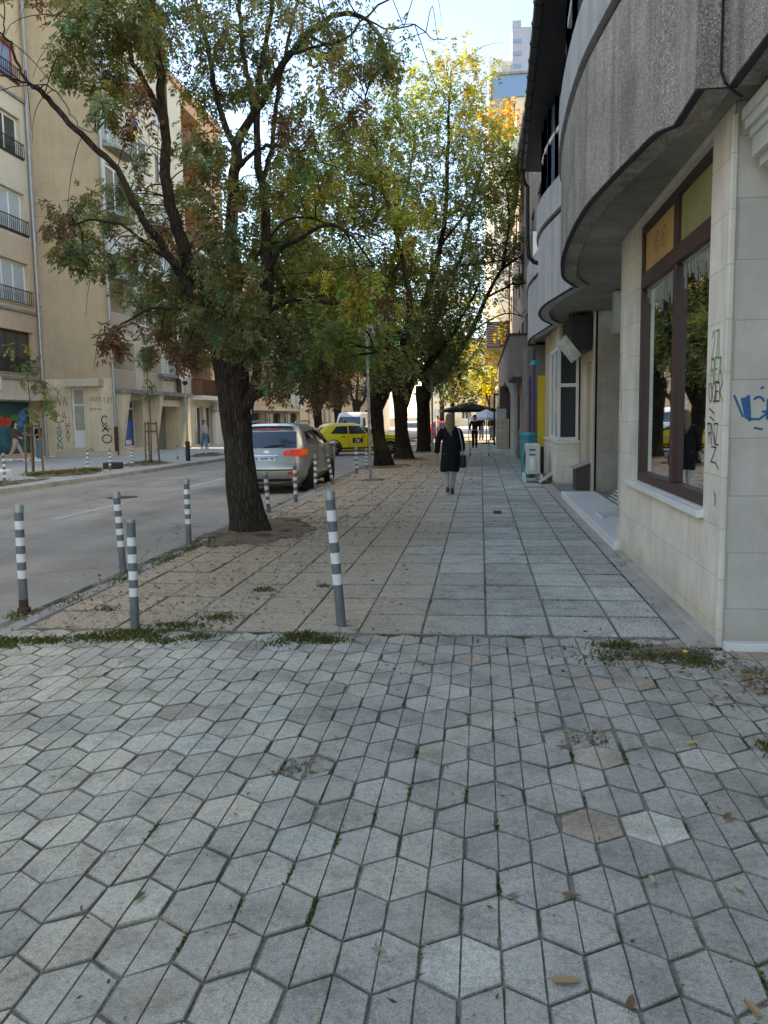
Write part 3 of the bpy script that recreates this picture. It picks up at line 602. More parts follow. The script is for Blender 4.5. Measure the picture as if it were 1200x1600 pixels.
# --- ground floor: shopfront pier and wall (plane X=1.68 facing the pavement)
PS=Plane((1.68,0,0),(0,1,0),(-1,0,0))
wl=MB(); PS.wall(wl,6.0,10.28,0,3.70,[(6.53,9.50,.93,3.64)],.13); wl.build('wall',K['stone'],rb)
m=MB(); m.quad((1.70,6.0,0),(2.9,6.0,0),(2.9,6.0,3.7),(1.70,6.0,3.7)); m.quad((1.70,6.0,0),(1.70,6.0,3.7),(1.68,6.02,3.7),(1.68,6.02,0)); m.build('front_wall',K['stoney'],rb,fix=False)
m=MB(); m.box(1.66,1.70,5.98,6.03,.0,3.62); m.build('corner_bead',K['stone'],rb,bevel=.008)
m=MB(); PS.block(m,6.50,9.72,.865,.925,-.12,.055); m.build('window_ledge',K['marble'],rb,bevel=.006)
m=MB(); m.box(1.70,2.9,5.90,5.997,-.05,.055); m.build('plinth',K['marble'],rb,bevel=.006)
# shop window
f=MB(); a,b=-.13,-.05; U0,U1=6.53,9.50
PS.block(f,U0,U0+.07,.93,3.64,a,b); PS.block(f,U1-.07,U1,.93,3.64,a,b)
PS.block(f,U0+.07,U1-.07,.93,1.03,a,b+.01); PS.block(f,U0+.07,U1-.07,3.56,3.64,a,b); PS.block(f,U0+.07,U1-.07,2.98,3.13,a,b+.012)
for u in (7.84,): PS.block(f,u,u+.055,1.03,2.98,a,b+.004); PS.block(f,u+.075,u+.13,1.03,2.98,a,b-.004); PS.block(f,u,u+.13,3.13,3.56,a,b+.004)
sw=f.build('shop_window',K['maroon'],rb,bevel=.006)
for u0,u1 in ((6.6,7.84),(7.97,9.43)):
    g=MB(); g.quad(PS.p(u0-.02,1.0,-.1),PS.p(u1+.02,1.0,-.1),PS.p(u1+.02,3.0,-.1),PS.p(u0-.02,3.0,-.1)); g.build('pane',K['glass'],sw,fix=False)
for (u0,u1),mt in (((6.6,7.84),'olivepanel'),((7.97,9.43),'amberpanel')):
    g=MB(); PS.block(g,u0,u1,3.13,3.56,-.11,-.085); pn=g.build('sign_panel',K[mt],sw)
sk=[]
for k,(cx,cz) in enumerate(((8.55,3.36),(8.85,3.36))):
    sk= [arc(cx,cz,.09,.11,-20,250),arc(cx+.05,cz-.02,.05,.06,0,330)]
    strokes(PS,sw,sk,K['wood'],.012,-.083,'scroll_emblem')
# fringe of string lights and a curtain hem inside the top of the glass
for ua,ub,nn in ((6.62,7.80,24),(7.99,9.40,26)):
    fr=MB(); PS.block(fr,ua,ub,2.965,2.978,-.098,-.093)
    for i in range(nn):
        u=ua+.01+i*((ub-ua-.03)/nn)+random.uniform(-.008,.008); L=random.uniform(.05,.30); PS.block(fr,u,u+.006,2.965-L,2.965,-.097,-.093)
    fr.build('string_fringe',K['globegrey'],sw)
# shop interior
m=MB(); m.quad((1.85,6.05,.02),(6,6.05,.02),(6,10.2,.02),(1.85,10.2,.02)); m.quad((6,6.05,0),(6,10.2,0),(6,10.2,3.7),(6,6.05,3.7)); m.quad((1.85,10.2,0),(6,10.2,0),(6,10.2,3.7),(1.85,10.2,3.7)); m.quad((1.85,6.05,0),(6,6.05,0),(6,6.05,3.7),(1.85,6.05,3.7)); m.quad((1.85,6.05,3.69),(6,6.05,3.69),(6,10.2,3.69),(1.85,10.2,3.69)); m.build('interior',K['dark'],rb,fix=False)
ch=empty('shop_chair',(2.25,7.1,.02),.6,'dark round-backed chair standing inside the shop window','chair')
m=MB(); m.lathe([(.2,.44),(.22,.46),(.22,.49),(.19,.5)],(0,0,0),16); m.build('seat',K['black'],ch,smooth=40)
m=MB(); m.tube([(.19*math.cos(t),.05+.19*math.sin(t),.5+.42*math.sin(t)) for t in [i*math.pi/10 for i in range(11)]],.013,6); m.build('backrest',K['galv'],ch,smooth=40)
for sx,sy in ((1,1),(-1,1),(1,-1),(-1,-1)):
    m=MB(); m.tube([(sx*.13,sy*.13,.45),(sx*.18,sy*.18,0)],.012,6); m.build('leg',K['galv'],ch)
# graffiti on the corner pier
strokes(PS,rb,[[(u,z) for u,z in L] for L in text('27L',6.40,2.04,-.07,.2,.3)+text('REA',6.40,1.88,-.075,.17,.3)],K['green'],.012)
for L_ in (text('OQEK',6.44,1.74,-.075,.13,.25,.1)+[[(6.42,1.69),(6.28,1.65)],[(6.40,1.63),(6.28,1.60)]],text('RNZ',6.42,1.43,-.075,.15,.25,.2)+text('Z',6.34,1.30,-.13,.11)+[[(6.22,1.30),(6.14,1.26)]],[[(6.25,1.10),(6.19,1.04),(6.21,1.0)],[(6.2,1.08),(6.2,.99)]]): strokes(PS,rb,L_,K['tagblack'],.011)
PF=Plane((0,6.0,0),(1,0,0),(0,-1,0))
strokes(PF,rb,[[(1.730,1.770),(1.790,1.630)],[(1.780,1.750),(1.810,1.620)],[(1.795,1.750),(1.825,1.610)],[(1.810,1.760),(1.835,1.600)],[(1.825,1.770),(1.840,1.610),(1.900,1.610),(1.950,1.650)],arc(1.890,1.720,.035,.04,20,140),[(1.950,1.740),(1.950,1.610)],[(1.920,1.660),(2.030,1.660)],[(1.950,1.650),(2.020,1.720)],[(1.970,1.650),(2.050,1.600)],[(1.870,1.550),(1.920,1.540)],[(1.905,1.820),(1.915,1.825)]],K['tagblue'],.016)
# moulded cornice box at the far right coming towards the camera
cb=MB(); prof=[(x-.07,z) for x,z in [(1.82,3.30),(1.82,3.42),(1.80,3.42),(1.80,3.47),(1.77,3.47),(1.77,3.53),(1.75,3.53),(1.75,3.60),(2.6,3.60),(2.6,3.24),(1.87,3.24),(1.87,3.30)]]
cb.extr([(x+.0,0,z) for x,z in prof],(0,5.86,0),(0,-3,0)); cb.build('shutter_cornice',K['acwhite'],rb)
m=MB(); m.box(2.9,3.1,-4,5.995,0,3.7); m.build('side_wall',K['stoney'],rb)
# --- entrance recess
m=MB(); m.box(1.69,3.6,10.29,10.55,0,3.7); m.build('entrance_pier',K['stone'],rb)
Pp=Plane((1.686,0,0),(0,1,0),(-1,0,0))
strokes(Pp,rb,[[(10.33+random.random()*.18,z),(10.33+random.random()*.18,z+.08),(10.33+random.random()*.18,z+.14)] for z in [.3+.075*i for i in range(28)]],K['tagteal'],.014,.004)
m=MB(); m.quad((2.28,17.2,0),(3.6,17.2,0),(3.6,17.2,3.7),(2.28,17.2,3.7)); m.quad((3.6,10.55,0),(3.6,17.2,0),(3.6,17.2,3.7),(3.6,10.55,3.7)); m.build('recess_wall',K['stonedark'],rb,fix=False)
m=MB(); m.box(2.2,3.6,14.4,14.65,3.0,3.68); m.build('lintel',K['plaster'],rb)
m=MB(); m.box(1.62,2.3,10.32,17.1,-.05,.115); m.build('entrance_step',K['marble'],rb,bevel=.01)
m=MB(); m.box(2.31,3.59,10.56,17.19,-.05,.06); m.build('recess_floor',K['concrete'],rb)
# --- wall, door and bay window further on
P2=Plane((2.24,0,0),(0,1,0),(-1,0,0))
m=MB(); P2.wall(m,17.2,19.3,0,3.7,[(17.5,18.2,.12,2.75)],.15); m.quad((2.24,17.2,0),(2.32,17.2,0),(2.32,17.2,3.7),(2.24,17.2,3.7)); m.build('side_entrance_wall',K['cream'],rb,fix=False)
window(P2,rb,17.5,18.2,.12,2.75,K['winwhite'],K['dglass'],cols=1,rows=2,rec=.1,name='door')
m=MB(); m.box(1.72,2.23,19.3,23.1,0,1.02); m.build('bay_base',K['stone'],rb)
m=MB(); m.box(1.69,2.235,19.25,23.1,1.02,1.075); m.build('bay_sill',K['marble'],rb)
bw=MB(); Pb=Plane((0,19.32,0),(1,0,0),(0,-1,0)); 
for u0,u1,z0,z1 in ((1.74,1.80,1.08,3.2),(2.14,2.20,1.08,3.2),(1.80,2.14,1.08,1.15),(1.80,2.14,2.28,2.36),(1.80,2.14,3.12,3.2)): Pb.block(bw,u0,u1,z0,z1,-.06,0)
bwin=bw.build('bay_window',K['winwhite'],rb)
g=MB(); g.quad(Pb.p(1.77,1.1,-.03),Pb.p(2.17,1.1,-.03),Pb.p(2.17,3.18,-.03),Pb.p(1.77,3.18,-.03)); g.build('pane',K['dglass'],bwin,fix=False)
Pb2=Plane((1.74,0,0),(0,1,0),(-1,0,0)); window(Pb2,rb,19.4,21.6,1.08,3.2,K['winwhite'],K['lglass'],cols=2,rows=1,rec=.0,name='window')
m=MB(); m.box(1.74,2.3,21.6,23.1,1.08,3.7); m.box(1.76,2.3,19.31,21.6,3.2,3.7); m.build('bay_head',K['cream'],rb)
m=MB(); m.quad((2.24,19.3,.0),(2.24,19.3,3.7),(2.24,27,3.7),(2.24,27,.0)); m.build('rear_wall',K['cream'],rb,fix=False)
m=MB(); m.box(1.7,3.6,17.21,23.1,-.05,.10); m.build('bay_plinth',K['concrete'],rb,bevel=.01)
# yellow panel, purple pipes, turquoise lamp hood
m=MB(); m.box(1.55,2.2,23.12,23.2,.8,2.72); m.build('yellow_panel',K['yellow'],rb)
m=MB(); m.box(1.56,2.2,23.13,23.25,0,.79); m.build('dark_base_panel',K['dark'],rb)
m=MB(); m.tube([(1.44,23.3,0),(1.44,23.3,3.4)],.05,8); m.tube([(1.34,23.4,0),(1.34,23.4,2.7)],.04,8); m.build('pipe',K['purple'],rb,smooth=40)
m=MB(); m.box(1.30,2.2,24.2,26.8,0,3.62); m.build('rear_shop_wall',K['concrete'],rb)
m=MB(); m.lathe([(.03,.12),(.08,.1),(.14,0),(.13,-.02)],(1.42,22.6,2.98),12); lt=m.build('lamp_hood',K['turq'],rb,smooth=40)
m=MB(); m.tube([(1.42,22.6,3.1),(1.42,22.6,3.66)],.012,6); m.build('stem',K['black'],lt)
# ================================================================== LEFT SIDE
# --- A: rendered block with the shop, street face X=-21
A=empty('rendered_apartment_block',(0,0,0),0,'tan and cream rendered flats with a painted shop window at street level, far left','building')
PA=Plane((-21,0,0),(0,1,0),(1,0,0))
rows=[(3.95,5.85),(7.1,9.0),(10.3,12.15),(13.75,15.5),(17.05,18.65)]
win=[]
for y0 in (34.85,29.2,23.5,17.8): win+=[(y0,y0+3.0,z0,z1) for z0,z1 in rows]
def band(z0,z1,mat):
    m=MB(); PA.wall(m,-16 if z1<17 else 18,38.45,z0,z1,[h for h in win if z0<=h[2] and h[3]<=z1 and (z1<17 or h[0]>18)],.3); m.build('wall',mat,A,fix=False)  # near stretch out of view, extended to keep sun off the foreground
band(2.95,3.75,K['cream']); band(3.75,6.8,K['tan']); band(6.8,10.05,K['tan']); band(10.05,16.35,K['cream']); band(16.35,22,K['tan'])
for z in (3.62,6.7,16.3):
    m=MB(); PA.block(m,-16,38.42,z,z+.12,.004,.10); m.build('ledge',K['concrete'],A)
m=MB(); m.box(-34,-20.2,18,38.4,22,22.5); m.quad((-21,18,16.3),(-34,18,16.3),(-34,18,22),(-21,18,22)); m.build('roof',K['concrete'],A)
m=MB(); m.box(-34,-20.7,-16,17.98,16.36,19.2); m.build('roof',K['concrete'],A)  # unseen near roof, raised to block sun from the right-hand balconies
for i,(u0,u1,z0,z1) in enumerate(win):
    lv=i%5
    if u0<18 and lv==4: continue
    fr=[K['brownwood'],K['winwhite'],K['winwhite'],K['winwhite'],K['red']][lv]; gl=[K['dglass'],K['lglass'],K['lglass'],K['dglass'],K['bglass']][lv]
    o=window(PA,A,u0,u1,z0,z1,fr,gl,cols=3,rec=.22,bar=.10,sill=K['rust'] if lv in (2,3,4) else K['cream'])
    r=railing(PA,A,u0-.05,u1+.05,z0-.02,z0+.62,.10,K['black'],.16,sides=True,dback=-.02)
m=MB(); PA.wall(m,-16,38.45,0,2.95,[(34.2,37.6,.25,2.62),(30.2,33.8,.25,2.62),(24,29,.25,2.62)],.35); m.build('shop_wall',K['cream'],A,fix=False)
m=MB(); PA.block(m,-16,38.4,2.66,2.92,.003,.75); m.build('shop_fascia',K['cream'],A)
sh=window(PA,A,34.2,37.6,.25,2.62,K['black'],K['mural1'],cols=1,rec=.3,name='shop_window')
# colour print on the shop glass: round shapes standing for balloons/clothes, no characters
for j,(u,z,r,mt) in enumerate(((35.2,1.75,.33,'lampred'),(35.75,1.7,.3,'lampred'),(36.35,1.8,.36,'green'),(37.0,2.0,.33,'ltblue'),(36.8,1.6,.2,'ltblue'),(36.0,1.2,.3,'mural1'))):
    m=MB(); m.poly([PA.p(u+r*random.uniform(.8,1.1)*math.cos(a),z+r*.8*random.uniform(.8,1.1)*math.sin(a),-.318+.002*j) for a in [k*math.pi/9 for k in range(18)]]); m.build('window_print',K[mt],sh,fix=False)
s2=window(PA,A,30.2,33.8,.25,2.62,K['black'],K['dglass'],cols=2,rec=.3,name='shop_window')
for j,(u,z,w_,h,mt) in enumerate(((33.3,1.55,.5,1.1,'blue'),(33.35,.65,.55,.8,'lampred'),(32.4,1.3,.5,1.4,'purple'))):
    m=MB(); m.quad(PA.p(u-w_/2,z-h/2,-.316),PA.p(u+w_/2,z-h/2,-.316),PA.p(u+w_/2,z+h/2,-.316),PA.p(u-w_/2,z+h/2,-.316)); m.build('window_print',K[mt],s2,fix=False)
m=MB(); m.tube([(-20.86,38.25,0),(-20.86,38.25,16.2),(-20.80,38.3,16.5),(-20.8,38.3,22)],.075,8)
for z in range(1,21,2): m.lathe([(.09,0),(.09,.08)],(-20.86 if z<16.3 else -20.8,38.25 if z<16.3 else 38.3,z),8)
m.build('downpipe',K['galv'],A,smooth=40)
# --- B: the block that stands forward: big blank end wall (Y=38.5) and street face X=-17.5
B=empty('balcony_apartment_block',(0,0,0),0,'tall beige flats with a blank end wall, curved balconies and a blue and yellow flag','building')
PE=Plane((0,38.5,0),(1,0,0),(0,-1,0))
m=MB(); PE.wall(m,-21.5,-17.5,3.72,11.3,[],.2); PE.wall(m,-21.5,-17.5,11.34,20.6,[],.2); m.build('end_wall',K['beige'],B,fix=False)
m=MB(); PE.block(m,-21.5,-17.5,11.3,11.34,-.1,-.01); PE.block(m,-21.5,-17.46,20.6,20.75,-.2,.05); m.build('joint_strip',K['concrete'],B)
m=MB(); PE.wall(m,-21.5,-17.5,20.75,23.6,[],.2); m.build('upper_end_wall',K['tan'],B,fix=False)
m=MB(); PE.wall(m,-21.5,-17.5,.0,3.72,[(-19.62,-18.98,.42,3.28)],.25); ew=m.build('base_wall',K['yellowwall'],B,fix=False)
d=window(PE,B,-19.62,-18.98,.42,3.28,K['winwhite'],K['stonedark'],cols=1,rec=.12,bar=.08,name='door')
m=MB(); PE.block(m,-19.56,-19.04,.5,1.25,-.14,-.105); m.build('door_panel',K['winwhite'],d); m=MB(); PE.block(m,-19.6,-19.0,2.42,2.5,-.15,-.1); m.build('door_rail',K['winwhite'],d)
m=MB(); PE.block(m,-19.75,-17.95,3.33,3.68,.003,.55); m.build('entrance_canopy',K['cream'],B)
m=MB(); PE.block(m,-20.2,-17.3,-.02,.22,.003,.7); PE.block(m,-19.9,-18.6,.22,.40,.003,.35); m.build('entrance_step',K['cream'],B)
m=MB()
for z in (4.6,7.2,10.4): PE.block(m,-20.95,-20.78,z,z+.06,.0,.2)
m.build('wall_bracket',K['cream'],B)
strokes(PE,B,arc(-17.98,1.78,.14,.18,30,300)and[arc(-17.98,1.72,.15,.2,40,310),[(-18.1,1.48),(-17.8,1.15)],[(-18.12,1.18),(-17.84,1.46)],[(-18.06,1.28),(-17.74,1.30)],arc(-17.9,.82,.24,.2,0,360)],K['black'],.05,.006)
strokes(PE,B,[[(u,z) for u,z in L] for L in text('VAXM',-18.7,2.62,.12,.22)+text('SONA',-18.72,2.2,.13,.1)+text('NM',-17.95,2.5,.16,.32)],K['tagrust'],.018,.006)
# graffiti on the left part of the base wall
strokes(PE,B,[[(-20.35,3.15),(-20.15,2.95)],[(-20.2,3.2),(-20.3,2.95)]]+text('WA'.replace('W','V'),-20.3,2.45,.2,.42)+[[(-20.12,2.1),(-20.02,1.88)],[(-20.02,2.14),(-19.92,1.86),(-20.1,1.9)],arc(-20.1,1.72,.05,.04,0,300)],K['black'],.03,.006)
strokes(PE,B,text('T',-20.45,1.45,.3,.2)+text('S',-20.42,1.18,.22,.24)+text('X',-20.42,.9,.22,.24)+text('X',-20.42,.62,.22,.24)+text('N',-20.42,.36,.22,.22),K['tagteal'],.05,.006)
strokes(PE,B,text('H',-19.95,1.35,.16,.28)+text('A',-19.95,1.0,.16,.3)+text('Y',-19.93,.7,.12,.26),K['tagred'],.04,.006)
PB=Plane((-17.5,0,0),(0,1,0),(1,0,0))
holes=[]
lv=[3.25,6.1,9.0,11.9,14.75,17.6]
bal=[(38.75,41.3,z+.02,z+2.35) for z in (3.2,5.9)]      # loggias
wn=[]
for z in (8.75,11.75,17.65): wn.append((38.9,41.2,z-.15,z+2.0))
wn.append((38.9,40.3,14.75,16.9))
for z in (6.2,9.0,11.9,14.3,17.3): wn.append((42.0,44.3,z+.35,z+1.95))
for z in (3.6,6.2,9.0,11.9,14.3,17.3): wn.append((45.2,47.0,z+.35,z+1.95))
bal.append((42.2,44.8,3.25,5.5))
m=MB(); PB.wall(m,38.5,47.6,3.05,23.6,bal+wn,.12); m.build('wall',K['cream'],B,fix=False)
for h in bal:
    m=MB(); d_=-1.3
    m.quad(PB.p(h[0],h[2],d_),PB.p(h[1],h[2],d_),PB.p(h[1],h[3],d_),PB.p(h[0],h[3],d_))
    for (p,q) in (((h[0],h[2]),(h[1],h[2])),((h[1],h[2]),(h[1],h[3])),((h[1],h[3]),(h[0],h[3])),((h[0],h[3]),(h[0],h[2]))): m.quad(PB.p(*p,-.12),PB.p(*q,-.12),PB.p(*q,d_),PB.p(*p,d_))
    lg=m.build('loggia',K['cream'],B,fix=False)
    Pl=Plane((-17.5-1.28,0,0),(0,1,0),(1,0,0)); window(Pl,B,h[0]+.3,h[0]+1.3,h[2]+.05,h[3]-.2,K['brownwood'],K['dglass'],cols=1,rec=0,name='door')
    railing(PB,B,h[0],h[1],h[2],h[2]+.95,.0,K['cream'],.14,sides=False,t=.05)
for i,h in enumerate(wn):
    window(PB,B,*h,K['winwhite'],K['lglass'] if i%3!=1 else K['dglass'],cols=2,rec=.10,bar=.10,sill=K['concrete'])
# projecting rounded balconies on the upper floors
for j,z in enumerate((8.55,11.5,14.55,17.45)):
    m=MB(); pts=[(38.6,0)]+[(39.95+1.3*math.cos(a),.62*math.sin(a)+.12) for a in [math.pi-math.pi*k/12 for k in range(13)]]+[(41.3,0)]
    vs=[PB.p(u,z-.14,d) for u,d in pts]+[PB.p(u,z,d) for u,d in pts]; n=len(pts)
    m.add(vs,[tuple(range(n-1,-1,-1)),tuple(range(n,2*n))]+[(i,(i+1)%n,n+(i+1)%n,n+i) for i in range(n)]); bo=m.build('balcony',K['concrete'],B)
    m=MB(); q=[(u,d-.03) for u,d in pts[1:-1]]
    for zz in (z+.12,z+.85,z+.93): m.tube([PB.p(u,zz,d) for u,d in q],.02,5)
    for (u0,d0),(u1,d1) in zip(q[:-1],q[1:]):
        for t in (0,.5): m.bar(PB.p(u0+(u1-u0)*t,z,d0+(d1-d0)*t),PB.p(u0+(u1-u0)*t,z+.9,d0+(d1-d0)*t),.018)
    m.build('railing',K['black'] if j!=2 else K['galv'],bo)
# downpipes
m=MB(); m.tube([(-17.38,38.36,.15),(-17.36,38.36,2.0),(-17.42,38.36,8),(-17.42,38.36,20.5)],.07,8)
for z in range(2,20,2): m.lathe([(.085,0),(.085,.07)],(-17.42 if z>5 else -17.39,38.36,z),8)
m.build('downpipe',K['galv'],B,smooth=40)
m=MB(); m.tube([(-17.36,38.34,.05),(-17.36,38.34,1.4)],.10,8); m.build('pipe_guard',K['rust'],B,smooth=40)
m=MB(); m.tube([(-17.36,46.9,3.0),(-17.36,46.9,22)],.08,8); m.tube([(-17.36,47.2,3.0),(-17.36,47.2,6.2)],.1,8); m.build('downpipe',K['brownwood'],B,smooth=40)
# ground floor shops with slanted piers
m=MB(); PB.wall(m,38.5,47.6,.0,3.05,[(39.55,42.0,.3,2.72),(43.3,47.1,.0,2.75)],.9); m.build('shop_wall',K['yellowwall'],B,fix=False)
m=MB(); PB.block(m,38.6,47.9,3.0,3.2,.003,.7); m.build('balcony_slab',K['concrete'],B)
m=MB(); PB.block(m,44.2,47.6,4.05,4.2,.003,.35); m.build('window_ledge',K['concrete'],B)
for u in (38.75,43.0,47.2):
    m=MB(); vs=[PB.p(u,0,.0),PB.p(u+.42,0,.0),PB.p(u+.42,0,.10),PB.p(u,0,.10),PB.p(u,3.0,.0),PB.p(u+.42,3.0,.0),PB.p(u+.42,3.0,.62),PB.p(u,3.0,.62)]
    m.add(vs,[(3,2,1,0),(4,5,6,7),(0,1,5,4),(1,2,6,5),(2,3,7,6),(3,0,4,7)]); m.build('slanted_pier',K['yellowwall'],B)
so_=window(PB,B,39.55,42.0,.3,2.72,K['winwhite'],K['dglass'],cols=2,rec=.5,bar=.1,name='shop_window',split=[.45])
for (u0,u1,z0,z1,mt) in ((40.8,41.8,.7,1.7,'blue'),(40.9,41.6,.45,.75,'whitecloth'),(39.7,40.4,.9,1.5,'blue'),(39.66,40.5,.36,.8,'winwhite'),(40.75,41.85,2.25,2.35,'winwhite')):
    m=MB(); PB.block(m,u0,u1,z0,z1,-.53,-.51); m.build('window_print',K[mt],so_)
m=MB(); PB.block(m,43.4,47.1,0,2.75,-.85,-.8); m.build('garage_door',K['concrete'],B)
m=MB(); PB.block(m,43.5,47.1,2.45,2.8,-.1,.15); m.build('shutter_box',K['acwhite'],B)
m=MB(); m.box(-34,-17.2,38.48,47.6,23.6,24.0); m.build('roof',K['concrete'],B)
# flag over the balcony rail
fl=MB()
def ff(u,v): return PB.p(40.15+.95*u+.06*math.sin(5*v),16.42-1.05*v-.12*math.sin(math.pi*u)*(1-v),.78+.05*math.sin(9*u+3*v))
def blueh(u,v): return ff(u,v*.5)
def yelh(u,v): return ff(u,.5+v*.5)
fo=empty('draped_flag',(0,0,0),0,'blue and yellow flag hung over a rounded balcony rail','flag')
m=MB(); m.grid(blueh,14,8); m.build('blue_half',K['ltblue'],fo,smooth=True,fix=False); m=MB(); m.grid(yelh,14,8); m.build('yellow_half',K['yelcloth'],fo,smooth=True,fix=False)
# --- C: orange block
Cc=empty('orange_apartment_block',(0,0,0),0,'orange and peach flats with a recessed balcony beyond the beige end wall','building')
PC=Plane((-17.5,0,0),(0,1,0),(1,0,0))
hol=[]; wins=[]
for k,z in enumerate((3.1,6.0,8.9,11.8,14.7,17.6)):
    hol.append((49.6,53.3,z+.05,z+2.55)); wins.append((53.9,54.9,z+.5,z+2.2)); wins.append((55.6,56.5,z+.5,z+2.2))
m=MB(); PC.wall(m,47.6,49.6,0.0,20.8,[(47.9,49.2,.1,2.7)],.3); m.build('wall',K['cream'],Cc,fix=False)
m=MB(); PC.wall(m,49.6,57.2,2.9,20.8,hol+wins,.12); m.build('wall',K['orange'],Cc,fix=False)
m=MB(); PC.wall(m,49.6,57.2,0,2.9,[(50.0,51.6,.05,2.5),(52.0,53.4,.05,2.5),(54.0,56.4,.05,2.5)],.25); m.build('shop_wall',K['cream'],Cc,fix=False)
for u0,u1 in ((50.0,51.6),(52.0,53.4),(54.0,56.4)): window(PC,Cc,u0,u1,.05,2.5,K['winwhite'],K['acwhite'] if u0>53 else K['dglass'],cols=2,rec=.2,name='shop_door')
for h in hol:
    m=MB(); d_=-1.2; m.quad(PC.p(h[0],h[2],d_),PC.p(h[1],h[2],d_),PC.p(h[1],h[3],d_),PC.p(h[0],h[3],d_))
    for (p,q) in (((h[0],h[2]),(h[1],h[2])),((h[1],h[2]),(h[1],h[3])),((h[1],h[3]),(h[0],h[3])),((h[0],h[3]),(h[0],h[2]))): m.quad(PC.p(*p,-.12),PC.p(*q,-.12),PC.p(*q,d_),PC.p(*p,d_))
    m.build('loggia',K['orange'],Cc,fix=False)
    m=MB(); PC.block(m,h[0]-.05,h[1]+.05,h[2]-.25,h[2]+.0,.003,.75); bb_=m.build('balcony',K['acwhite'],Cc)
    railing(PC,bb_,h[0],h[1],h[2],h[2]+1.0,.7,K['brownwood'],.09,sides=True,t=.03)
for h in wins: window(PC,Cc,*h,K['winwhite'],K['lglass'],cols=1,rec=.1,bar=.1,sill=K['winwhite'])
m=MB(); m.box(-32,-17.3,47.62,57.2,20.8,21.2); m.quad((-17.5,57.2,0),(-32,57.2,0),(-32,57.2,20.8),(-17.5,57.2,20.8)); m.build('roof',K['orange'],Cc)
# --- D: low shops with roof letters
D=empty('low_shop_row',(0,0,0),0,'low brownish shop building with white roof letters behind the silver car','building')
PD=Plane((-17.0,0,0),(0,1,0),(1,0,0))
m=MB(); PD.wall(m,57.6,78,0,2.3,[(58.2,63.4,.1,2.15),(65,70,.1,2.15),(71.5,76.5,.1,2.15)],.3); m.build('shop_wall',K['concrete'],D,fix=False)
for u0,u1 in ((58.2,63.4),(65,70),(71.5,76.5)): window(PD,D,u0,u1,.1,2.15,K['black'],K['dglass'],cols=4,rec=.25,name='shop_window')
m=MB(); PD.block(m,57.5,78,2.3,2.62,-.2,.9); m.build('canopy',K['cream'],D)
m=MB(); PD.wall(m,57.6,78,2.62,5.9,[(60,62,3.3,5.0),(64,66,3.3,5.0),(68.5,70.5,3.3,5.0),(73,75,3.3,5.0)],.15); m.build('wall',K['tan'],D,fix=False)
for u0,u1 in ((60,62),(64,66),(68.5,70.5),(73,75)): window(PD,D,u0,u1,3.3,5.0,K['winwhite'],K['dglass'],cols=2,rec=.1)
m=MB(); m.box(-30,-16.8,57.5,78,5.9,6.3); m.quad((-17,57.6,0),(-30,57.6,0),(-30,57.6,5.9),(-17,57.6,5.9)); m.build('roof',K['concrete'],D)
PL=Plane((-15.95,0,0),(0,1,0),(1,0,0)); m=MB()
for ch,u in (('П',70.4),('O',72.6)):
    for L in FONT5[ch]:
        for a,b in zip(L[:-1],L[1:]): m.bar(PL.p(u+a[0]*1.5,2.66+a[1]*1.5,0),PL.p(u+b[0]*1.5,2.66+b[1]*1.5,0),.32,.22)
m.build('roof_letters',K['white'],D)
# --- E/F: farther buildings
def slab_block(name,label,x0,x1,y0,y1,h,mat,face='S',storeys=4,cols_=6,z0=0,frame='winwhite',glass='dglass',balc=True):
    o=empty(name,(0,0,0),0,label,'building')
    if face=='S': P=Plane((0,y0,0),(1,0,0),(0,-1,0)); u0,u1=x0,x1
    elif face=='E': P=Plane((x1,0,0),(0,1,0),(1,0,0)); u0,u1=y0,y1
    else: P=Plane((x0,0,0),(0,-1,0),(-1,0,0)); u0,u1=-y1,-y0
    hs=[]; sh=(h-z0)/storeys; cw=(u1-u0)/cols_
    for s in range(storeys):
        for c in range(cols_): hs.append((u0+cw*(c+.25),u0+cw*(c+.75),z0+sh*s+sh*.3,z0+sh*s+sh*.82))
    m=MB(); P.wall(m,u0,u1,z0,h,hs,.15); m.build('wall',mat,o,fix=False)
    m=MB(); e=.02
    m.quad((x0,y0+e,z0),(x0,y1,z0),(x0,y1,h),(x0,y0+e,h)) if face!='W' else None; m.quad((x1,y0+e,z0),(x1,y1,z0),(x1,y1,h),(x1,y0+e,h)) if face!='E' else None
    if face!='S': m.quad((x0,y0,z0),(x1-(.02 if face=='E' else 0),y0,z0),(x1-(.02 if face=='E' else 0),y0,h),(x0,y0,h))
    m.quad((x0,y1,z0),(x1,y1,z0),(x1,y1,h),(x0,y1,h)); 
    m.build('rear_wall',mat,o,fix=False)
    m=MB(); m.box(x0-.3,x1+.3,y0-.3,y1+.3,h,h+.35); m.build('roof',K['concrete'],o)
    if z0>0: m=MB(); m.box(x0,x1,y0,y1,z0-.3,z0-.004); m.build('underside',K['concrete'],o)
    for i,hh in enumerate(hs):
        window(P,o,*hh,K[frame],K[glass] if i%3 else K['lglass'],cols=2,rec=.1,bar=.1)
        if balc and i%cols_ in (1,4) :
            m=MB(); P.block(m,hh[0]-.3,hh[1]+.3,hh[2]-.5,hh[2]+.25,.003,.9); m.build('balcony',mat,o)
    return o
slab_block('pale_apartment_block','pale pink and white flats closing the view behind the yellow taxi',-25,-12.2,101,113,13,simple('pale_pink_render',(.68,.56,.47),.9,.15,var=.08),'S',4,5)
slab_block('tall_far_block','cream flats across the crossing, far left behind the trees',-42,-17,86,98,17,K['peach'],'E',5,4)
slab_block('street_end_block','sandy block at the far end of the street between the tree trunks',-9,6,150,165,15,K['lightcream'],'S',4,6)
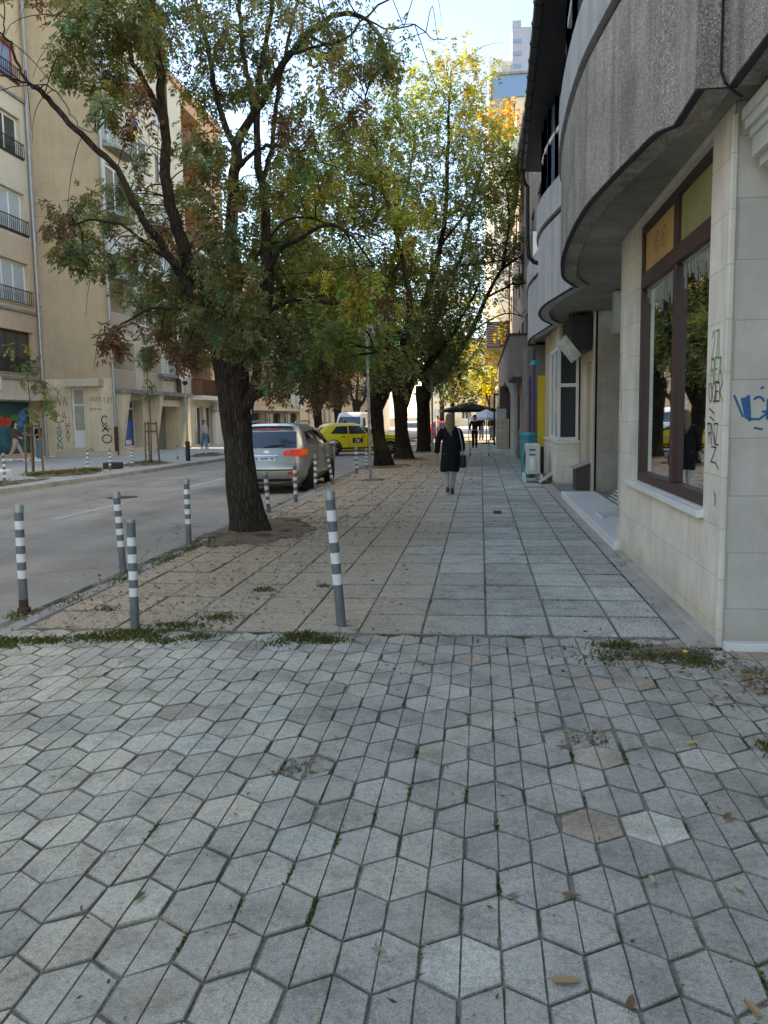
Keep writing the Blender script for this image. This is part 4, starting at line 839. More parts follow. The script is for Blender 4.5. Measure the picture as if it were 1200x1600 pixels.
# --- right row beyond the curved building
pk=slab_block('pink_balcony_block','pinkish block with a boxy overhanging balcony beyond the curved building',1.95,10,27.2,56,13,K['pink'],'W',4,8,0,'brownwood','dglass',False)
m=MB(); m.box(1.12,2.6,33,56,3.16,4.72); m.build('balcony',K['pink'],pk)
m=MB(); m.box(1.05,2.6,32.93,56,4.722,4.80); m.build('balcony_coping',K['brownwood'],pk)
m=MB(); m.box(1.05,1.94,27.3,32.5,2.9,3.1); m.build('shutter_canopy',K['concrete'],pk)
m=MB(); m.tube([(1.35,34,0),(1.35,34,2.5),(1.3,34,2.8),(1.2,34,3.15)],[.16,.16,.2,.32],8); m.build('column',K['acwhite'],pk,smooth=40)
m=MB(); m.box(1.6,1.94,28,32,0,2.88)
for i in range(30): m.box(1.575,1.6,28,32,.05+i*.094,.1+i*.094)
m.build('roller_shutter',K['galv'],pk)
m=MB(); m.box(1.0,1.94,44,56,0,3.15); m.build('ground_floor_bay',K['anth'],pk)
of=empty('rounded_office_block',(0,0,0),0,'pale rounded office block with a louvred base over the pavement beyond the trees','building')
m=MB(); 
def rr(u,z): a=math.pi/2+math.pi*.5*u; return (1.9+1.6*math.cos(a),58+0 -1.4*math.sin(a)+1.4,z)
m.grid(lambda u,v: (.30+1.7*(1-math.cos(u*math.pi/2)) if False else .30+1.6*(u**2), 60.5-2.2*u**.6, 8.1+v*10.5),12,6); m.build('curved_wall',K['acwhite'],of,smooth=True,fix=False)
m=MB(); m.quad((.30,60.5,8.1),(.30,72,8.1),(.30,72,18.6),(.30,60.5,18.6)); m.build('side_wall',K['acwhite'],of,fix=False)
m=MB(); m.box(.42,1.95,58.6,72,6.3,8.05)
lo=m.build('louvre_box',K['anth'],of)
m=MB()
for i in range(14): m.box(.38,1.3,58.5,58.6,6.4+i*.115,6.44+i*.115)
m.build('louvre',K['acwhite'],lo)
m=MB(); m.box(2.0,8,58.3,72,0,20); m.build('rear_wing',K['lightcream'],of)
for i in range(5):
    m=MB(); m.box(1.96,2.9,58.2,58.29,8+i*2.2,9.1+i*2.2); m.build('window',K['anth'],of)
m=MB(); m.box(.9,7,74,90,0,7.5); m.build('low_wing',K['concrete'],of)
tw=empty('distant_tower',(0,0,0),0,'tall grey and cream tower rising above the trees against the blue sky','tower')
m=MB(); m.box(5.42,14,150,170,0,66.5); m.build('grey_shaft',K['towergrey'],tw)
m=MB(); m.box(5.42,6.9,149.95,150.3,66.5,67.6); m.build('parapet',K['towergrey'],tw)
m=MB()
for z in range(30,66,2): m.box(5.6,6.9,149.9,149.99,z,z+.6)
m.build('window_strip',K['bglass'],tw)
m=MB(); m.box(1.42,3.75,150.4,170,0,61.9); m.box(3.75,5.4,151.5,170,0,61.9); m.build('cream_shaft',K['towercream'],tw)
m=MB(); m.box(1.40,3.77,150.37,150.6,55.2,55.5)
for z in (56.6,50.6): m.box(3.76,5.4,150.5,151.5,z,z+.4)
m.build('floor_band',K['concrete'],tw)
for k,z in enumerate((57.2,53.4,50.9)):
    m=MB(); m.box(3.85,5.3,151.38,151.49,z-1.6,z+.9 if k else z+1.8); m.build('window',K[('amberpanel','lglass','bglass')[k]],tw)
tb=empty('glass_front_block',(0,0,0),0,'pale block with a blue glass band below the distant tower','building')
m=MB(); m.box(4.5,20,110,128,0,41); m.build('wall',K['lightcream'],tb)
m=MB(); m.box(1.6,20,109.7,128,41.01,43.6); m.build('glass_band',K['bglass'],tb)
m=MB(); m.box(1.4,20,109.5,128,43.61,43.9); m.build('roof',K['concrete'],tb)
# ================================================================== VEHICLES
class Car:
    """rounded body made of horizontal plan slices. Local: +Y forward, X right, origin at ground centre."""
    def __init__(s,sl,crown=.035,corner=.28): s.sl=sl; s.crown=crown; s.corner=corner   # (z, rear y, front y, half width)
    def at(s,z):
        S=s.sl
        if z<=S[0][0]: return S[0][1:]
        for a,b in zip(S[:-1],S[1:]):
            if a[0]<=z<=b[0]:
                t=(z-a[0])/(b[0]-a[0]); return tuple(a[i]+(b[i]-a[i])*t for i in(1,2,3))
        return S[-1][1:]
    def side(s,y,z,off=0,sgn=1):
        r,f,h=s.at(z); c=(y-(r+f)/2)/((f-r)/2); x=h-s.crown*abs(c)**2.5
        return (sgn*(x+off),y,z)
    def rear(s,x,z,off=0):
        r,f,h=s.at(z); return (x,r+s.crown*2.6*abs(x/h)**2.2-off,z)
    def front(s,x,z,off=0):
        r,f,h=s.at(z); return (x,f-s.crown*4*abs(x/h)**2.2+off,z)
    def outline(s,z,k=7,m=10):
        r,f,h=s.at(z); c=min(s.corner,h*.5,(f-r)*.3); pts=[]
        for i in range(m+1): y=r+c+(f-r-2*c)*i/m; pts.append(s.side(y,z))
        a0=Vector(pts[-1]); b0=Vector(s.front(h-c,z))
        ctl=Vector((s.side(f-c*.35,z)[0],s.front(h-c*.5,z)[1],z))
        for i in range(1,k): t=i/k; pts.append(tuple((1-t)**2*a0+2*t*(1-t)*ctl+t*t*b0))
        for i in range(m+1): x=(h-c)*(1-2*i/m); pts.append(s.front(x,z))
        half=[(-p[0],p[1],p[2]) for p in pts]
        n1=m+1+k-1+m+1
        # left side going backwards
        L=[]
        a1=Vector(s.front(-(h-c),z)); b1=Vector(s.side(f-c,z,0,-1)); ct=Vector((-ctl.x,ctl.y,z))
        for i in range(1,k): t=i/k; L.append(tuple((1-t)**2*a1+2*t*(1-t)*ct+t*t*b1))
        for i in range(m+1): y=f-c-(f-r-2*c)*i/m; L.append(s.side(y,z,0,-1))
        a2=Vector(L[-1]); b2=Vector(s.rear(-(h-c),z)); cr=Vector((-s.side(r+c*.35,z)[0],s.rear(h-c*.5,z)[1],z))
        for i in range(1,k): t=i/k; L.append(tuple((1-t)**2*a2+2*t*(1-t)*cr+t*t*b2))
        for i in range(m+1): x=-(h-c)*(1-2*i/m); L.append(s.rear(x,z))
        a3=Vector(L[-1]); b3=Vector(pts[0]); cr=Vector((-cr.x,cr.y,z))
        for i in range(1,k): t=i/k; L.append(tuple((1-t)**2*a3+2*t*(1-t)*cr+t*t*b3))
        return pts+L
    def body(s,mat,parent,name='body'):
        zs=[]
        for a,b in zip(s.sl[:-1],s.sl[1:]):
            n=max(1,int((b[0]-a[0])/.07)); zs+=[a[0]+(b[0]-a[0])*i/n for i in range(n)]
        zs.append(s.sl[-1][0]); m=MB(); vs=[]; 
        for z in zs: o=s.outline(z); vs+=o
        n=len(o); M_=len(zs)
        m.add(vs,[(i*n+k,i*n+(k+1)%n,(i+1)*n+(k+1)%n,(i+1)*n+k) for i in range(M_-1) for k in range(n)])
        c=Vector((0,(s.sl[-1][1]+s.sl[-1][2])/2,s.sl[-1][0]+.012)); top=vs[-n:]
        inner=[tuple(Vector(p)*.55+c*.45+Vector((0,0,.005))) for p in top]
        m.add(top+inner+[tuple(c)],[(k,(k+1)%n,n+(k+1)%n,n+k) for k in range(n)]+[(n+k,n+(k+1)%n,2*n) for k in range(n)])
        m.add(vs[:n],[tuple(range(n))])
        return m.build(name,mat,parent,smooth=50)
    def patch(s,fn,quad,off,mat,parent,name,n=8,smooth=True,back=None):
        """quad: 4 (a,z) corners bl,br,tr,tl mapped with fn(a,z,off)"""
        m=MB()
        def g(u,v):
            a=[quad[0][i]*(1-u)+quad[1][i]*u for i in(0,1)]; b=[quad[3][i]*(1-u)+quad[2][i]*u for i in(0,1)]
            return fn(a[0]*(1-v)+b[0]*v,a[1]*(1-v)+b[1]*v,off)
        m.grid(g,n,6); return m.build(name,mat,parent,smooth=True)
def wheel(parent,x,y,r,sgn,spokes=5,wd=.22):
    t=MB(); t.lathe([(r*.62,-wd/2),(r*.9,-wd/2),(r,-wd/2+.03),(r,wd/2-.03),(r*.9,wd/2),(r*.62,wd/2)],(x,y,r),28,'x'); o=t.build('wheel',K['tyre'],parent,smooth=40)
    h=MB(); xo=x+sgn*(wd/2-.015)
    h.lathe([(r*.60,-.02),(r*.64,.0),(r*.60,.012),(r*.55,-.03)],(xo,y,r),28,'x')
    for k in range(spokes):
        a=2*math.pi*k/spokes; h.bar((xo,y+.03*math.cos(a),r+.03*math.sin(a)),(xo-sgn*.01,y+r*.6*math.cos(a),r+r*.6*math.sin(a)),.05,.03) if spokes>6 else h.bar((xo,y,r),(xo-sgn*.012,y+r*.6*math.cos(a),r+r*.6*math.sin(a)),.03,.075)
    h.lathe([(.001,.012),(.06,.01),(.065,-.01)],(xo,y,r),12,'x'); h.build('rim',K['rim'],o,smooth=40)
    d=MB(); d.lathe([(.001,0),(r*.58,0)],(xo-sgn*.05,y,r),20,'x'); d.build('brake_disc',K['dark'],o)
    return o
def arch(car,parent,y,r,sgn,mat=None):
    m=MB(); ring=[]
    for k in range(17):
        a=math.pi*k/16; ring.append((y+r*math.cos(a),max(.2,r*.86+r*math.sin(a)*1.0)))
    pts=[car.side(p[0],p[1],.006,sgn) for p in ring]; base=[car.side(p[0],.24,.006,sgn) for p in (ring[-1],ring[0])]
    c=car.side(y,r*.8,.006,sgn); n=len(pts)
    m.add(pts+base+[c],[(i,i+1,n+2) for i in range(n-1)]+[(n-1,n,n+2),(n,n+1,n+2),(n+1,0,n+2)])
    return m.build('wheel_arch',mat or K['black'],parent)
# --- silver SUV seen from behind on the right
suv=empty('silver_suv',(-5.03,21.45,-.12),R(0),'silver beige SUV stopped at the kerb behind the thick dark trunk','car')
sc=Car([(.25,-2.17,2.10,.80),(.34,-2.25,2.22,.875),(.46,-2.32,2.30,.915),(.62,-2.33,2.33,.935),(.80,-2.27,2.31,.94),(.98,-2.21,2.22,.93),(1.06,-2.18,1.95,.915),(1.12,-2.15,1.30,.90),(1.18,-2.12,1.12,.885),(1.34,-2.02,.80,.825),(1.50,-1.90,.50,.755),(1.60,-1.80,.28,.70),(1.645,-1.66,.10,.62),(1.66,-1.45,-.1,.52)],.04,.30)
sc.body(K['silver'],suv)
lo=MB(); lo.box(-.78,.78,-2.0,2.0,.18,.3); lo.box(-.6,.6,-2.16,-1.5,.22,.36); lo.build('underbody',K['black'],suv)
sc.patch(sc.rear,[(-.72,1.10),(.72,1.10),(.66,1.475),(-.66,1.475)],.012,K['carglass'],suv,'rear_window')
for s_ in (1,-1):
    sd_=lambda y,z,o,s_=s_: sc.side(y,z,o,s_)
    sc.patch(sd_,[(-.62,1.13),(.30,1.13),(.16,1.47),(-.60,1.50)],.008,K['carglass'],suv,'side_window')
    sc.patch(sd_,[(.38,1.13),(1.12,1.13),(.62,1.40),(.25,1.475)],.008,K['carglass'],suv,'side_window')
    sc.patch(sd_,[(-1.62,1.18),(-.70,1.13),(-.68,1.49),(-1.50,1.46)],.008,K['carglass'],suv,'side_window')
    for yy in (-.66,.34):
        m=MB(); m.tube([sc.side(yy,z,.004,s_) for z in (.42,.6,.8,1.0,1.1)],.006,4); m.build('door_gap',K['black'],suv)
    sc.patch(sd_,[(-1.3,.40),(1.3,.40),(1.3,.50),(-1.3,.50)],.02,K['silver'],suv,'door_moulding')
    sc.patch(sd_,[(-.98,.96),(-.78,.96),(-.78,.99),(-.98,.99)],.025,K['chrome'],suv,'door_handle',2); sc.patch(sd_,[(.05,.96),(.25,.96),(.25,.99),(.05,.99)],.025,K['chrome'],suv,'door_handle',2)
    arch(sc,suv,-1.34,.43,s_); arch(sc,suv,1.36,.43,s_)
    wheel(suv,s_*.83,-1.34,.36,s_); wheel(suv,s_*.83,1.36,.36,s_)
    m=MB(); m.tube([(s_*.56,-1.55,1.66),(s_*.58,-1.5,1.70),(s_*.60,-.6,1.725),(s_*.59,.0,1.70),(s_*.585,.1,1.665)],.022,6); m.build('roof_rail',K['galv'],suv,smooth=40)
    m=MB(); m.lathe([(.02,-.10),(.09,-.08),(.10,.0),(.09,.07),(.02,.09)],(s_*1.03,1.02,1.10),10,'x',1,.8); m.bar((s_*.88,1.05,1.08),(s_*.97,1.02,1.08),.05); m.build('door_mirror',K['silver'],suv,smooth=40)
    # wrap-round tail lamp
    tl=MB()
    def wrap(u,v,s_=s_):
        z=.895+.03*(1-u)+v*(.10+.07*min(1,u*1.6)); p=Vector(sc.rear(.42+.40*min(u/.6,1),z,.012))
        if u>.6:
            t=(u-.6)/.4; q=Vector(sc.side(-1.78,z,.012)); c=Vector((sc.side(-2.05,z)[0]+.004,sc.rear(.84,z)[1]-.005,z)); a=p; p=(1-t)**2*a+2*t*(1-t)*c+t*t*q
        return (p.x*s_,p.y,p.z)
    tl.grid(wrap,20,4); t_=tl.build('tail_lamp',K['glowred'],suv,smooth=True)
    m=MB(); m.grid(lambda u,v: tuple(Vector(wrap(.66+.30*u,.25+.6*v))+Vector((s_*.006,-.006,0))),8,3); m.build('amber_lens',K['lamporange'],t_,smooth=True)
    for q in (.16,.42):
        m=MB(); m.add([tuple(Vector(wrap(q+.085*math.cos(a),.5+.33*math.sin(a)))+Vector((0,-.008,0))) for a in [k*math.pi/7 for k in range(14)]],[tuple(range(14))]); m.build('lamp_lens',simple('bright_red_lens',(.95,.10,.05),.12,.7,var=.05,bump=0) if q==.16 and s_==1 else bpy.data.materials['bright_red_lens'],t_)
    m=MB(); m.grid(lambda u,v,s_=s_: sc.rear(s_*(.52+.26*u),.47+.07*v,.012),6,2); m.build('rear_reflector',K['lampred'],suv)
sc.patch(sc.rear,[(-.30,.79),(.22,.79),(.22,.90),(-.30,.90)],.012,K['plate'],suv,'number_plate')
Pn=Plane((suv.location.x*0,sc.rear(0,.84)[1]-.012,0),(1,0,0),(0,-1,0)); [strokes(Pn,suv,text(tx_,u_,.815,.034,.055,.38),K['black'],.010,.006,'plate_lettering') for tx_,u_ in (('CB',-.275),('4699',-.13),('PB',.105))]
sc.patch(sc.rear,[(-.36,.905),(.30,.905),(.30,.94),(-.36,.94)],.03,K['chrome'],suv,'plate_garnish')
m=MB(); m.lathe([(.001,.012),(.05,.012),(.055,0)],(0,sc.rear(0,1.0)[1]-.006,1.0),14,'y',1.25,.8); m.build('badge',K['chrome'],suv)
sc.patch(sc.rear,[(-.70,.565),(.70,.565),(.72,.60),(-.72,.60)],.006,K['black'],suv,'bumper_gap'); sc.patch(sc.rear,[(-.55,.30),(.55,.30),(.62,.37),(-.62,.37)],.006,K['black'],suv,'bumper_insert')
sc.patch(sc.rear,[(-.28,1.525),(.28,1.525),(.26,1.55),(-.26,1.55)],.03,K['lampred'],suv,'brake_light'); 
m=MB(); m.tube([sc.rear(-.05,1.115,.03),sc.rear(.15,1.14,.03),sc.rear(.42,1.17,.03)],.012,5); m.build('rear_wiper',K['black'],suv)
sp_=MB(); sp_.grid(lambda u,v: (-.62+1.24*u,-1.72-.16*v,1.635-.03*v+.01*math.sin(math.pi*u)),10,3); sp_.build('roof_spoiler',K['silver'],suv,smooth=True)
def hatch(name,loc,rz,paint,label,group=None,sign=True,scale=1,simple_=False):
    o=empty(name,loc,rz,label,'car',group)
    c=Car([(.22,-2.00,1.98,.74),(.32,-2.08,2.12,.83),(.45,-2.13,2.18,.865),(.62,-2.12,2.17,.88),(.78,-2.08,2.08,.875),(.88,-2.04,1.82,.86),(.93,-2.02,1.15,.85),(1.0,-1.98,.98,.835),(1.15,-1.86,.62,.765),(1.30,-1.70,.22,.69),(1.39,-1.55,-.05,.62),(1.43,-1.38,-.25,.54)],.04,.28)
    c.body(paint,o)
    m=MB(); m.box(-.7,.7,-1.85,1.85,.16,.26); m.build('underbody',K['black'],o)
    c.patch(c.rear,[(-.64,.99),(.64,.99),(.58,1.29),(-.58,1.29)],.012,K['carglass'],o,'rear_window'); c.patch(c.front,[(-.70,.99),(.70,.99),(.60,1.33),(-.60,1.33)],.012,K['carglass'],o,'windscreen')
    for s_ in (1,-1):
        f=lambda y,z,oo,s_=s_: c.side(y,z,oo,s_)
        c.patch(f,[(-1.40,.98),(-.62,.96),(-.62,1.31),(-1.10,1.29)],.008,K['carglass'],o,'side_window'); c.patch(f,[(-.57,.96),(.22,.96),(-.05,1.30),(-.57,1.31)],.008,K['carglass'],o,'side_window'); c.patch(f,[(.27,.96),(.92,.96),(.45,1.16),(.02,1.29)],.008,K['carglass'],o,'side_window')
        for yy in (-.60,.25): m=MB(); m.tube([c.side(yy,z,.004,s_) for z in (.36,.55,.75,.93)],.006,4); m.build('door_gap',K['black'],o)
        arch(c,o,-1.28,.39,s_); arch(c,o,1.30,.39,s_); wheel(o,s_*.79,-1.28,.315,s_,8); wheel(o,s_*.79,1.30,.315,s_,8)
        c.patch(f,[(-.9,.83),(-.73,.83),(-.73,.86),(-.9,.86)],.022,K['black'],o,'door_handle',2); c.patch(f,[(.0,.83),(.17,.83),(.17,.86),(.0,.86)],.022,K['black'],o,'door_handle',2)
        c.patch(f,[(-1.6,.30),(1.6,.30),(1.6,.36),(-1.6,.36)],.012,K['black'],o,'sill_trim')
        tl=MB(); tl.grid(lambda u,v,s_=s_: tuple(x*(s_ if i==0 else 1) for i,x in enumerate(c.rear(.50+.26*u,.70+.24*v,.014))),6,4); tl.build('tail_lamp',K['lampred'],o,smooth=True)
        tl=MB(); tl.grid(lambda u,v,s_=s_: tuple(x*(s_ if i==0 else 1) for i,x in enumerate(c.front(.45+.30*u,.62+.14*v,.014))),6,4); tl.build('headlight',K['lampclear'],o,smooth=True)
        m=MB(); m.lathe([(.02,-.09),(.075,-.07),(.08,.0),(.07,.06),(.02,.08)],(s_*.95,.82,.97),10,'x',1,.8); m.build('door_mirror',K['black'],o,smooth=40)
        if sign:
            c.patch(f,[(-.42,.56),(.04,.56),(.04,.78),(-.42,.78)],.012,K['black'],o,'door_sign',3)
            Ps=Plane((s_*(c.side(-.2,.66)[0]+.014),0,0),(0,s_,0),(s_,0,0)); strokes(Ps,o,text('OK',-.30*s_-(.0 if s_>0 else .25),.60,.10,.13,.3),K['whitecloth'],.025,.008,'sign_lettering')
            c.patch(f,[(.30,.60),(.85,.60),(.85,.68),(.30,.68)],.012,K['pinkcloth'],o,'door_sticker',3)
    c.patch(c.rear,[(-.26,.74),(.26,.74),(.26,.85),(-.26,.85)],.014,K['plate'],o,'number_plate'); c.patch(c.rear,[(-.7,.46),(.7,.46),(.7,.5),(-.7,.5)],.01,K['black'],o,'bumper_gap')
    if sign:
        m=MB(); m.box(-.13,.13,-.62,-.5,1.45,1.53); m.build('roof_sign',K['black'],o,bevel=.02)
    return o
hatch('yellow_taxi',(-5.93,40.0,-.12),R(-68),K['taxi'],'yellow taxi hatchback turning across the road behind the striped bollards','car')['category']='taxi'
bpy.data.objects['yellow_taxi'].scale=(1.07,1.07,1.07)
hatch('white_car',(-5.0,62,-.12),R(186),K['carwhite'],'white car coming down the street between the dark trunks',None,False)
hatch('red_car',(-3.2,66,-.12),R(4),K['carred'],'small red car with lit tail lamps parked far down the kerb',None,False)
# white van behind the taxi
vn=empty('white_van',(-8.6,57,-.12),R(176),'white van driving up the road just beyond the yellow taxi','van')
vc=Car([(.3,-2.6,2.5,.85),(.45,-2.68,2.62,.95),(.7,-2.7,2.65,.98),(1.0,-2.68,2.5,.98),(1.15,-2.67,2.2,.97),(1.3,-2.66,1.95,.96),(1.8,-2.62,1.5,.92),(2.05,-2.58,1.25,.88),(2.15,-2.5,1.0,.78)],.03,.25)
vc.body(K['carwhite'],vn); vc.patch(vc.front,[(-.8,1.22),(.8,1.22),(.7,1.85),(-.7,1.85)],.012,K['carglass'],vn,'windscreen')
for s_ in (1,-1):
    f=lambda y,z,o,s_=s_: vc.side(y,z,o,s_); vc.patch(f,[(.9,1.2),(1.85,1.2),(1.45,1.75),(.9,1.8)],.01,K['carglass'],vn,'side_window'); arch(vc,vn,-1.6,.42,s_); arch(vc,vn,1.75,.42,s_); wheel(vn,s_*.88,-1.6,.34,s_); wheel(vn,s_*.88,1.75,.34,s_)
    m=MB(); m.grid(lambda u,v,s_=s_: tuple(x*(s_ if i==0 else 1) for i,x in enumerate(vc.front(.55+.3*u,.75+.2*v,.014))),5,4); m.build('headlight',K['lampclear'],vn,smooth=True)
# ================================================================== BOLLARDS
BOLL=[(-1.11,6.45,-0.074,1.1),(-2.74,6.22,0.004,0.9),(-4.02,6.81,0.006,0.96),(-3.96,8.75,-0.027,0.9),(-3.91,10.73,-0.006,0.89),(-3.78,14.51,-0.047,0.74),(-3.66,16.19,-0.004,0.8),(-3.84,19.11,0.005,0.82),(-3.69,20.58,-0.129,0.79),(-3.68,24.57,-0.004,0.8),(-3.66,26.69,-0.009,0.68),(-0.43,35.25,-0.025,0.64),(0.35,35.1,-0.026,0.64),(-12.81,21.18,0.005,0.85),(-12.87,26.11,0.024,0.8),(-12.53,27.05,0.019,0.76),(-12.53,28.84,0.011,0.69),(-12.77,31.34,-0.141,0.85),(-12.82,34.25,-0.0,0.63),(-12.51,37.04,-0.007,0.59)]
BL=['grey bollard with four white bands leaning left, nearest the camera','slim grey bollard with white bands in the grass between the two pavings','weathered bollard with a rusty foot at the left end by the road','striped bollard leaning left at the kerb behind the slim grey one','striped bollard on the kerb just left of the thick dark trunk',
'leaning striped bollard right beside the thick trunk, below the number plate','dirty striped bollard in front of the SUV tail lamp','striped bollard beside the rear wheel of the SUV','tilted striped bollard ahead of the SUV rear wheel','thin bollard by the kerb under the yellow taxi','second thin bollard under the taxi, next to the sticker-covered pole','left one of two thin bollards ahead of the walking woman','right one of two thin bollards ahead of the walking woman',
'striped bollard at the left picture edge across the road','striped bollard across the road right of the staked sapling','striped bollard across the road left of the low kerb block','striped bollard across the road in front of the blue shop window','striped bollard leaning beside the stakes of the second sapling','striped bollard across the road between second sapling and globe lamp','striped bollard across the road behind the globe lamp, by the walking girl']
def bollard(i,x,y,dx,h):
    near=i<5; r=.0385 if i not in (1,) else .035
    if i>=11 and i<13: r=.03
    o=empty('striped_bollard',(x,y,-.01 if i<13 else 0),0,BL[i],'bollard','striped bollards along the pavements')
    n=20 if near else 10; L=math.hypot(dx,h)
    ang=math.atan2(dx,h); o.rotation_euler=(R(random.uniform(-1.5,1.5)),ang,0)
    m=MB(); m.lathe([(r,0),(r,L-.02)],(0,0,0),n); 
    m.build('post',K['grey'],o,smooth=40)
    m=MB(); m.lathe([(r*1.12,L-.07),(r*1.13,L-.015),(r*1.0,L),(r*.5,L+.006)],(0,0,0),n) if i!=1 else m.lathe([(r*1.02,L-.02),(r*1.02,L)],(0,0,0),n); m.build('cap',K['galv'],o,smooth=40)
    z0=.30*L if near else .2*L; bnd=(L-.09-z0)/8
    for k in range(4):
        m=MB(); a=z0+bnd*2*k+.25*bnd; m.lathe([(r+.0012,a),(r+.0012,a+bnd*1.02)],(0,0,0),n); m.build('white_band',K['white'],o,smooth=40)
    if i==2: m=MB(); m.lathe([(r*1.05,0),(r*1.04,.1),(r*1.01,.17 if i==0 else .12)],(0,0,0),n); m.build('rusty_foot',K['rust'],o,smooth=40)
    if i==2: m=MB(); m.lathe([(r*1.5,0),(r*1.5,.03),(r*1.1,.05)],(0,0,0),n); m.build('base_ring',K['rust'],o,smooth=40)
for i,b in enumerate(BOLL): bollard(i,*b)
# ================================================================== LAMPS, SIGNS, STREET FURNITURE
def lamp(x,y,h,r,label,mat,sleeve=True,group='globe street lamps'):
    o=empty('globe_lamp',(x,y,0),0,label,'street lamp',group)
    m=MB(); m.lathe([(.06,0),(.045,.6),(.04,h-r-.12)],(0,0,0),10); m.build('pole',K['galv'],o,smooth=40)
    if sleeve: m=MB(); m.lathe([(.10,0),(.10,.75),(.07,.8)],(0,0,0),10); m.build('sleeve',K['black'],o,smooth=40)
    m=MB(); m.lathe([(.04,h-r-.14),(.10,h-r-.08),(.12,h-r-.01),(.10,h-r+.03)],(0,0,0),12); m.build('collar',K['black'],o,smooth=40)
    m=MB(); m.lathe([(r*math.sin(a)+.001,h-r*math.cos(a)) for a in [math.pi*(.06+.94*k/14) for k in range(15)]],(0,0,0),20); m.build('globe',mat,o,smooth=60)
lamp(-11.95,33.1,3.42,.21,'white globe lamp on a slender pole across the road by the garages',K['globe'])
lamp(-2.2,38.4,3.57,.19,'dull grey globe lamp standing right of the three dark trunks',K['globegrey'],False)
lamp(-11.8,57,3.35,.2,'small white globe lamp far off above the silver car roof',K['globe'],False)
lamp(1.3,62,3.6,.22,'dim globe lamp far down the pavement against the yellow tree',K['globegrey'],False)
# sign post seen from behind, covered in stickers
sp=empty('sign_post',(-2.92,22,-.01),0,'sticker-covered steel post with a round sign seen from behind','sign')
m=MB(); m.tube([(0,0,0),(-.02,0,2.0),(-.045,0,4.1)],.036,10); m.build('post',K['stickers'],sp,smooth=40)
m=MB(); m.lathe([(.001,0),(.22,0),(.225,.012),(.22,.02),(.001,.02)],(-.045,.05,3.92),24,'y'); pl=m.build('sign_disc',K['stickers'],sp,smooth=40)
m=MB(); m.box(-.15,.06,.03,.05,3.86,3.9); m.box(-.15,.06,.03,.05,3.98,4.02); m.build('bracket',K['galv'],sp)
PSn=Plane((-.045,.045,3.92),(1,0,0),(0,-1,0)); strokes(PSn,sp,text('ZO',-.12,-.1,.09,.2)+[[(-.15,-.02),(.15,.04)],[(-.1,.14),(.12,.08)]],K['anth'],.018,.004)
# feather banner
fb=empty('feather_banner',(-13.9,49,0),0,'black upright feather banner with white capitals behind the thick trunk','banner')
m=MB(); pts=[]; N=14
for k in range(N+1):
    v=k/N; pts.append((-.30+.02*v,.35+2.9*v))
def fbp(u,v):
    wd=.62*min(1,(1.02-v)*4)**.5; lean=.25*v**2.5; return (-.30+lean+wd*u,.03*math.sin(3*u+4*v),.45+2.75*v)
m.grid(fbp,5,18); m.build('banner_cloth',K['black'],fb,smooth=True,fix=False)
m=MB(); m.tube([(-.32,0,0),(-.31,0,1.5),(-.27,0,2.6),(-.05,0,3.2),(.15,0,3.22)],.018,6); m.build('pole',K['galv'],fb)
Pf=Plane((0,-.05,0),(1,0,0),(0,-1,0))
ls_=[]
for k,chh in enumerate('CIABG'):
    for L in FONT5[chh]: ls_.append([(-.16+.04*k/4+(1-b)*.36,.62+k*.47+a*.36) for a,b in L])
strokes(Pf,fb,ls_,K['whitecloth'],.075,.0,'banner_lettering')
# air-conditioning unit on a low stand in front of the bay
ac=empty('air_conditioner',(1.28,21.1,0),0,'white air conditioner outdoor unit on a low stand by the bay window','air conditioner')
m=MB(); m.box(-.17,.17,-.42,.42,.22,.95); m.build('casing',K['acwhite'],ac,bevel=.02)
m=MB(); 
for k in range(9): m.lathe([(.03+.028*k,-.004),(.036+.028*k,-.004),(.036+.028*k,.0),(.03+.028*k,.0)],(-.172,.06,.585),20,'x')
m.build('fan_grille',K['galv'],ac)
m=MB(); m.box(-.1,.06,-.426,-.419,.80,.83); m.box(-.1,.06,-.426,-.419,.68,.71); m.build('side_vent',K['dark'],ac)
m=MB(); m.lathe([(.06,.3),(.075,.33),(.075,.55),(.05,.62),(.025,.66)],(-.01,-.47,0),12); m.build('valve_cover',K['winwhite'],ac,smooth=40)
m=MB()
for sx in (-.2,.2):
    for sy in (-.4,.4): m.box(sx-.025,sx+.025,sy-.025,sy+.025,0,.2)
    m.box(sx-.02,sx+.02,-.42,.42,.17,.215)
m.build('stand',K['white'],ac)
cbd=empty('white_board',(1.62,20.6,.02),0,'white broken board leaning against the plinth beside the air conditioner','board'); m=MB(); m.obox((0,0,.16),(.5,.5,.03),Matrix.Rotation(R(-35),4,'Y')); m.build('panel',K['acwhite'],cbd)
tb_=empty('turquoise_bin',(1.27,22.6,0),0,'turquoise plastic bin standing behind the air conditioner','bin'); m=MB(); m.lathe([(.17,0),(.2,.05),(.22,1.02),(.235,1.05),(.235,1.1)],(0,0,0),4); m.build('body',K['turq'],tb_,bevel=.03); m=MB(); m.lathe([(.24,1.1),(.24,1.15),(.15,1.2),(.02,1.21)],(0,0,0),4); m.build('lid',K['turq'],tb_,bevel=.02)
# brown box with sloping metal lid by the side door
bx=empty('slanted_box',(2.12,17.75,.11),0,'brown box with a sloping steel lid standing on the step by the door','box')
m=MB(); m.extr([(-.17,-.3,0),(.17,-.3,0),(.17,-.3,.56),(-.17,-.3,.44)],(0,0,0),(0,.6,0)); m.build('body',simple('brown_box_panel',(.085,.06,.055),.6,.3),bx)
m=MB(); m.extr([(-.22,-.33,.43),(.20,-.33,.585),(.20,-.33,.61),(-.22,-.33,.455)],(0,0,0),(0,.66,0)); m.build('lid',K['galv'],bx)
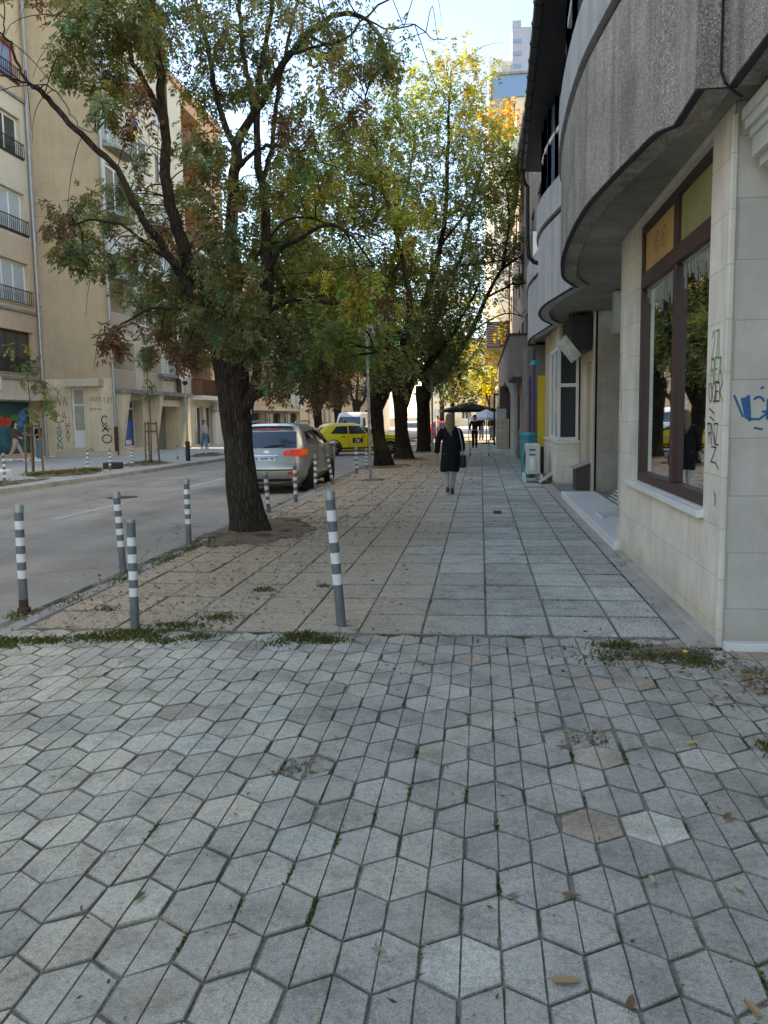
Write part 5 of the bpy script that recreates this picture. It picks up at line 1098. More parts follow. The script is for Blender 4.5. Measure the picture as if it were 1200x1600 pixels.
# folded metal rack lying on the marble step
rk=empty('metal_rack',(2.02,12.9,.118),0,'slatted metal shoe-scraper rack propped on the white step','rack')
m=MB(); A_=[(-.20,-.3,.01),(-.20,.5,.01),(.16,.5,.42),(.16,-.3,.42)]
for k in range(12):
    t=k/11; a=Vector(A_[0])*(1-t)+Vector(A_[3])*t; b=Vector(A_[1])*(1-t)+Vector(A_[2])*t; m.bar(a,b,.014)
m.bar(A_[0],A_[1],.03); m.bar(A_[3],A_[2],.03)
m.build('slats',K['acwhite'],rk)
m=MB(); m.bar((.16,-.29,.42),(.18,-.29,0),.025); m.bar((.16,.49,.42),(.18,.49,0),.025); m.bar((-.2,-.29,.01),(.18,-.29,.01),.02); m.build('prop',K['acwhite'],rk)
# hanging tilted metal sign under the third bay
hs=empty('hanging_sign',(1.75,17.2,2.96),0,'tilted silver lozenge sign with a white scribble under the balconies','sign')
mr=Matrix.Rotation(R(-33),4,'Y'); m=MB(); m.obox((0,0,0),(.25,.05,.52),Matrix.Rotation(R(-38),4,'Y')); m.build('panel',K['foil'],hs,bevel=.008)
m=MB(); m.tube([(.02,0,.25),(.02,0,.70)],.012,6); m.build('hanger',K['black'],hs)
Ph=Plane((0,-.03,0),(1,0,0),(0,-1,0)); strokes(Ph,hs,[[(-.02,.08),(.03,.05),(.035,-.01),(-.0,-.04)],arc(-.03,.03,.02,.02,0,360,8),arc(.02,-.09,.02,.025,0,360,8),[(.06,.1),(.1,.0)]],K['whitecloth'],.018,.004,'scribble')
# dark duct box above it
m=MB(); m.box(1.82,2.23,17.3,19.2,2.95,3.64); o=m.build('duct_box',K['black'],bevel=.01); tag(o,'black boxed duct under the soffit beside the tilted sign','duct')
# utility cabinet and frame further on
uc=empty('utility_cabinet',(1.1,43,0),0,'beige carved stone cabinet with a white meter box on top, beside the far wall','cabinet'); m=MB(); m.box(-.33,.33,-.25,.25,0,1.5)
m.build('body',K['stone'],uc,bevel=.02); m=MB(); m.box(-.3,.2,-.2,.2,1.51,2.0); m.build('meter_box',K['acwhite'],uc,bevel=.02); m=MB()
for i in range(5):
    for j in range(3): m.box(-.28+.2*j,-.12+.2*j,-.258,-.251,.12+.27*i,.34+.27*i)
m.build('panel',K['stoney'],uc)
fr_=empty('steel_doorway',(.78,48,0),0,'tall black steel doorway frame beside the pavement far ahead','frame'); m=MB(); m.box(-.05,.05,-.05,.05,0,2.9); m.box(.05,1.3,-.05,.05,2.8,2.9); m.box(1.2,1.3,-.05,.05,0,2.8); m.box(.05,1.2,-.04,.04,0,.08); m.build('frame',K['black'],fr_)
bs=tag(MB().box(1.62,2.0,46.5,47,0,5.2).build('black_banner',K['black']),'tall black panel standing behind the steel doorway frame','panel')
def parasol(x,y,r,h,mat,label):
    o=empty('cafe_parasol',(x,y,0),0,label,'parasol'); m=MB(); n=8
    ring=[(r*math.cos(2*math.pi*k/n),r*math.sin(2*math.pi*k/n),h-.5) for k in range(n)]; v=[(p[0],p[1],p[2]-.14) for p in ring]
    m.add(ring+v+[(0,0,h)],[(k,(k+1)%n,2*n) for k in range(n)]+[(k,(k+1)%n,n+(k+1)%n,n+k) for k in range(n)]); m.build('canopy',mat,o,fix=False)
    m=MB(); m.lathe([(.25,0),(.25,.06),(.03,.08),(.025,h)],(0,0,0),8); m.build('pole',K['black'],o)
parasol(-.75,54,1.9,2.55,K['parasolb'],'black cafe parasol beyond the walking woman'); parasol(.35,50,1.1,2.05,K['parasolw'],'white cafe parasol just right of the black one')
# staked saplings across the road (trunk, leaves, three stakes)
# ================================================================== PEOPLE
def skinned(name,verts,edges,radii,mat,parent=None,sub=2,root=0,mats=None):
    me=bpy.data.meshes.new(name); me.from_pydata(verts,edges,[]); o=bpy.data.objects.new(name,me); col.objects.link(o); me.materials.append(mat)
    sm=o.modifiers.new('skin','SKIN'); sm.use_smooth_shade=True
    for i,d in enumerate(me.skin_vertices[0].data):
        r=radii[i]; d.radius=r if hasattr(r,'__len__') else (r,r); d.use_root=(i==root)
    s=o.modifiers.new('sub','SUBSURF'); s.levels=sub; s.render_levels=sub
    if parent: o.parent=parent
    return o
def person(loc,rz,label,H,legs,arms,head=(0,0),hair=None,hairlen=.3,top=None,bottom=None,shoes=None,coat=None,topmat=None,face=True,sleeve=True):
    """legs: list of (hip dx, knee (x,y,z), ankle (x,y,z)); arms: (elbow, wrist); units scaled by H/1.7"""
    k=H/1.7; o=empty('person',loc,rz,label,'person'); S=lambda p: (p[0]*k,p[1]*k,p[2]*k)
    V=[(0,0,.93),(0,0,1.08),(0,.01,1.25),(0,0,1.38),(0,.0,1.46),(head[0]*.5,.015+head[1]*.5,1.53),(head[0],.02+head[1],1.60),(head[0],.02+head[1],1.66)]
    r=[(.145,.11),(.125,.095),(.14,.10),(.13,.08),(.06,.055),(.055,.06),(.075,.092),(.055,.065)]; E=[(i,i+1) for i in range(7)]
    parts={}
    for s_,(kn,an) in zip((-1,1),legs):
        b=len(V); V+= [(s_*.09,0,.86),kn,(an[0]*.8+kn[0]*.2,an[1]*.8+kn[1]*.2,an[2]*.8+kn[2]*.2),an,(an[0]+s_*.01,an[1]+.13,an[2]-.055)]; r+=[(.085,.09),(.055,.058),(.045,.048),(.036,.04),(.035,.025)]; E+=[(0,b),(b,b+1),(b+1,b+2),(b+2,b+3),(b+3,b+4)]
    for s_,(el,wr) in zip((-1,1),arms):
        b=len(V); V+=[(s_*.175,0,1.38),el,wr]; r+=[(.052,.055),(.038,.04),(.026,.03)]; E+=[(3,b),(b,b+1),(b+1,b+2)]
        d=(Vector(wr)-Vector(el)).normalized(); sd_=d.cross(Vector((0,1,0))).normalized() if abs(d.y)<.8 else Vector((1,0,0)); fw_=d.cross(sd_).normalized()
        pb=len(V); V.append(tuple(Vector(wr)+d*.05)); r.append((.03,.02)); E.append((b+2,pb))
        for q in range(4):
            f0=Vector(wr)+d*.10+fw_*(-.027+.018*q); L=(.055,.068,.064,.05)[q]; V+=[tuple(f0),tuple(f0+d*L*.6+sd_*(-s_*.004)),tuple(f0+d*L+sd_*(-s_*.02))]; r+=[(.0095,.0095),(.009,.009),(.0075,.0075)]; E+=[(pb,pb+1+3*q),(pb+1+3*q,pb+2+3*q),(pb+2+3*q,pb+3+3*q)]
        t0=len(V); V+=[tuple(Vector(wr)+d*.055+fw_*.035),tuple(Vector(wr)+d*.10+fw_*.05)]; r+=[(.011,.011),(.009,.009)]; E+=[(pb,t0),(t0,t0+1)]
    body=skinned('body',[S(p) for p in V],E,[(a*k,b*k) for a,b in r],K['skin'],o)
    hx_,hy_=head
    if face:
        fm=MB()
        for sx in (-1,1): fm.lathe([(.001,.0),(.010,.004),(.001,.010)],(S((hx_+sx*.03,.02+hy_+.083,1.615))),6,'y'); 
        fm.build('eyes',K['black'],body); fm=MB(); fm.add([S(p) for p in [(hx_-.012,hy_+.098,1.575),(hx_+.012,hy_+.098,1.575),(hx_,hy_+.128,1.58),(hx_,hy_+.10,1.62)]],[(0,1,2),(1,3,2),(0,2,3)]); fm.build('nose',K['skin'],body); fm=MB(); fm.box(*[v*k for v in (hx_-.022,hx_+.022,hy_+.085,hy_+.105,1.545,1.552)]); fm.build('mouth',K['lampred'],body)
    if hair:
        hm=MB()
        def hp(u,v):
            a=u*2*math.pi; 
            z=1.745-.085*min(1,v/.28)**2-(.12+hairlen)*max(0,v-.25)/.75; rr=math.sin(min(1,v/.28)*math.pi/2)*(1-.25*max(0,v-.5)*2)
            front=max(0,math.sin(a)); w=.095*(1+.18*max(0,v-.3)*(1 if hairlen>.25 else 0)); lim=1
            y=.02+hy_+.105*rr*math.sin(a)*(1 if math.sin(a)<0 else .75); x=hx_+w*rr*math.cos(a)
            if math.sin(a)>.1: z=max(z,1.655+.0*v+.02*math.sin(a)) # open at the face
            zd=1.60-z
            if zd>0: y-=.02*zd*(1) ; y=min(y,.0+hy_); y-=.045*min(1,zd/.15)
            x+=.006*math.sin(23*u*6.28+v*5); 
            return S((x,y,z))
        hm.grid(hp,36,14); hm.build('hair',hair,o,smooth=True,fix=False)
    if top:
        Vt=[(0,0,.93),(0,0,1.08),(0,.01,1.25),(0,0,1.40),(0,0,1.45)]; rt_=[(.165,.135),(.145,.12),(.16,.125),(.145,.10),(.075,.07)]; Et=[(0,1),(1,2),(2,3),(3,4)]
        for s_,(el,wr) in zip((-1,1),arms):
            b=len(Vt); e2=tuple(Vector(wr)*.92+Vector(el)*.08) if sleeve else tuple(Vector(el)*.7+Vector((s_*.18,0,1.38))*.3); Vt+=[(s_*.18,0,1.375),el,e2] if sleeve else [(s_*.18,0,1.375),e2]; rt_+=[(.07,.072),(.056,.058),(.044,.046)] if sleeve else [(.07,.07),(.06,.06)]; Et+=[(3,b),(b,b+1)]+([(b+1,b+2)] if sleeve else [])
        skinned('top',[S(p) for p in Vt],Et,[(a*k,b*k) for a,b in rt_],top,o)
    if bottom:
        Vb=[(0,0,.99),(0,0,.90)]; rb_=[(.158,.125),(.165,.135)]; Eb=[(0,1)]
        for s_,(kn,an) in zip((-1,1),legs):
            b=len(Vb); Vb+=[(s_*.095,0,.80),kn,(an[0],an[1],an[2]+.02)]; rb_+=[(.10,.105),(.078,.08),(.075,.08)]; Eb+=[(1,b),(b,b+1),(b+1,b+2)]
        skinned('trousers',[S(p) for p in Vb],Eb,[(a*k,b*k) for a,b in rb_],bottom,o)
    for s_,(kn,an) in zip((-1,1),legs):
        sm=MB(); c=S(an); 
        sm.lathe([(.04*k,.06*k),(.05*k,.02*k),(.055*k,-.03*k),(.05*k,-.065*k)],(c[0],c[1]+.05*k,c[2]),12,'z',.85,2.35); sm.build('shoe',shoes or K['whitecloth'],o,smooth=50)
    return o
# walking woman in the long dark coat, seen from behind (she faces +Y)
wm=person((-.64,17.84,-.002),0,'woman in a long dark coat with long hair and a shoulder bag walking away',1.69,[((-.085,.0,.48),(-.06,-.12,.11)),((.075,.12,.50),(.035,.06,.075))],[((-.265,-.04,1.12),(-.29,.0,.86)),((.245,.0,1.12),(.26,.08,.90))],(0,0),K['hairblond'],.40,None,None,K['anth'])
def coat(u,v):
    a=u*2*math.pi; z=1.47-.98*v
    prof=[(0,.075,.07),(.06,.165,.10),(.14,.20,.115),(.35,.185,.12),(.5,.19,.135),(.8,.205,.155),(.95,.20,.15),(1,.19,.14)]
    for p,q in zip(prof[:-1],prof[1:]):
        if p[0]<=v<=q[0]: t=(v-p[0])/(q[0]-p[0]+1e-9); wx=p[1]+(q[1]-p[1])*t; wy=p[2]+(q[2]-p[2])*t; break
    f=1+.05*math.sin(7*a+5*v)*v+.025*math.sin(13*a-9*v)+.02*math.sin(4*a+14*v)
    return (wx*f*math.cos(a)+.012*math.sin(4*v),wy*f*math.sin(a),z+.012*math.sin(3*a)*(v>.9))
m=MB(); m.grid(coat,40,26); cm=m.build('coat',K['navy'],wm,smooth=True,fix=False)
for s_,(el,wr) in zip((-1,1),[((-.265,-.04,1.12),(-.29,.0,.86)),((.245,.0,1.12),(.26,.08,.90))]):
    skinned('sleeve',[(s_*.12,0,1.385),(s_*.185,0,1.35),(el[0],el[1],el[2]),tuple(Vector(wr)*.97+Vector(el)*.03)],[(0,1),(1,2),(2,3)],[(.07,.075),(.082,.085),(.066,.07),(.058,.062)],K['navy'],wm)
skinned('leggings',[(0,0,.9),(-.09,0,.8),(-.085,0,.48),(-.06,-.12,.13),(.09,0,.8),(.075,.12,.5),(.035,.06,.10)],[(0,1),(1,2),(2,3),(0,4),(4,5),(5,6)],[(.12,.1),(.09,.095),(.062,.066),(.045,.048),(.09,.095),(.062,.066),(.045,.048)],K['ltgrey'],wm)
bag=empty('shoulder_bag',(-.64+.27,17.76,.62),0,'small black bag hanging from the right shoulder of the woman in the coat','bag')
m=MB(); m.lathe([(.02,-.14),(.13,-.12),(.16,0),(.13,.13),(.03,.15)],(0,0,.08),14,'z',.5,1.0); m.build('bag_body',K['black'],bag,smooth=50)
m=MB(); m.tube([(.0,-.11,.18),(-.02,-.13,.45),(-.09,-.10,.78),(-.10,.0,.82),(-.06,.10,.6),(.0,.10,.2)],.010,6); m.build('strap',K['galv'],bag)
pp=person((-19.55,33.3,0),R(-75),'woman in brown jacket and tan trousers striding past the painted shop window',1.70,[((-.08,.17,.50),(-.06,.30,.09)),((.08,-.10,.50),(.06,-.34,.12))],[((-.26,.10,1.15),(-.2,.30,1.2)),((.25,-.02,1.13),(.18,.2,1.05))],(0,0),K['hairdark'],.28,K['browncloth'],K['tancloth'],K['whitecloth'])
pp2=person((-18.55,33.4,0),R(140),'person in black top and blue jeans standing in front of the painted shop window',1.70,[((-.08,.02,.49),(-.09,.0,.085)),((.08,.03,.49),(.10,.02,.085))],[((-.26,.06,1.14),(-.14,.24,1.12)),((.25,.06,1.14),(.13,.24,1.12))],(0,.03),K['hairdark'],.04,K['blackcloth'],K['jeans'],K['whitecloth'])
fo_=empty('blue_folder',(-18.68,33.12,1.22),R(140),'blue folder held by the person in black','folder'); m=MB(); m.obox((0,0,0),(.26,.03,.34)); m.build('cover',K['ltblue'],fo_,bevel=.004)
pp3=person((-15.6,46,0),R(-120),'girl with long dark hair, pale top and blue jeans walking past the garages',1.62,[((-.08,.06,.49),(-.07,.12,.085)),((.08,-.05,.49),(.08,-.2,.12))],[((-.26,.0,1.14),(-.24,.08,.9)),((.25,-.02,1.14),(.2,.16,1.05))],(0,0),K['hairdark'],.34,K['pinkcloth'],K['jeans'],K['whitecloth'])
far=[(-.30,43.5,R(175),'dark-dressed person standing right behind the walking woman','blackcloth','blackcloth'),(.05,58,R(20),'person in a dark jacket under the white parasol','navy','jeans'),(.75,57,R(160),'person in dark clothes beside the black steel frame','blackcloth','jeans'),(1.05,58.5,R(0),'person in a reddish top farthest along the pavement','red','navy'),(-3.05,60,R(90),'person in a pale pink top by the far parked cars','pinkcloth','jeans')]
for x,y,rz,lb,tp,bt_ in far: person((x,y,0),rz,lb,1.68,[((-.08,.03,.49),(-.09,.02,.085)),((.08,-.02,.49),(.09,-.05,.09))],[((-.25,.0,1.14),(-.25,.06,.9)),((.25,.0,1.14),(.22,.1,.92))],(0,0),K['hairdark'],.1,K[tp],K[bt_],K['blackcloth'])

def ac_unit(x,y,z,rz,label):
    o=empty('air_conditioner',(x,y,z),rz,label,'air conditioner'); m=MB(); m.box(-.42,.42,-.16,.16,0,.6); m.build('casing',K['acwhite'],o,bevel=.02)
    m=MB(); m.lathe([(.001,-.004),(.22,-.004),(.22,.004)],(-.1,-.162,.3),18,'y'); m.build('fan_grille',K['galv'],o); m=MB(); m.box(-.3,-.26,-.1,.4,-.06,-.003); m.box(.26,.3,-.1,.4,-.06,-.003); m.build('bracket',K['galv'],o)
ac_unit(-17.22,53.6,2.25,R(90),'air conditioner on the orange flats below their lowest balcony')
ac_unit(-20.75,33.9,3.05,R(90),'air conditioner on the fascia of the rendered flats above the shop')
ac_unit(-17.25,44.75,7.0,R(90),'air conditioner between upper windows of the balcony flats')
# ================================================================== TREES
PAL={0:(.155,.178,.088),1:(.190,.222,.070),2:(.18,.12,.075),3:(.25,.275,.06),4:(.62,.33,.03),5:(.34,.31,.06),6:(.60,.52,.04)}  # yellower kinds on crown tops put sunlight, besides young leaves, into the colour
def leaf_arrays(clumps,nscale=1.0,rach=.20,ll=.06,lw=.020,pairs=4,droop=.55,spread=.55,seed=1):
    g=np.random.default_rng(seed); P=[];D=[];Ccol=[]
    for (x,y,z,r,n,k) in clumps:
        N=max(3,int(n*nscale)); c=np.array([x,y,z])
        # leaves sit in a few bunches inside each clump
        nb=max(2,N//9); bc=g.normal(0,spread,(nb,3))*r; idx=g.integers(0,nb,N)
        off=bc[idx]+g.normal(0,.16,(N,3))*r; off[:,2]*=.85
        d=g.normal(0,.6,(N,3))+off/max(r,.1)*.35; d[:,2]-=droop; d/=np.linalg.norm(d,axis=1)[:,None]
        P.append(c+off); D.append(d)
        base=np.array(PAL[k]); v=g.uniform(.55,1.45,(N,1))*g.uniform(.7,1.35,(nb,1))[idx]; hue=g.normal(0,.10,(N,1))+g.normal(0,.14,(nb,1))[idx]
        t=base*v*np.concatenate([1+hue,1-hue*.3,1-hue],1)
        br=(g.random(N)<.05)|((g.random(nb)<(.05 if k in(0,1) else .02))[idx]); t[br]=np.array(PAL[2])*g.uniform(.7,1.2,(br.sum(),1))
        Ccol.append(t)
    P=np.concatenate(P);D=np.concatenate(D);T=np.clip(np.concatenate(Ccol),.008,.9); N=len(P)
    up=np.array([0,0,1.0]); side=np.cross(D,up+g.normal(0,.25,(N,3))); side/=np.linalg.norm(side,axis=1)[:,None]+1e-9
    nrm=np.cross(side,D)
    Vs=[];Ts=[]
    L0=rach*g.uniform(.7,1.25,N)
    for j in range(pairs*2+1):
        if j==pairs*2: t=1.0; s=0
        else: t=.28+.66*(j//2)/max(1,pairs-1) if pairs>1 else .6; s=1 if j%2 else -1
        b=P+D*(L0*t)[:,None]; b[:,2]-=L0*.35*t*t
        ld=D*(.55 if s else 1)+side*(s*.85)+np.array([0,0,-.35])+g.normal(0,.18,(N,3)); ld/=np.linalg.norm(ld,axis=1)[:,None]
        wv=np.cross(ld,nrm+g.normal(0,.35,(N,3))); wv/=np.linalg.norm(wv,axis=1)[:,None]+1e-9
        l=(ll*g.uniform(.7,1.2,N))[:,None]; w_=lw*(l/ll)
        Vs.append(np.stack([b,b+ld*l*.42+wv*w_,b+ld*l,b+ld*l*.42-wv*w_],1)); Ts.append(T*g.uniform(.85,1.15,(N,1)))
    V=np.concatenate(Vs).reshape(-1,3); F=np.arange(len(V)).reshape(-1,4); return V,F,np.concatenate(Ts)
def trunk_mesh(m,path,radii,n=22,flare=0,seed=0,ridge=.09):
    P=[Vector(p) for p in path]; R_=random.Random(seed); ph=[R_.uniform(0,6.28) for _ in range(6)]
    # resample
    pts=[];rad=[]
    for i in range(len(P)-1):
        k=max(2,int((P[i+1]-P[i]).length/.12))
        for j in range(k): t=j/k; pts.append(P[i].lerp(P[i+1],t)); rad.append(radii[i]+(radii[i+1]-radii[i])*t)
    pts.append(P[-1]); rad.append(radii[-1]); vs=[]
    z0=pts[0].z
    for p,r in zip(pts,rad):
        h=p.z-z0; fl=flare*math.exp(-h*3.2)
        for k in range(n):
            a=2*math.pi*k/n
            f=1+ridge*.5*math.sin(3*a+ph[0]+h*.5)+ridge*.5*math.sin(7*a+ph[1]-h*.9)+ridge*.4*math.sin(5*a+2.3*h+ph[2])+R_.uniform(-.035,.035)+fl*(1+.55*math.sin(5*a+ph[3]))
            vs.append((p.x+r*f*math.cos(a),p.y+r*f*math.sin(a),p.z))
    N=len(pts); m.add(vs,[(i*n+k,i*n+(k+1)%n,(i+1)*n+(k+1)%n,(i+1)*n+k) for i in range(N-1) for k in range(n)]+[tuple((N-1)*n+k for k in range(n))])
def curve(path,per=5):
    P=[Vector(p) for p in path]; out=[]
    for i in range(len(P)-1):
        p0=P[max(i-1,0)];p1=P[i];p2=P[i+1];p3=P[min(i+2,len(P)-1)]
        for j in range(per):
            t=j/per; out.append(.5*((2*p1)+(p2-p0)*t+(2*p0-5*p1+4*p2-p3)*t*t+(-p0+3*p1-3*p2+p3)*t**3))
    out.append(P[-1]); return out
def limb(m,path,r0,r1,n=8,per=4,wig=0):
    c=curve(path,per); N=len(c); 
    if wig: c=[p+Vector((random.gauss(0,wig),random.gauss(0,wig),random.gauss(0,wig))) if 0<i<N-1 else p for i,p in enumerate(c)]
    m.tube(c,[r0+(r1-r0)*(i/(N-1))**.8 for i in range(N)],n,True,.06); return c
def twigs(m,clumps,samples,r=.012,frac=1.0,sub=3,seed=0,maxd=3.0):
    R_=random.Random(seed); S=[Vector(s) for s in samples]
    for (x,y,z,rr,n,k) in clumps:
        if R_.random()>frac: continue
        c=Vector((x,y,z)); best=min(S,key=lambda s:(s-c).length+.35*max(0,s.z-c.z))
        if (best-c).length>maxd: continue
        mid=best.lerp(c,.5)+Vector((R_.gauss(0,.1),R_.gauss(0,.1),.12+R_.random()*.2))*(best-c).length*.5
        q=curve([best,mid,c],4); m.tube(q,[r*(1-.65*i/(len(q)-1)) for i in range(len(q))],5)
        for _ in range(sub):
            a=q[R_.randint(4,len(q)-1)]; d=Vector((R_.gauss(0,1),R_.gauss(0,1),R_.gauss(.1,.8))).normalized()*rr*R_.uniform(.6,1.2)
            b=a+d; e=b+Vector((d.x*.4,d.y*.4,-abs(d.z)*.3-.08)); qq=curve([a,a.lerp(b,.6)+Vector((0,0,.05)),b,e],2); m.tube(qq,[r*.4*(1-.6*i/(len(qq)-1)) for i in range(len(qq))],3,False)
CL1=[(-4.8,10.26,6.53,0.43,60,0),(-5.47,11.24,6.48,0.28,36,0),(-4.5,10.68,6.47,0.45,60,0),(-4.7,12.33,7.44,0.57,60,1),(-5.0,11.5,6.43,0.34,34,0),(-3.93,9.71,5.32,0.27,26,2),(-4.28,9.54,5.35,0.22,20,0),(-4.85,13.08,7.32,0.4,34,0),(-4.25,10.33,6.71,0.4,40,0),(-3.81,11.15,6.94,0.39,34,0),(-6.21,12.69,4.71,0.35,44,0),(-5.6,11.0,4.02,0.2,26,0),(-5.65,12.18,4.8,0.28,30,0),(-5.33,11.02,3.93,0.2,22,0),(-5.22,11.55,3.98,0.21,18,0),(-5.09,9.98,4.1,0.12,12,2),(-4.82,11.53,4.83,0.23,16,0),(-5.21,13.18,5.02,0.43,34,0),(-4.6,11.17,3.84,0.33,36,0),(-4.86,12.77,4.53,0.41,32,2),(-4.3,12.55,5.06,0.33,24,1),(-3.39,10.6,4.25,0.33,36,0),(-5.14,12.83,5.65,0.24,10,0),(-4.18,12.29,5.76,0.26,18,0),(-3.68,11.36,5.05,0.35,34,0),(-3.23,10.5,5.09,0.29,30,0),(-4.52,13.17,7.05,0.38,26,0),(-3.7,11.91,6.94,0.42,40,0),(-3.78,12.7,6.55,0.39,30,0),(-4.26,13.21,6.67,0.3,20,1),(-3.28,12.69,7.24,0.45,36,0),(-3.06,13.35,7.03,0.45,34,1),(-3.17,11.66,6.3,0.32,22,0),(-3.14,12.96,7.75,0.54,40,0),(-2.34,11.82,6.98,0.42,32,0),(-2.26,13.39,7.17,0.47,44,2),(-1.81,13.21,7.09,0.43,44,0),(-1.23,10.71,6.27,0.3,24,0),(-2.0,10.84,5.76,0.28,24,1),(-1.13,11.09,6.12,0.2,16,0),(-3.98,13.49,8.1,0.42,28,0),(-1.8,11.8,7.01,0.31,18,0),(-2.58,12.41,5.98,0.31,22,0),(-2.53,11.36,5.09,0.33,26,1),(-2.05,12.02,5.78,0.28,16,0),(-2.77,11.63,5.69,0.27,16,2),(-1.61,11.52,5.91,0.21,12,2),(-2.28,12.27,5.44,0.32,18,1),(-3.24,12.27,4.95,0.34,30,1),(-3.0,13.29,5.0,0.45,34,1),(-2.36,12.58,4.89,0.39,28,3),(-3.84,13.37,5.25,0.31,26,0),(-5.26,13.14,3.65,0.42,48,0),(-5.03,13.57,3.47,0.46,60,0),(-4.14,12.55,3.65,0.5,80,0),(-3.26,10.92,3.2,0.47,90,0),(-3.29,13.15,3.89,0.57,84,1),(-2.96,13.49,3.53,0.56,86,0),(-2.5,13.3,3.69,0.53,76,1),(-3.27,12.22,3.09,0.53,90,0),(-2.9,12.68,2.94,0.47,76,0),(-1.92,11.08,2.93,0.39,66,1),(-4.55,13.06,3.02,0.32,44,0),(-4.75,12.24,2.95,0.26,32,2),(-4.06,11.31,2.62,0.16,22,2),(-4.38,9.7,2.67,0.15,24,2),(-5.35,13.13,2.82,0.2,16,0),(-4.3,13.57,3.24,0.35,50,0),(-3.09,10.68,2.73,0.25,40,0),(-2.08,12.96,2.75,0.42,56,1),(-2.41,11.71,2.5,0.38,58,0),(-2.67,10.88,2.43,0.28,44,0),(-2.07,11.34,2.19,0.26,36,2),(-2.9,12.86,4.31,0.47,64,1),(-3.49,13.19,4.49,0.43,52,0),(-3.2,10.54,3.86,0.31,46,0),(-2.13,12.37,4.0,0.46,56,1),(-1.5,10.54,3.33,0.34,44,3),(-2.64,12.7,2.18,0.25,26,0),(-2.7,11.46,2.14,0.18,18,2),(-2.05,13.22,3.49,0.41,40,2),(-4.68,13.54,4.32,0.42,44,0),(-4.45,12.02,3.76,0.31,36,0),(-5.29,14.39,11.74,0.52,40,0),(-1.16,14.16,10.61,0.45,40,0),(-5.11,14.31,10.84,0.43,40,2),(-1.45,11.53,8.77,0.57,40,0),(-1.21,12.65,9.13,0.49,40,0),(-4.41,14.11,10.95,0.46,40,1),(-3.2,9.85,7.51,0.4,40,0),(-2.32,10.08,7.8,0.54,40,1),(-4.86,12.6,9.44,0.52,40,0),(-5.66,14.23,10.56,0.52,40,1),(-4.58,10.62,7.66,0.57,40,1),(-3.85,11.18,7.88,0.41,40,0),(-4.65,11.23,7.89,0.45,40,0),(-2.82,12.92,10.48,0.52,40,1),(-5.34,12.9,8.8,0.59,40,0),(-2.53,11.35,7.6,0.49,40,0),(-6.77,13.42,8.76,0.46,40,0),(-4.97,13.77,9.18,0.42,40,1),(-4.03,12.51,9.25,0.57,40,2),(-3.68,11.39,8.8,0.48,40,2),(-5.44,10.52,7.26,0.58,40,2),(-0.95,12.37,8.42,0.41,40,2),(-2.94,13.65,9.82,0.46,40,1),(-1.81,13.89,8.92,0.59,40,0),(-6.74,13.53,8.96,0.54,40,0),(-1.58,13.92,9.71,0.4,40,0)]
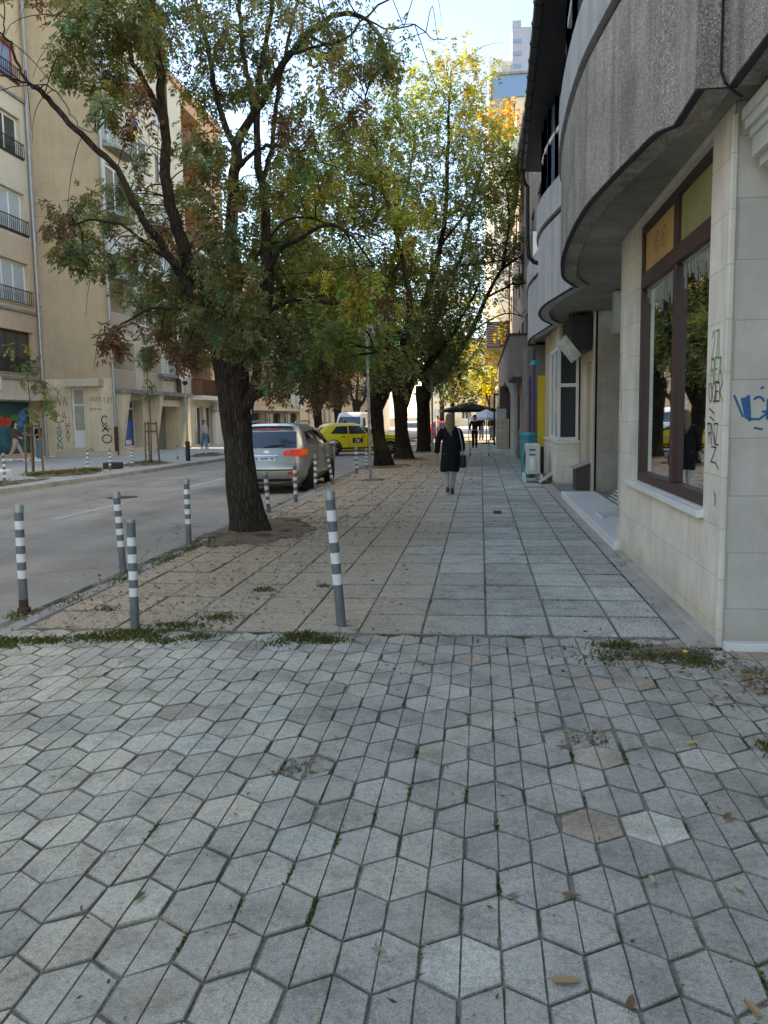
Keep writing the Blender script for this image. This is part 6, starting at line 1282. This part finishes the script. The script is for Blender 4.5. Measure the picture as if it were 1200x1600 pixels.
ST1=[([[-3.42,12.0,2.54],[-3.75,11.96,2.92],[-3.98,11.93,3.37],[-4.17,11.89,3.91],[-4.23,11.85,4.19],[-4.33,11.82,4.56],[-4.42,11.78,5.11],[-4.38,11.75,5.52],[-4.39,11.71,6.22],[-4.45,11.67,7.09],[-4.47,11.64,7.85],[-4.48,11.6,8.64]],0.17,0.05),([[-4.38,11.7,5.71],[-4.45,11.56,6.05],[-4.53,11.42,6.22],[-4.73,11.28,6.72],[-4.86,11.14,7.16],[-4.92,11.0,7.72]],0.07,0.025),([[-3.47,12.1,2.55],[-3.5,12.15,3.11],[-3.56,12.2,3.7],[-3.63,12.25,4.19],[-3.63,12.3,4.64],[-3.56,12.35,5.25],[-3.55,12.4,5.62]],0.15,0.1),([[-3.55,12.4,5.62],[-3.73,12.48,5.97],[-3.87,12.56,6.44],[-4.01,12.64,7.17],[-4.15,12.72,7.69],[-4.24,12.8,8.51]],0.07,0.03),([[-3.55,12.4,5.62],[-3.32,12.35,5.96],[-2.99,12.3,6.42],[-2.71,12.25,6.78],[-2.41,12.2,7.04],[-1.95,12.15,7.25],[-1.54,12.1,7.11],[-1.31,12.05,6.76],[-1.21,12.0,6.4]],0.09,0.02),([[-3.27,12.4,6.15],[-3.33,12.45,6.52],[-3.44,12.5,7.17],[-3.47,12.55,7.72],[-3.5,12.6,8.53]],0.06,0.03),([[-3.35,12.2,2.56],[-3.2,12.31,3.12],[-3.15,12.42,3.69],[-3.18,12.53,4.09],[-3.21,12.64,4.9],[-3.32,12.76,5.43],[-3.36,12.87,5.99],[-3.33,12.98,6.72],[-3.18,13.09,7.58],[-3.08,13.2,8.54]],0.14,0.035),([[-3.29,12.8,5.18],[-3.15,12.92,5.72],[-3.1,13.04,6.41],[-3.02,13.16,6.91],[-2.87,13.28,7.65],[-2.73,13.4,8.43]],0.06,0.025),([[-3.83,11.8,3.04],[-3.94,11.66,3.34],[-4.26,11.52,3.81],[-4.38,11.38,4.1],[-4.51,11.24,4.32],[-4.62,11.1,4.58],[-4.76,10.96,4.95],[-4.98,10.82,5.21],[-5.24,10.68,5.48],[-5.45,10.54,5.74],[-5.54,10.4,5.84]],0.085,0.04),([[-5.54,10.4,5.84],[-5.61,10.3,5.85],[-5.72,10.2,5.88],[-5.91,10.1,5.9]],0.025,0.012),([[-5.54,10.4,5.82],[-5.66,10.32,5.98],[-5.72,10.25,6.25],[-5.79,10.18,6.37],[-5.91,10.1,6.46]],0.03,0.012),([[-5.75,10.1,6.34],[-5.68,10.05,6.57],[-5.69,10.0,6.83]],0.012,0.006),([[-5.55,10.5,5.84],[-5.44,10.46,5.88],[-5.22,10.42,5.72],[-5.09,10.38,5.48],[-4.91,10.34,5.29],[-4.73,10.3,5.23]],0.012,0.005),([[-3.51,12.3,5.31],[-3.24,12.16,5.47],[-2.92,12.02,5.5],[-2.62,11.88,5.4],[-2.28,11.74,5.09],[-2.17,11.6,4.73]],0.05,0.012),([[-3.27,12.2,3.39],[-2.93,12.04,3.99],[-2.51,11.88,4.2],[-2.02,11.72,4.32],[-1.65,11.56,4.02],[-1.41,11.4,3.65]],0.06,0.015),([[-3.67,11.9,3.27],[-3.95,11.64,3.6],[-4.34,11.38,3.91],[-4.72,11.12,4.22],[-5.05,10.86,4.3],[-5.23,10.6,4.21]],0.05,0.012),([[-3.31,12.3,3.12],[-2.79,12.18,3.37],[-2.2,12.05,3.33],[-1.72,11.93,3.04],[-1.44,11.8,2.57]],0.06,0.012),([[-3.59,11.9,2.9],[-4.09,11.72,3.17],[-4.49,11.55,3.25],[-4.89,11.38,3.06],[-5.15,11.2,2.79]],0.05,0.01),([[-4.43,11.6,6.85],[-4.65,11.27,6.88],[-4.94,10.93,6.84],[-5.13,10.6,6.55]],0.035,0.01),([[-2.37,12.0,6.96],[-2.0,11.87,6.64],[-1.63,11.73,6.24],[-1.53,11.6,5.86]],0.03,0.008),([[-1.52,12.0,7.07],[-1.21,11.9,6.9],[-0.85,11.8,6.87],[-0.59,11.7,6.63],[-0.42,11.6,6.6]],0.018,0.006),([[-2.65,12.0,6.68],[-2.19,11.95,6.77],[-1.82,11.9,6.81],[-1.37,11.85,7.17],[-0.93,11.8,7.36]],0.03,0.012),([[-3.33,12.5,4.08],[-2.92,12.48,4.53],[-2.53,12.45,4.6],[-1.96,12.43,4.39],[-1.39,12.4,4.18]],0.03,0.008)]
t1=empty('street_tree',(-3.4,12,0),0,'big ash-like tree with a thick dark trunk and several stems, nearest the camera','tree'); t1.location=(0,0,0)
m=MB(); trunk_mesh(m,[(-3.40,12,-.08),(-3.42,12,.15),(-3.50,12,.6),(-3.55,12,1.2),(-3.60,12,1.95),(-3.63,12,2.6),(-3.62,12,3.0),(-3.60,12.05,3.25)],[.235,.235,.225,.21,.215,.245,.25,.17],26,.34,3,.12)
smp=[]
for p,r0,r1 in ST1: smp+=limb(m,p,r0*.8,r1*.8,9,4,.012)[3:]
limb(m,[(-3.5,11.95,1.75),(-3.33,11.9,1.95),(-3.22,11.9,2.25),(-3.2,11.95,2.6)],.11,.06,8,3); limb(m,[(-3.33,11.9,1.95),(-3.18,11.88,2.02),(-3.1,11.88,2.06)],.07,.05,8,2)
m.build('trunk',K['bark'],t1,smooth=True)
m=MB(); twigs(m,CL1,smp,.012,1,4,2); 
# bare drooping twigs
for i in range(70):
    a=Vector(random.choice(smp)); d=Vector((random.gauss(0,.5),random.gauss(0,.5),random.gauss(.25,.35))); b=a+d*.8; c=b+Vector((d.x*.6,d.y*.6,-random.uniform(.1,.6))); e=c+Vector((d.x*.2,d.y*.2,-random.uniform(.1,.5)))
    q=curve([a,b,c,e],3); m.tube(q,[.008*(1-.7*j/(len(q)-1)) for j in range(len(q))],3,False)
m.build('branches',K['bark2'],t1,smooth=True)
V,F,T_=leaf_arrays(CL1,3.4,.17,.070,.0150,4,.75,.52,4); np_mesh('crown',V,F,K['leaf'],t1,T_)
def far_tree(x,y,label,path,radii,limbs,clumps,ns,flare=.3,seed=1,ll=.11,lw=.03,rach=.24,pairs=3,bark='bark2',group=None,twr=.022,tfrac=.8):
    o=empty('street_tree',(0,0,0),0,label,'tree',group); m=MB(); trunk_mesh(m,path,radii,20,flare,seed,.13); S=[]
    for p,r0,r1 in limbs: S+=limb(m,p,r0,r1,7,4,.02)[2:]
    m.build('trunk',K[bark],o,smooth=True)
    if not S: S=[path[-1]]
    m=MB(); twigs(m,clumps,S,twr,tfrac,3,seed,4.5); 
    for i in range(40):
        a=Vector(random.Random(seed*99+i).choice(S)); rr=random.Random(seed*7+i); d=Vector((rr.gauss(0,.8),rr.gauss(0,.8),rr.gauss(.5,.6))); b=a+d; c=b+Vector((d.x*.7,d.y*.7,d.z*.2)); q=curve([a,b,c],3); m.tube(q,[.02*(1-.75*j/(len(q)-1)) for j in range(len(q))],3,False)
    m.build('branches',K['bark2'],o,smooth=True)
    V,F,T_=leaf_arrays(clumps,ns,rach,ll,lw,pairs,.4,.55,seed+20); np_mesh('crown',V,F,K['leaf'],o,T_)
    return o
far_tree(0,0,'leafy tree with a flared trunk, first of three in a row behind the sign post',[(-3.30,28.4,-.08),(-3.34,28.4,.3),(-3.47,28.4,1.0),(-3.53,28.4,1.9),(-3.42,28.4,2.4),(-3.25,28.4,2.9)],[.28,.27,.215,.21,.32,.36],[([[-3.3,28.4,2.46],[-3.48,28.55,3.66],[-3.81,28.7,4.97],[-4.14,28.85,6.28],[-4.46,29.0,7.81]],0.16,0.04),([[-3.15,28.4,2.57],[-2.58,28.32,4.04],[-2.34,28.24,5.5],[-2.63,28.16,7.15],[-3.13,28.08,8.99],[-3.31,28.0,10.18]],0.16,0.03),([[-3.42,28.3,2.57],[-4.05,27.87,3.31],[-4.83,27.43,3.61],[-5.6,27.0,3.6]],0.1,0.03),([[-3.82,28.8,4.98],[-3.06,29.1,6.28],[-2.41,29.4,7.6]],0.06,0.02)],[(-5.69,27.09,8.85,0.92,40,1),(-6.25,27.6,7.99,0.85,40,0),(-5.4,29.05,10.8,0.89,30,3),(-5.75,28.5,10.04,0.88,34,1),(-6.54,28.06,9.34,0.78,30,1),(-4.68,30.16,11.75,0.93,30,3),(-7.2,28.85,8.52,0.89,36,1),(-5.89,27.77,6.99,0.94,50,1),(-6.66,27.41,6.95,0.84,40,0),(-4.2,29.85,10.77,1.01,40,3),(-4.86,28.31,9.53,0.96,44,3),(-3.26,29.53,11.47,0.82,24,3),(-3.29,27.81,9.92,0.94,40,1),(-4.05,27.19,9.0,0.92,44,1),(-3.18,28.54,8.9,1.01,60,1),(-4.23,29.67,7.93,1.1,64,1),(-4.88,27.09,8.12,0.75,36,0),(-4.92,29.57,6.41,1.0,60,0),(-3.4,30.09,6.0,1.11,80,1),(-4.27,29.62,5.3,1.09,80,0),(-2.67,29.69,7.23,1.01,50,3),(-5.03,26.43,4.94,0.89,64,2),(-4.63,28.91,4.14,0.93,64,2),(-3.63,29.85,4.08,0.83,52,0),(-5.61,26.6,3.98,0.74,44,2),(-6.25,27.49,3.33,0.59,28,2),(-5.07,27.47,2.99,0.63,36,2),(-2.81,28.51,4.49,0.88,60,0),(-3.62,28.09,11.02,0.73,24,3),(-2.7,28.29,11.44,0.74,26,3),(-4.48,29.51,10.9,0.68,18,3),(-5.19,26.41,6.72,0.73,34,1),(-3.25,26.62,2.92,0.37,16,0),(-3.68,26.91,4.36,0.91,60,1),(-2.87,26.9,3.33,0.62,40,0),(-2.18,26.67,8.01,0.74,36,3),(-5.66,30.3,10.11,0.65,16,1),(-3.36,29.82,6.84,0.92,40,1)],8.5,.30,2,.105,.027)
far_tree(0,0,'tall yellow-topped tree, middle of the three dark trunks in a row',[(-3.02,33,-.08),(-3.05,33,.4),(-3.13,33,1.2),(-3.15,33,2.0),(-3.08,33,2.6),(-2.98,33,3.0)],[.33,.30,.245,.26,.38,.42],[([[-3.08,33.0,2.7],[-2.76,33.08,4.44],[-2.12,33.17,6.15],[-1.49,33.25,8.33],[-1.23,33.33,10.96],[-1.22,33.42,13.1],[-1.09,33.5,14.75]],0.2,0.03),([[-2.99,33.2,2.71],[-3.55,33.36,4.23],[-3.8,33.52,6.0],[-3.27,33.68,8.48],[-2.75,33.84,10.93],[-2.49,34.0,13.13]],0.16,0.03),([[-2.05,33.3,6.41],[-0.99,32.87,7.28],[0.23,32.43,7.4],[1.17,32.0,7.4]],0.08,0.02),([[-1.49,33.4,8.36],[-0.5,33.7,9.59],[-0.0,34.0,11.09]],0.07,0.02),([[-2.77,33.0,2.95],[-1.52,33.27,4.3],[-0.76,33.53,5.42],[-0.14,33.8,6.67]],0.14,0.04)],[(-1.14,31.51,14.31,0.73,26,5),(-0.48,33.51,15.18,0.67,18,5),(-2.14,32.62,13.79,1.0,40,3),(-1.18,32.61,13.51,1.1,44,3),(-0.24,32.79,13.75,0.91,30,5),(-2.75,34.21,13.45,1.05,36,3),(-1.49,33.92,12.81,1.25,60,3),(-2.66,32.83,11.59,1.21,64,3),(-0.71,32.02,11.02,1.23,74,1),(-2.05,32.68,10.12,1.36,84,1),(-0.24,31.69,9.56,1.07,60,1),(-3.52,33.77,9.49,1.04,44,1),(-1.54,34.54,8.83,1.28,74,1),(-2.71,32.93,7.83,1.11,66,1),(-0.71,31.48,7.03,0.97,54,0),(-2.16,31.96,6.46,1.28,90,0),(-1.24,32.89,5.6,1.11,80,0),(-2.7,34.0,5.53,1.2,90,0),(-1.85,34.86,4.56,0.97,64,0),(-3.0,32.93,4.06,0.71,44,0),(-2.93,34.95,3.68,0.81,50,0),(-2.2,34.09,3.74,0.79,50,0),(-3.52,33.17,4.71,0.87,50,1),(-1.5,32.89,3.66,0.66,40,0),(-2.54,33.48,4.72,1.03,60,1),(-1.31,34.47,4.77,0.9,44,1),(-3.78,33.12,3.97,0.66,30,2),(-3.32,34.43,10.87,0.95,36,3),(-3.7,33.31,11.07,0.77,20,5),(-4.34,32.28,9.42,0.74,22,3),(-3.94,33.67,14.52,0.62,12,3)],5.2,.36,3,.12,.03)
far_tree(0,0,'broad tree with orange leaves at its tip, last of three dark trunks in a row',[(-2.68,39.5,-.08),(-2.70,39.5,.4),(-2.74,39.5,1.2),(-2.74,39.5,2.0),(-2.68,39.5,2.6),(-2.58,39.5,3.1)],[.30,.29,.245,.26,.36,.42],[([[-2.46,39.3,3.03],[-1.49,39.04,3.88],[-0.45,38.78,5.42],[0.27,38.52,6.93],[0.98,38.26,8.13],[1.8,38.0,8.6]],0.2,0.04),([[-2.56,39.5,3.04],[-2.34,39.6,4.96],[-1.79,39.7,7.01],[-0.9,39.8,9.03],[-0.3,39.9,11.32],[0.29,40.0,13.86]],0.2,0.03),([[0.27,38.5,6.93],[1.38,37.67,7.33],[2.42,36.83,7.3],[3.16,36.0,7.02]],0.06,0.02),([[-0.45,38.8,5.43],[1.12,38.15,6.16],[2.2,37.5,5.78]],0.05,0.015),([[-0.3,40.0,11.34],[0.86,39.5,12.01],[1.41,39.0,12.96]],0.06,0.02),([[0.97,38.0,8.08],[1.25,38.2,10.03],[1.11,38.4,11.99]],0.08,0.02)],[(1.02,40.44,15.32,0.68,44,4),(-0.27,37.44,14.29,0.86,24,5),(0.42,39.14,14.01,1.2,44,3),(1.42,39.14,13.27,1.02,40,1),(-0.61,41.32,14.31,1.27,36,3),(1.21,41.6,12.26,1.28,70,1),(-0.01,38.9,10.79,1.32,70,1),(1.66,41.41,11.01,1.02,50,1),(0.59,40.9,9.77,1.26,70,0),(1.68,38.36,8.95,0.77,30,0),(-0.59,39.33,9.5,1.21,50,1),(-0.29,37.69,7.53,1.04,44,0),(1.2,41.0,8.29,0.95,30,0),(-1.51,40.28,7.97,1.12,40,1),(0.6,41.36,13.1,1.27,60,1),(1.93,40.9,12.77,0.76,30,1),(-1.79,40.3,11.48,1.12,34,3),(-1.54,40.62,6.23,0.94,36,0),(-0.16,39.81,9.15,0.92,30,5),(-0.82,37.6,13.98,0.69,16,4)],5.2,.3,4,.13,.033)
far_tree(0,0,'dark green low tree over the black parasol',[(-1.9,58,-.05),(-1.9,58,2.5),(-1.8,58,4)],[.16,.13,.1],[([(-1.8,58,3.5),(-1.2,57.5,5),(-.8,57,6.5)],.1,.03),([(-1.8,58,3.5),(-2.4,58.5,5),(-2.6,59,7)],.1,.03),([(-1.8,58,3.8),(0,57,6.5),(.6,56.5,8)],.08,.02)],[(-2.24,58.88,5.67,1.36,60,0),(-0.62,53.05,4.64,1.22,70,0),(-1.46,54.44,3.72,1.17,60,0),(-0.26,60.74,6.42,1.4,60,5),(-2.45,53.44,3.7,0.99,40,0),(-0.84,53.92,2.88,1.0,40,0),(-2.87,53.99,4.95,1.0,30,1),(-1.41,61.8,7.68,1.43,50,3),(0.38,54.79,7.76,1.43,50,5),(-0.22,53.23,8.77,1.23,40,3),(0.89,61.42,7.13,1.04,30,5)],2.6,.2,5,.17,.05,.3,2)
far_tree(0,0,'bright yellow sunlit tree at the far end of the pavement',[(.9,76,-.05),(.9,76,3),(.7,76,5)],[.14,.12,.06],[([(.8,76,2.5),(.3,75.5,4.5),(0,75,6)],.08,.03),([(.8,76,3),(1.3,76,5),(1.2,76,6.5)],.08,.03)],[(0.24,73.73,4.96,1.47,90,6),(0.84,78.06,3.68,1.2,60,6),(-0.33,77.04,4.26,1.3,50,5),(1.13,78.02,6.3,1.2,50,6),(0.07,78.71,2.53,0.97,30,5),(1.39,76.47,4.49,0.94,40,6),(0.37,77.79,6.88,1.2,40,5)],2.6,.2,6,.2,.06,.3,2)
# pollarded trees on the far pavement
for i,(px_,yy) in enumerate(((-11.95,61),(-11.9,69.5),(-11.85,80))):
    cl=[]
    for k in range(34): cl.append((px_+random.gauss(.5,2.0),yy+random.gauss(0,1.8),random.uniform(4.2,15),1.0,26,random.choice((0,1,1,2,2,3))))
    far_tree(0,0,['leftmost far pollarded tree with a forked knobbly trunk behind the silver car','far pollarded tree with a knobbly head, second behind the yellow taxi','far pollarded tree, third behind the yellow taxi beside the white van'][i],[(px_,yy,-.05),(px_+.05,yy,1.2),(px_-.05,yy,2.3),(px_,yy,3.0),(px_+.05,yy,3.4)],[.36,.30,.32,.48,.3],
        [([(px_-.1,yy,2.9),(px_-.5,yy,3.8),(px_-.7,yy+.2,5.5)],.2,.06),([(px_+.1,yy,2.7),(px_+.7,yy,3.3),(px_+1.0,yy,5),(px_+1.2,yy,7)],.22,.05),([(px_,yy,3.2),(px_+.1,yy+.3,5),(px_,yy,8),(px_+.3,yy,13)],.16,.05),([(px_+1.0,yy,5),(px_+1.6,yy,9),(px_+1.4,yy,13)],.1,.03)],cl,2.0,.15,30+i,.16,.05,.3,2,'bark2','pollarded trees on the far pavement')
# a few more street trees farther on, closing the view down the street
for i,(x_,yy,h_) in enumerate(((-3.3,52,9),(-3.2,70,10),(-12,95,10),(-3,92,9),(2.2,88,9))):
    cl=[(x_+random.gauss(0,1.5),yy+random.gauss(0,1.5),random.uniform(4.4,h_+2),.95,28,random.choice((0,1,3,3,5))) for k in range(26)]
    far_tree(0,0,['leafy street tree just beyond the three dark trunks','yellowing street tree well beyond the three dark trunks','far tree at the corner beyond the low shops','tree near the end of the street in the middle','far tree behind the yellow sunlit tree on the right'][i],[(x_,yy,-.05),(x_,yy,2.5),(x_,yy,3.6)],[.22,.19,.17],[([(x_,yy,3.3),(x_-.7,yy,5),(x_-1,yy,7.5)],.13,.04),([(x_,yy,3.3),(x_+.8,yy,5),(x_+1,yy,7.5)],.13,.04),([(x_,yy,3.4),(x_,yy+.4,6),(x_,yy,8.6)],.12,.04)],cl,2.0,.3,50+i,.17,.055,.3,2)
# saplings with stakes
def sapling(x,y,h,clumps,label,lb2,n=1.0):
    o=empty('sapling',(0,0,0),0,label,'tree','saplings in wooden stakes'); m=MB(); c=limb(m,[(x,y,.0),(x+.03,y,h*.4),(x-.02,y,h*.75),(x+.02,y,h)],.022,.008,7,4)
    twigs(m,clumps,c[4:],.009,1,2,3,9); m.build('trunk',K['bark'],o,smooth=True)
    V,F,T_=leaf_arrays(clumps,n,.22,.10,.024,4,.8,.5,int(x*-10)); np_mesh('crown',V,F,K['leaf'],o,T_)
    k=empty('tree_stakes',(x,y,0),0,lb2,'tree stakes','wooden tree stakes'); 
    for a in (0.3,2.2,4.3):
        m=MB(); m.tube([(.30*math.cos(a),.30*math.sin(a),-.05),(.24*math.cos(a),.24*math.sin(a),1.62)],.036,8); m.build('stake',K['wood'],k,smooth=40)
    pts=[(.24*math.cos(a),.24*math.sin(a)) for a in (.3,2.2,4.3)]
    for zz in (1.55,1.25):
        m=MB(); 
        for p,q in zip(pts,pts[1:]+pts[:1]): m.bar((*p,zz),(*q,zz),.02,.07)
        m.build('rail',K['wood'],k)
cs1=[(-14.45,26.2,3.2,.4,16,0),(-15.05,26.3,2.85,.32,14,0),(-14.3,26.3,2.65,.3,14,1),(-14.55,26.2,2.15,.38,20,0),(-15.0,26.2,3.5,.3,10,0),(-14.0,26.1,2.3,.28,12,0),(-14.7,26,4.0,.3,10,1)]
sapling(-14.85,26.3,4.1,cs1,'leafy sapling between stakes at the far left across the road','three wooden stakes round the leafy sapling at the far left',1.6)
cs2=[(-12.75,30.9,3.6,.3,12,0),(-12.6,30.9,3.2,.25,10,1),(-12.7,31,4.0,.25,8,0),(-12.5,30.8,2.8,.2,6,0)]
sapling(-12.62,30.9,4.0,cs2,'thin sparse sapling by the shop with the blue window','wooden stakes with a broken rail before the slanted piers',1.3)
m=MB(); m.box(-13.15,-12.6,27.8,28.3,-.01,.22); o=m.build('kerb_block',K['rust'],bevel=.03); tag(o,'low dark block on the far pavement between two striped bollards','block')
# ================================================================== GROUND COVER
def blades(spots,name,label,n0=120,hmax=.07,seed=1,tint=(.15,.175,.055)):
    g=np.random.default_rng(seed); Vs=[];Ts=[]
    for (x,y,rx,ry,dens) in spots:
        n=int(n0*dens); px=x+g.normal(0,.45,n)*rx; py=y+g.normal(0,.45,n)*ry; h=hmax*g.uniform(.3,1,n); a=g.uniform(0,6.28,n); w=.0045*g.uniform(.6,1.6,n); ln=g.normal(0,.6,(n,2))*h[:,None]
        b=np.stack([px,py,np.full(n,-.008)],1); wv=np.stack([np.cos(a)*w,np.sin(a)*w,np.zeros(n)],1); tip=b+np.stack([ln[:,0],ln[:,1],h],1); mid=b+np.stack([ln[:,0]*.35,ln[:,1]*.35,h*.6],1)
        Vs.append(np.stack([b-wv,b+wv,mid+wv*.8,tip],1)); Vs.append(np.stack([b-wv,mid+wv*.8,tip,mid-wv*.8],1))
        t=np.array(tint)*g.uniform(.55,1.4,(n,1)); dry=g.random(n)<.22; t[dry]=np.array((.24,.19,.09))*g.uniform(.6,1.2,(dry.sum(),1)); Ts+= [t,t]
    V=np.concatenate(Vs).reshape(-1,3); o=np_mesh(name,V,np.arange(len(V)).reshape(-1,4),K['leaf'],None,np.concatenate(Ts)); return tag(o,label,'grass',None,'stuff')
sp_=[]
for i in range(26): t=i/25; sp_.append((-3.9+1.75*t+random.gauss(0,.04),5.72+.32*t+random.gauss(0,.06),.16,.10,random.choice((.1,.2,.4,1.1))))
sp_+=[(-2.72,6.12,.28,.12,3.2),(-2.45,6.35,.30,.14,4),(-2.2,6.65,.22,.14,2.5),(-2.95,5.98,.25,.12,3),(-1.35,6.08,.22,.16,3.6),(-1.15,6.0,.2,.1,2.2),(-1.5,5.9,.14,.1,1),(1.0,5.98,.22,.12,3),(1.2,5.72,.25,.12,2.5),(.85,5.7,.2,.2,1.6),(1.45,5.6,.15,.15,1.4),(1.42,4.15,.07,.1,.8),(1.6,3.9,.1,.1,.9),(1.75,3.65,.12,.12,1.5)]
sp_+=[(-3.3,6.9,.15,.1,1),(-2.1,7.8,.12,.1,1),(-3.75,8.4,.12,.5,1.6),(-3.75,9.6,.12,.5,2),(-3.75,10.4,.1,.4,2),(-3.72,11.2,.12,.5,1.6),(-3.4,11.2,.4,.3,1.2),(-3.78,13.2,.08,.6,1),(-3.78,7.2,.1,.3,1),(-4.0,6.7,.1,.2,1),(-1.55,8.0,.05,.1,.7)]
blades(sp_,'grass','tufts of grass and weeds along the seam between slabs and hexagonal pavers',110,.045,3); sp_=[]
for i in range(90):   # moss and weeds in the paver joints
    r_=random.randint(-12,14); c_=random.randint(-9,6); sp_.append((HX0+(c_+(0 if r_%2 else .5))*PW,HY0+r_*pitch+random.uniform(-.05,.05),.007,.10,random.uniform(.05,.35)))
blades(sp_,'joint_moss','tiny weeds and moss growing in the joints of the hexagonal pavers',130,.016,4)
blades([(-13.3,25.3,.9,.8,9),(-13.6,24.6,.6,.4,5),(-13.1,26.6,.5,.4,4),(-12.9,31,.5,.8,3),(-13.0,20,.5,1.6,6),(-12.8,38,.5,1,3)],'far_grass','sparse grass in the planting beds across the road',150,.16,5)
def litter(spots,name,label,seed=2,size=.03):
    g=np.random.default_rng(seed); Vs=[];Ts=[]
    for (x,y,rx,ry,n,sz) in spots:
        px=x+g.uniform(-1,1,n)*rx; py=y+g.uniform(-1,1,n)*ry; a=g.uniform(0,6.28,n); l=size*sz*g.uniform(.4,1.3,n); w=l*g.uniform(.25,.5,n)
        c=np.stack([px,py,np.full(n,.006)+g.uniform(0,.004,n)],1); d=np.stack([np.cos(a),np.sin(a),g.normal(0,.15,n)],1)*l[:,None]; q=np.stack([-np.sin(a),np.cos(a),g.normal(0,.3,n)],1)*w[:,None]; up=np.zeros((n,3)); up[:,2]=np.abs(g.normal(0,.25,n))*l
        Vs.append(np.stack([c-d,c+q*.9-d*.1,c+d+up,c-q*.9-d*.1+up*.5],1))
        pal=np.array([(.26,.17,.08),(.16,.10,.055),(.36,.27,.13),(.40,.36,.18),(.11,.075,.045),(.50,.47,.42)]); t=pal[g.choice(6,n,p=[.27,.25,.2,.1,.13,.05])]*g.uniform(.7,1.25,(n,1)); Ts.append(t)
    V=np.concatenate(Vs).reshape(-1,3); o=np_mesh(name,V,np.arange(len(V)).reshape(-1,4),K['litter'],None,np.concatenate(Ts)); return tag(o,label,'leaf litter',None,'stuff')
ls2=[(-2.9,9,1.0,2.6,1900,.7),(-2.3,10,1.6,4,1500,.7),(-3.0,12.3,.8,1.8,900,1),(-2.5,16,1.4,4,2200,.9),(-2.3,16,1.8,5,900,.8),(-1.9,24,1.9,5,1300,1.2),(-1.6,34,2.2,6,900,1.5),(-3.3,7.2,.6,1.0,160,.8),(-3.0,6.0,1.1,.3,240,.7),(-1.5,6.15,1.2,.15,150,.6),(-.6,10,1.8,4,150,.8),(.2,4,1.9,2.4,190,.45),(-1.8,4,2,2,130,.45),(1.3,5.6,.5,.45,240,.6),(1.8,4.6,.5,.9,240,.8),(1.9,5.3,.2,.25,110,.7),(1.95,4.75,.25,.3,300,.9),(1.72,5.2,.12,.25,160,.8),(.56,4.23,.12,.1,50,.5),(-.89,3.73,.12,.1,50,.5),(.6,14,1.2,8,120,.9),(-4.3,9,.4,3,90,.8),(-4.2,15,.4,4,100,.9),(-13.4,26,1.5,3,150,1.2),(1.5,8.3,.12,1.8,90,.6),(0,3.3,2.6,1.9,220,.28),(-.5,5.4,2.5,.7,160,.4)]
litter(ls2,'leaf_litter','brown leaf crumbs trodden over the pavement under the trees')
LV=[(0.245,2.319),(0.308,2.764),(0.106,2.745),(-0.322,2.409),(0.603,2.886),(1.052,4.181),(1.003,3.388),(1.281,5.396),(0.749,4.116),(-0.298,2.37),(-1.186,2.616),(0.749,2.248),(0.418,2.241),(-0.798,2.436),(0.89,2.864)]
LL=['large curled tan leaf, biggest and nearest the bottom edge','curled brown leaf on a grey hexagonal paver, lower right','small flat tan leaf left of the curled brown one','small greyish curled leaf in a paver joint at the lower middle','pale yellowish leaf on the joint of two pavers, lower right','broad yellow leaf lying on bare soil between right-hand pavers','folded brown leaf near the right edge of the pavers','pale round leaf on the weedy soil by the building corner','thin green-yellow leaf on the middle right pavers','tiny tan leaf just below the greyish curled one','small green leaf on the left pavers','tan leaf cut by the bottom right corner','dark brown leaf between pavers near the bottom edge','tiny brown leaf upright in a left paver joint','pale twisted leaf on the right pavers by a groove']
LC=[(.42,.29,.14),(.24,.15,.08),(.36,.24,.12),(.33,.28,.20),(.48,.42,.24),(.62,.50,.16),(.22,.13,.07),(.50,.42,.28),(.36,.36,.12),(.40,.27,.14),(.10,.16,.05),(.40,.27,.12),(.20,.12,.06),(.34,.2,.1),(.46,.42,.28)]
LS=[.075,.055,.04,.038,.045,.06,.06,.06,.05,.03,.05,.06,.05,.025,.05]
for i,((x,y),lb,c,sz) in enumerate(zip(LV,LL,LC,LS)):
    m=MB(); a=random.uniform(0,6.28); cu=random.uniform(.25,.6); fold=random.uniform(.2,.7)
    def lf(u,v):
        s=2*u-1; wd=math.sin(math.pi*min(1,v*1.02))**.8*(.42+.08*math.sin(9*v)); xx=s*wd; yy=2*v-1; zz=cu*(yy*yy)*.35+fold*abs(xx)*.9+.03*math.sin(11*v+3*s)
        return (sz*.5*xx*1.2,sz*.62*yy,sz*.5*zz+.008)
    m.col=c; m.grid(lf,6,10); m.tube([(0,sz*-.6,.012),(0,sz*-.8,.016),(sz*.1,sz*-.98,.012)],.0012,4)
    o=m.build('fallen_leaf',K['litter'],smooth=True,fix=False); o.location=(x,y,0); o.rotation_euler=(0,0,a); tag(o,lb,'leaf','fallen leaves on the pavers')
fl_=MB(); fl_.col=(.8,.62,.02); fl_.lathe([(.002,0),(.012,.006),(.02,.014),(.012,.02),(.002,.018)],(0,0,.05),9); o=fl_.build('dandelion',K['litter']); o.location=(1.37,5.66,0); tag(o,'single yellow flower in the weeds by the building corner','flower')
m=MB(); m.col=(.07,.12,.03); m.tube([(0,0,-.01),(.005,0,.03),(0,0,.052)],.002,4); m.build('stem',K['litter'],o)
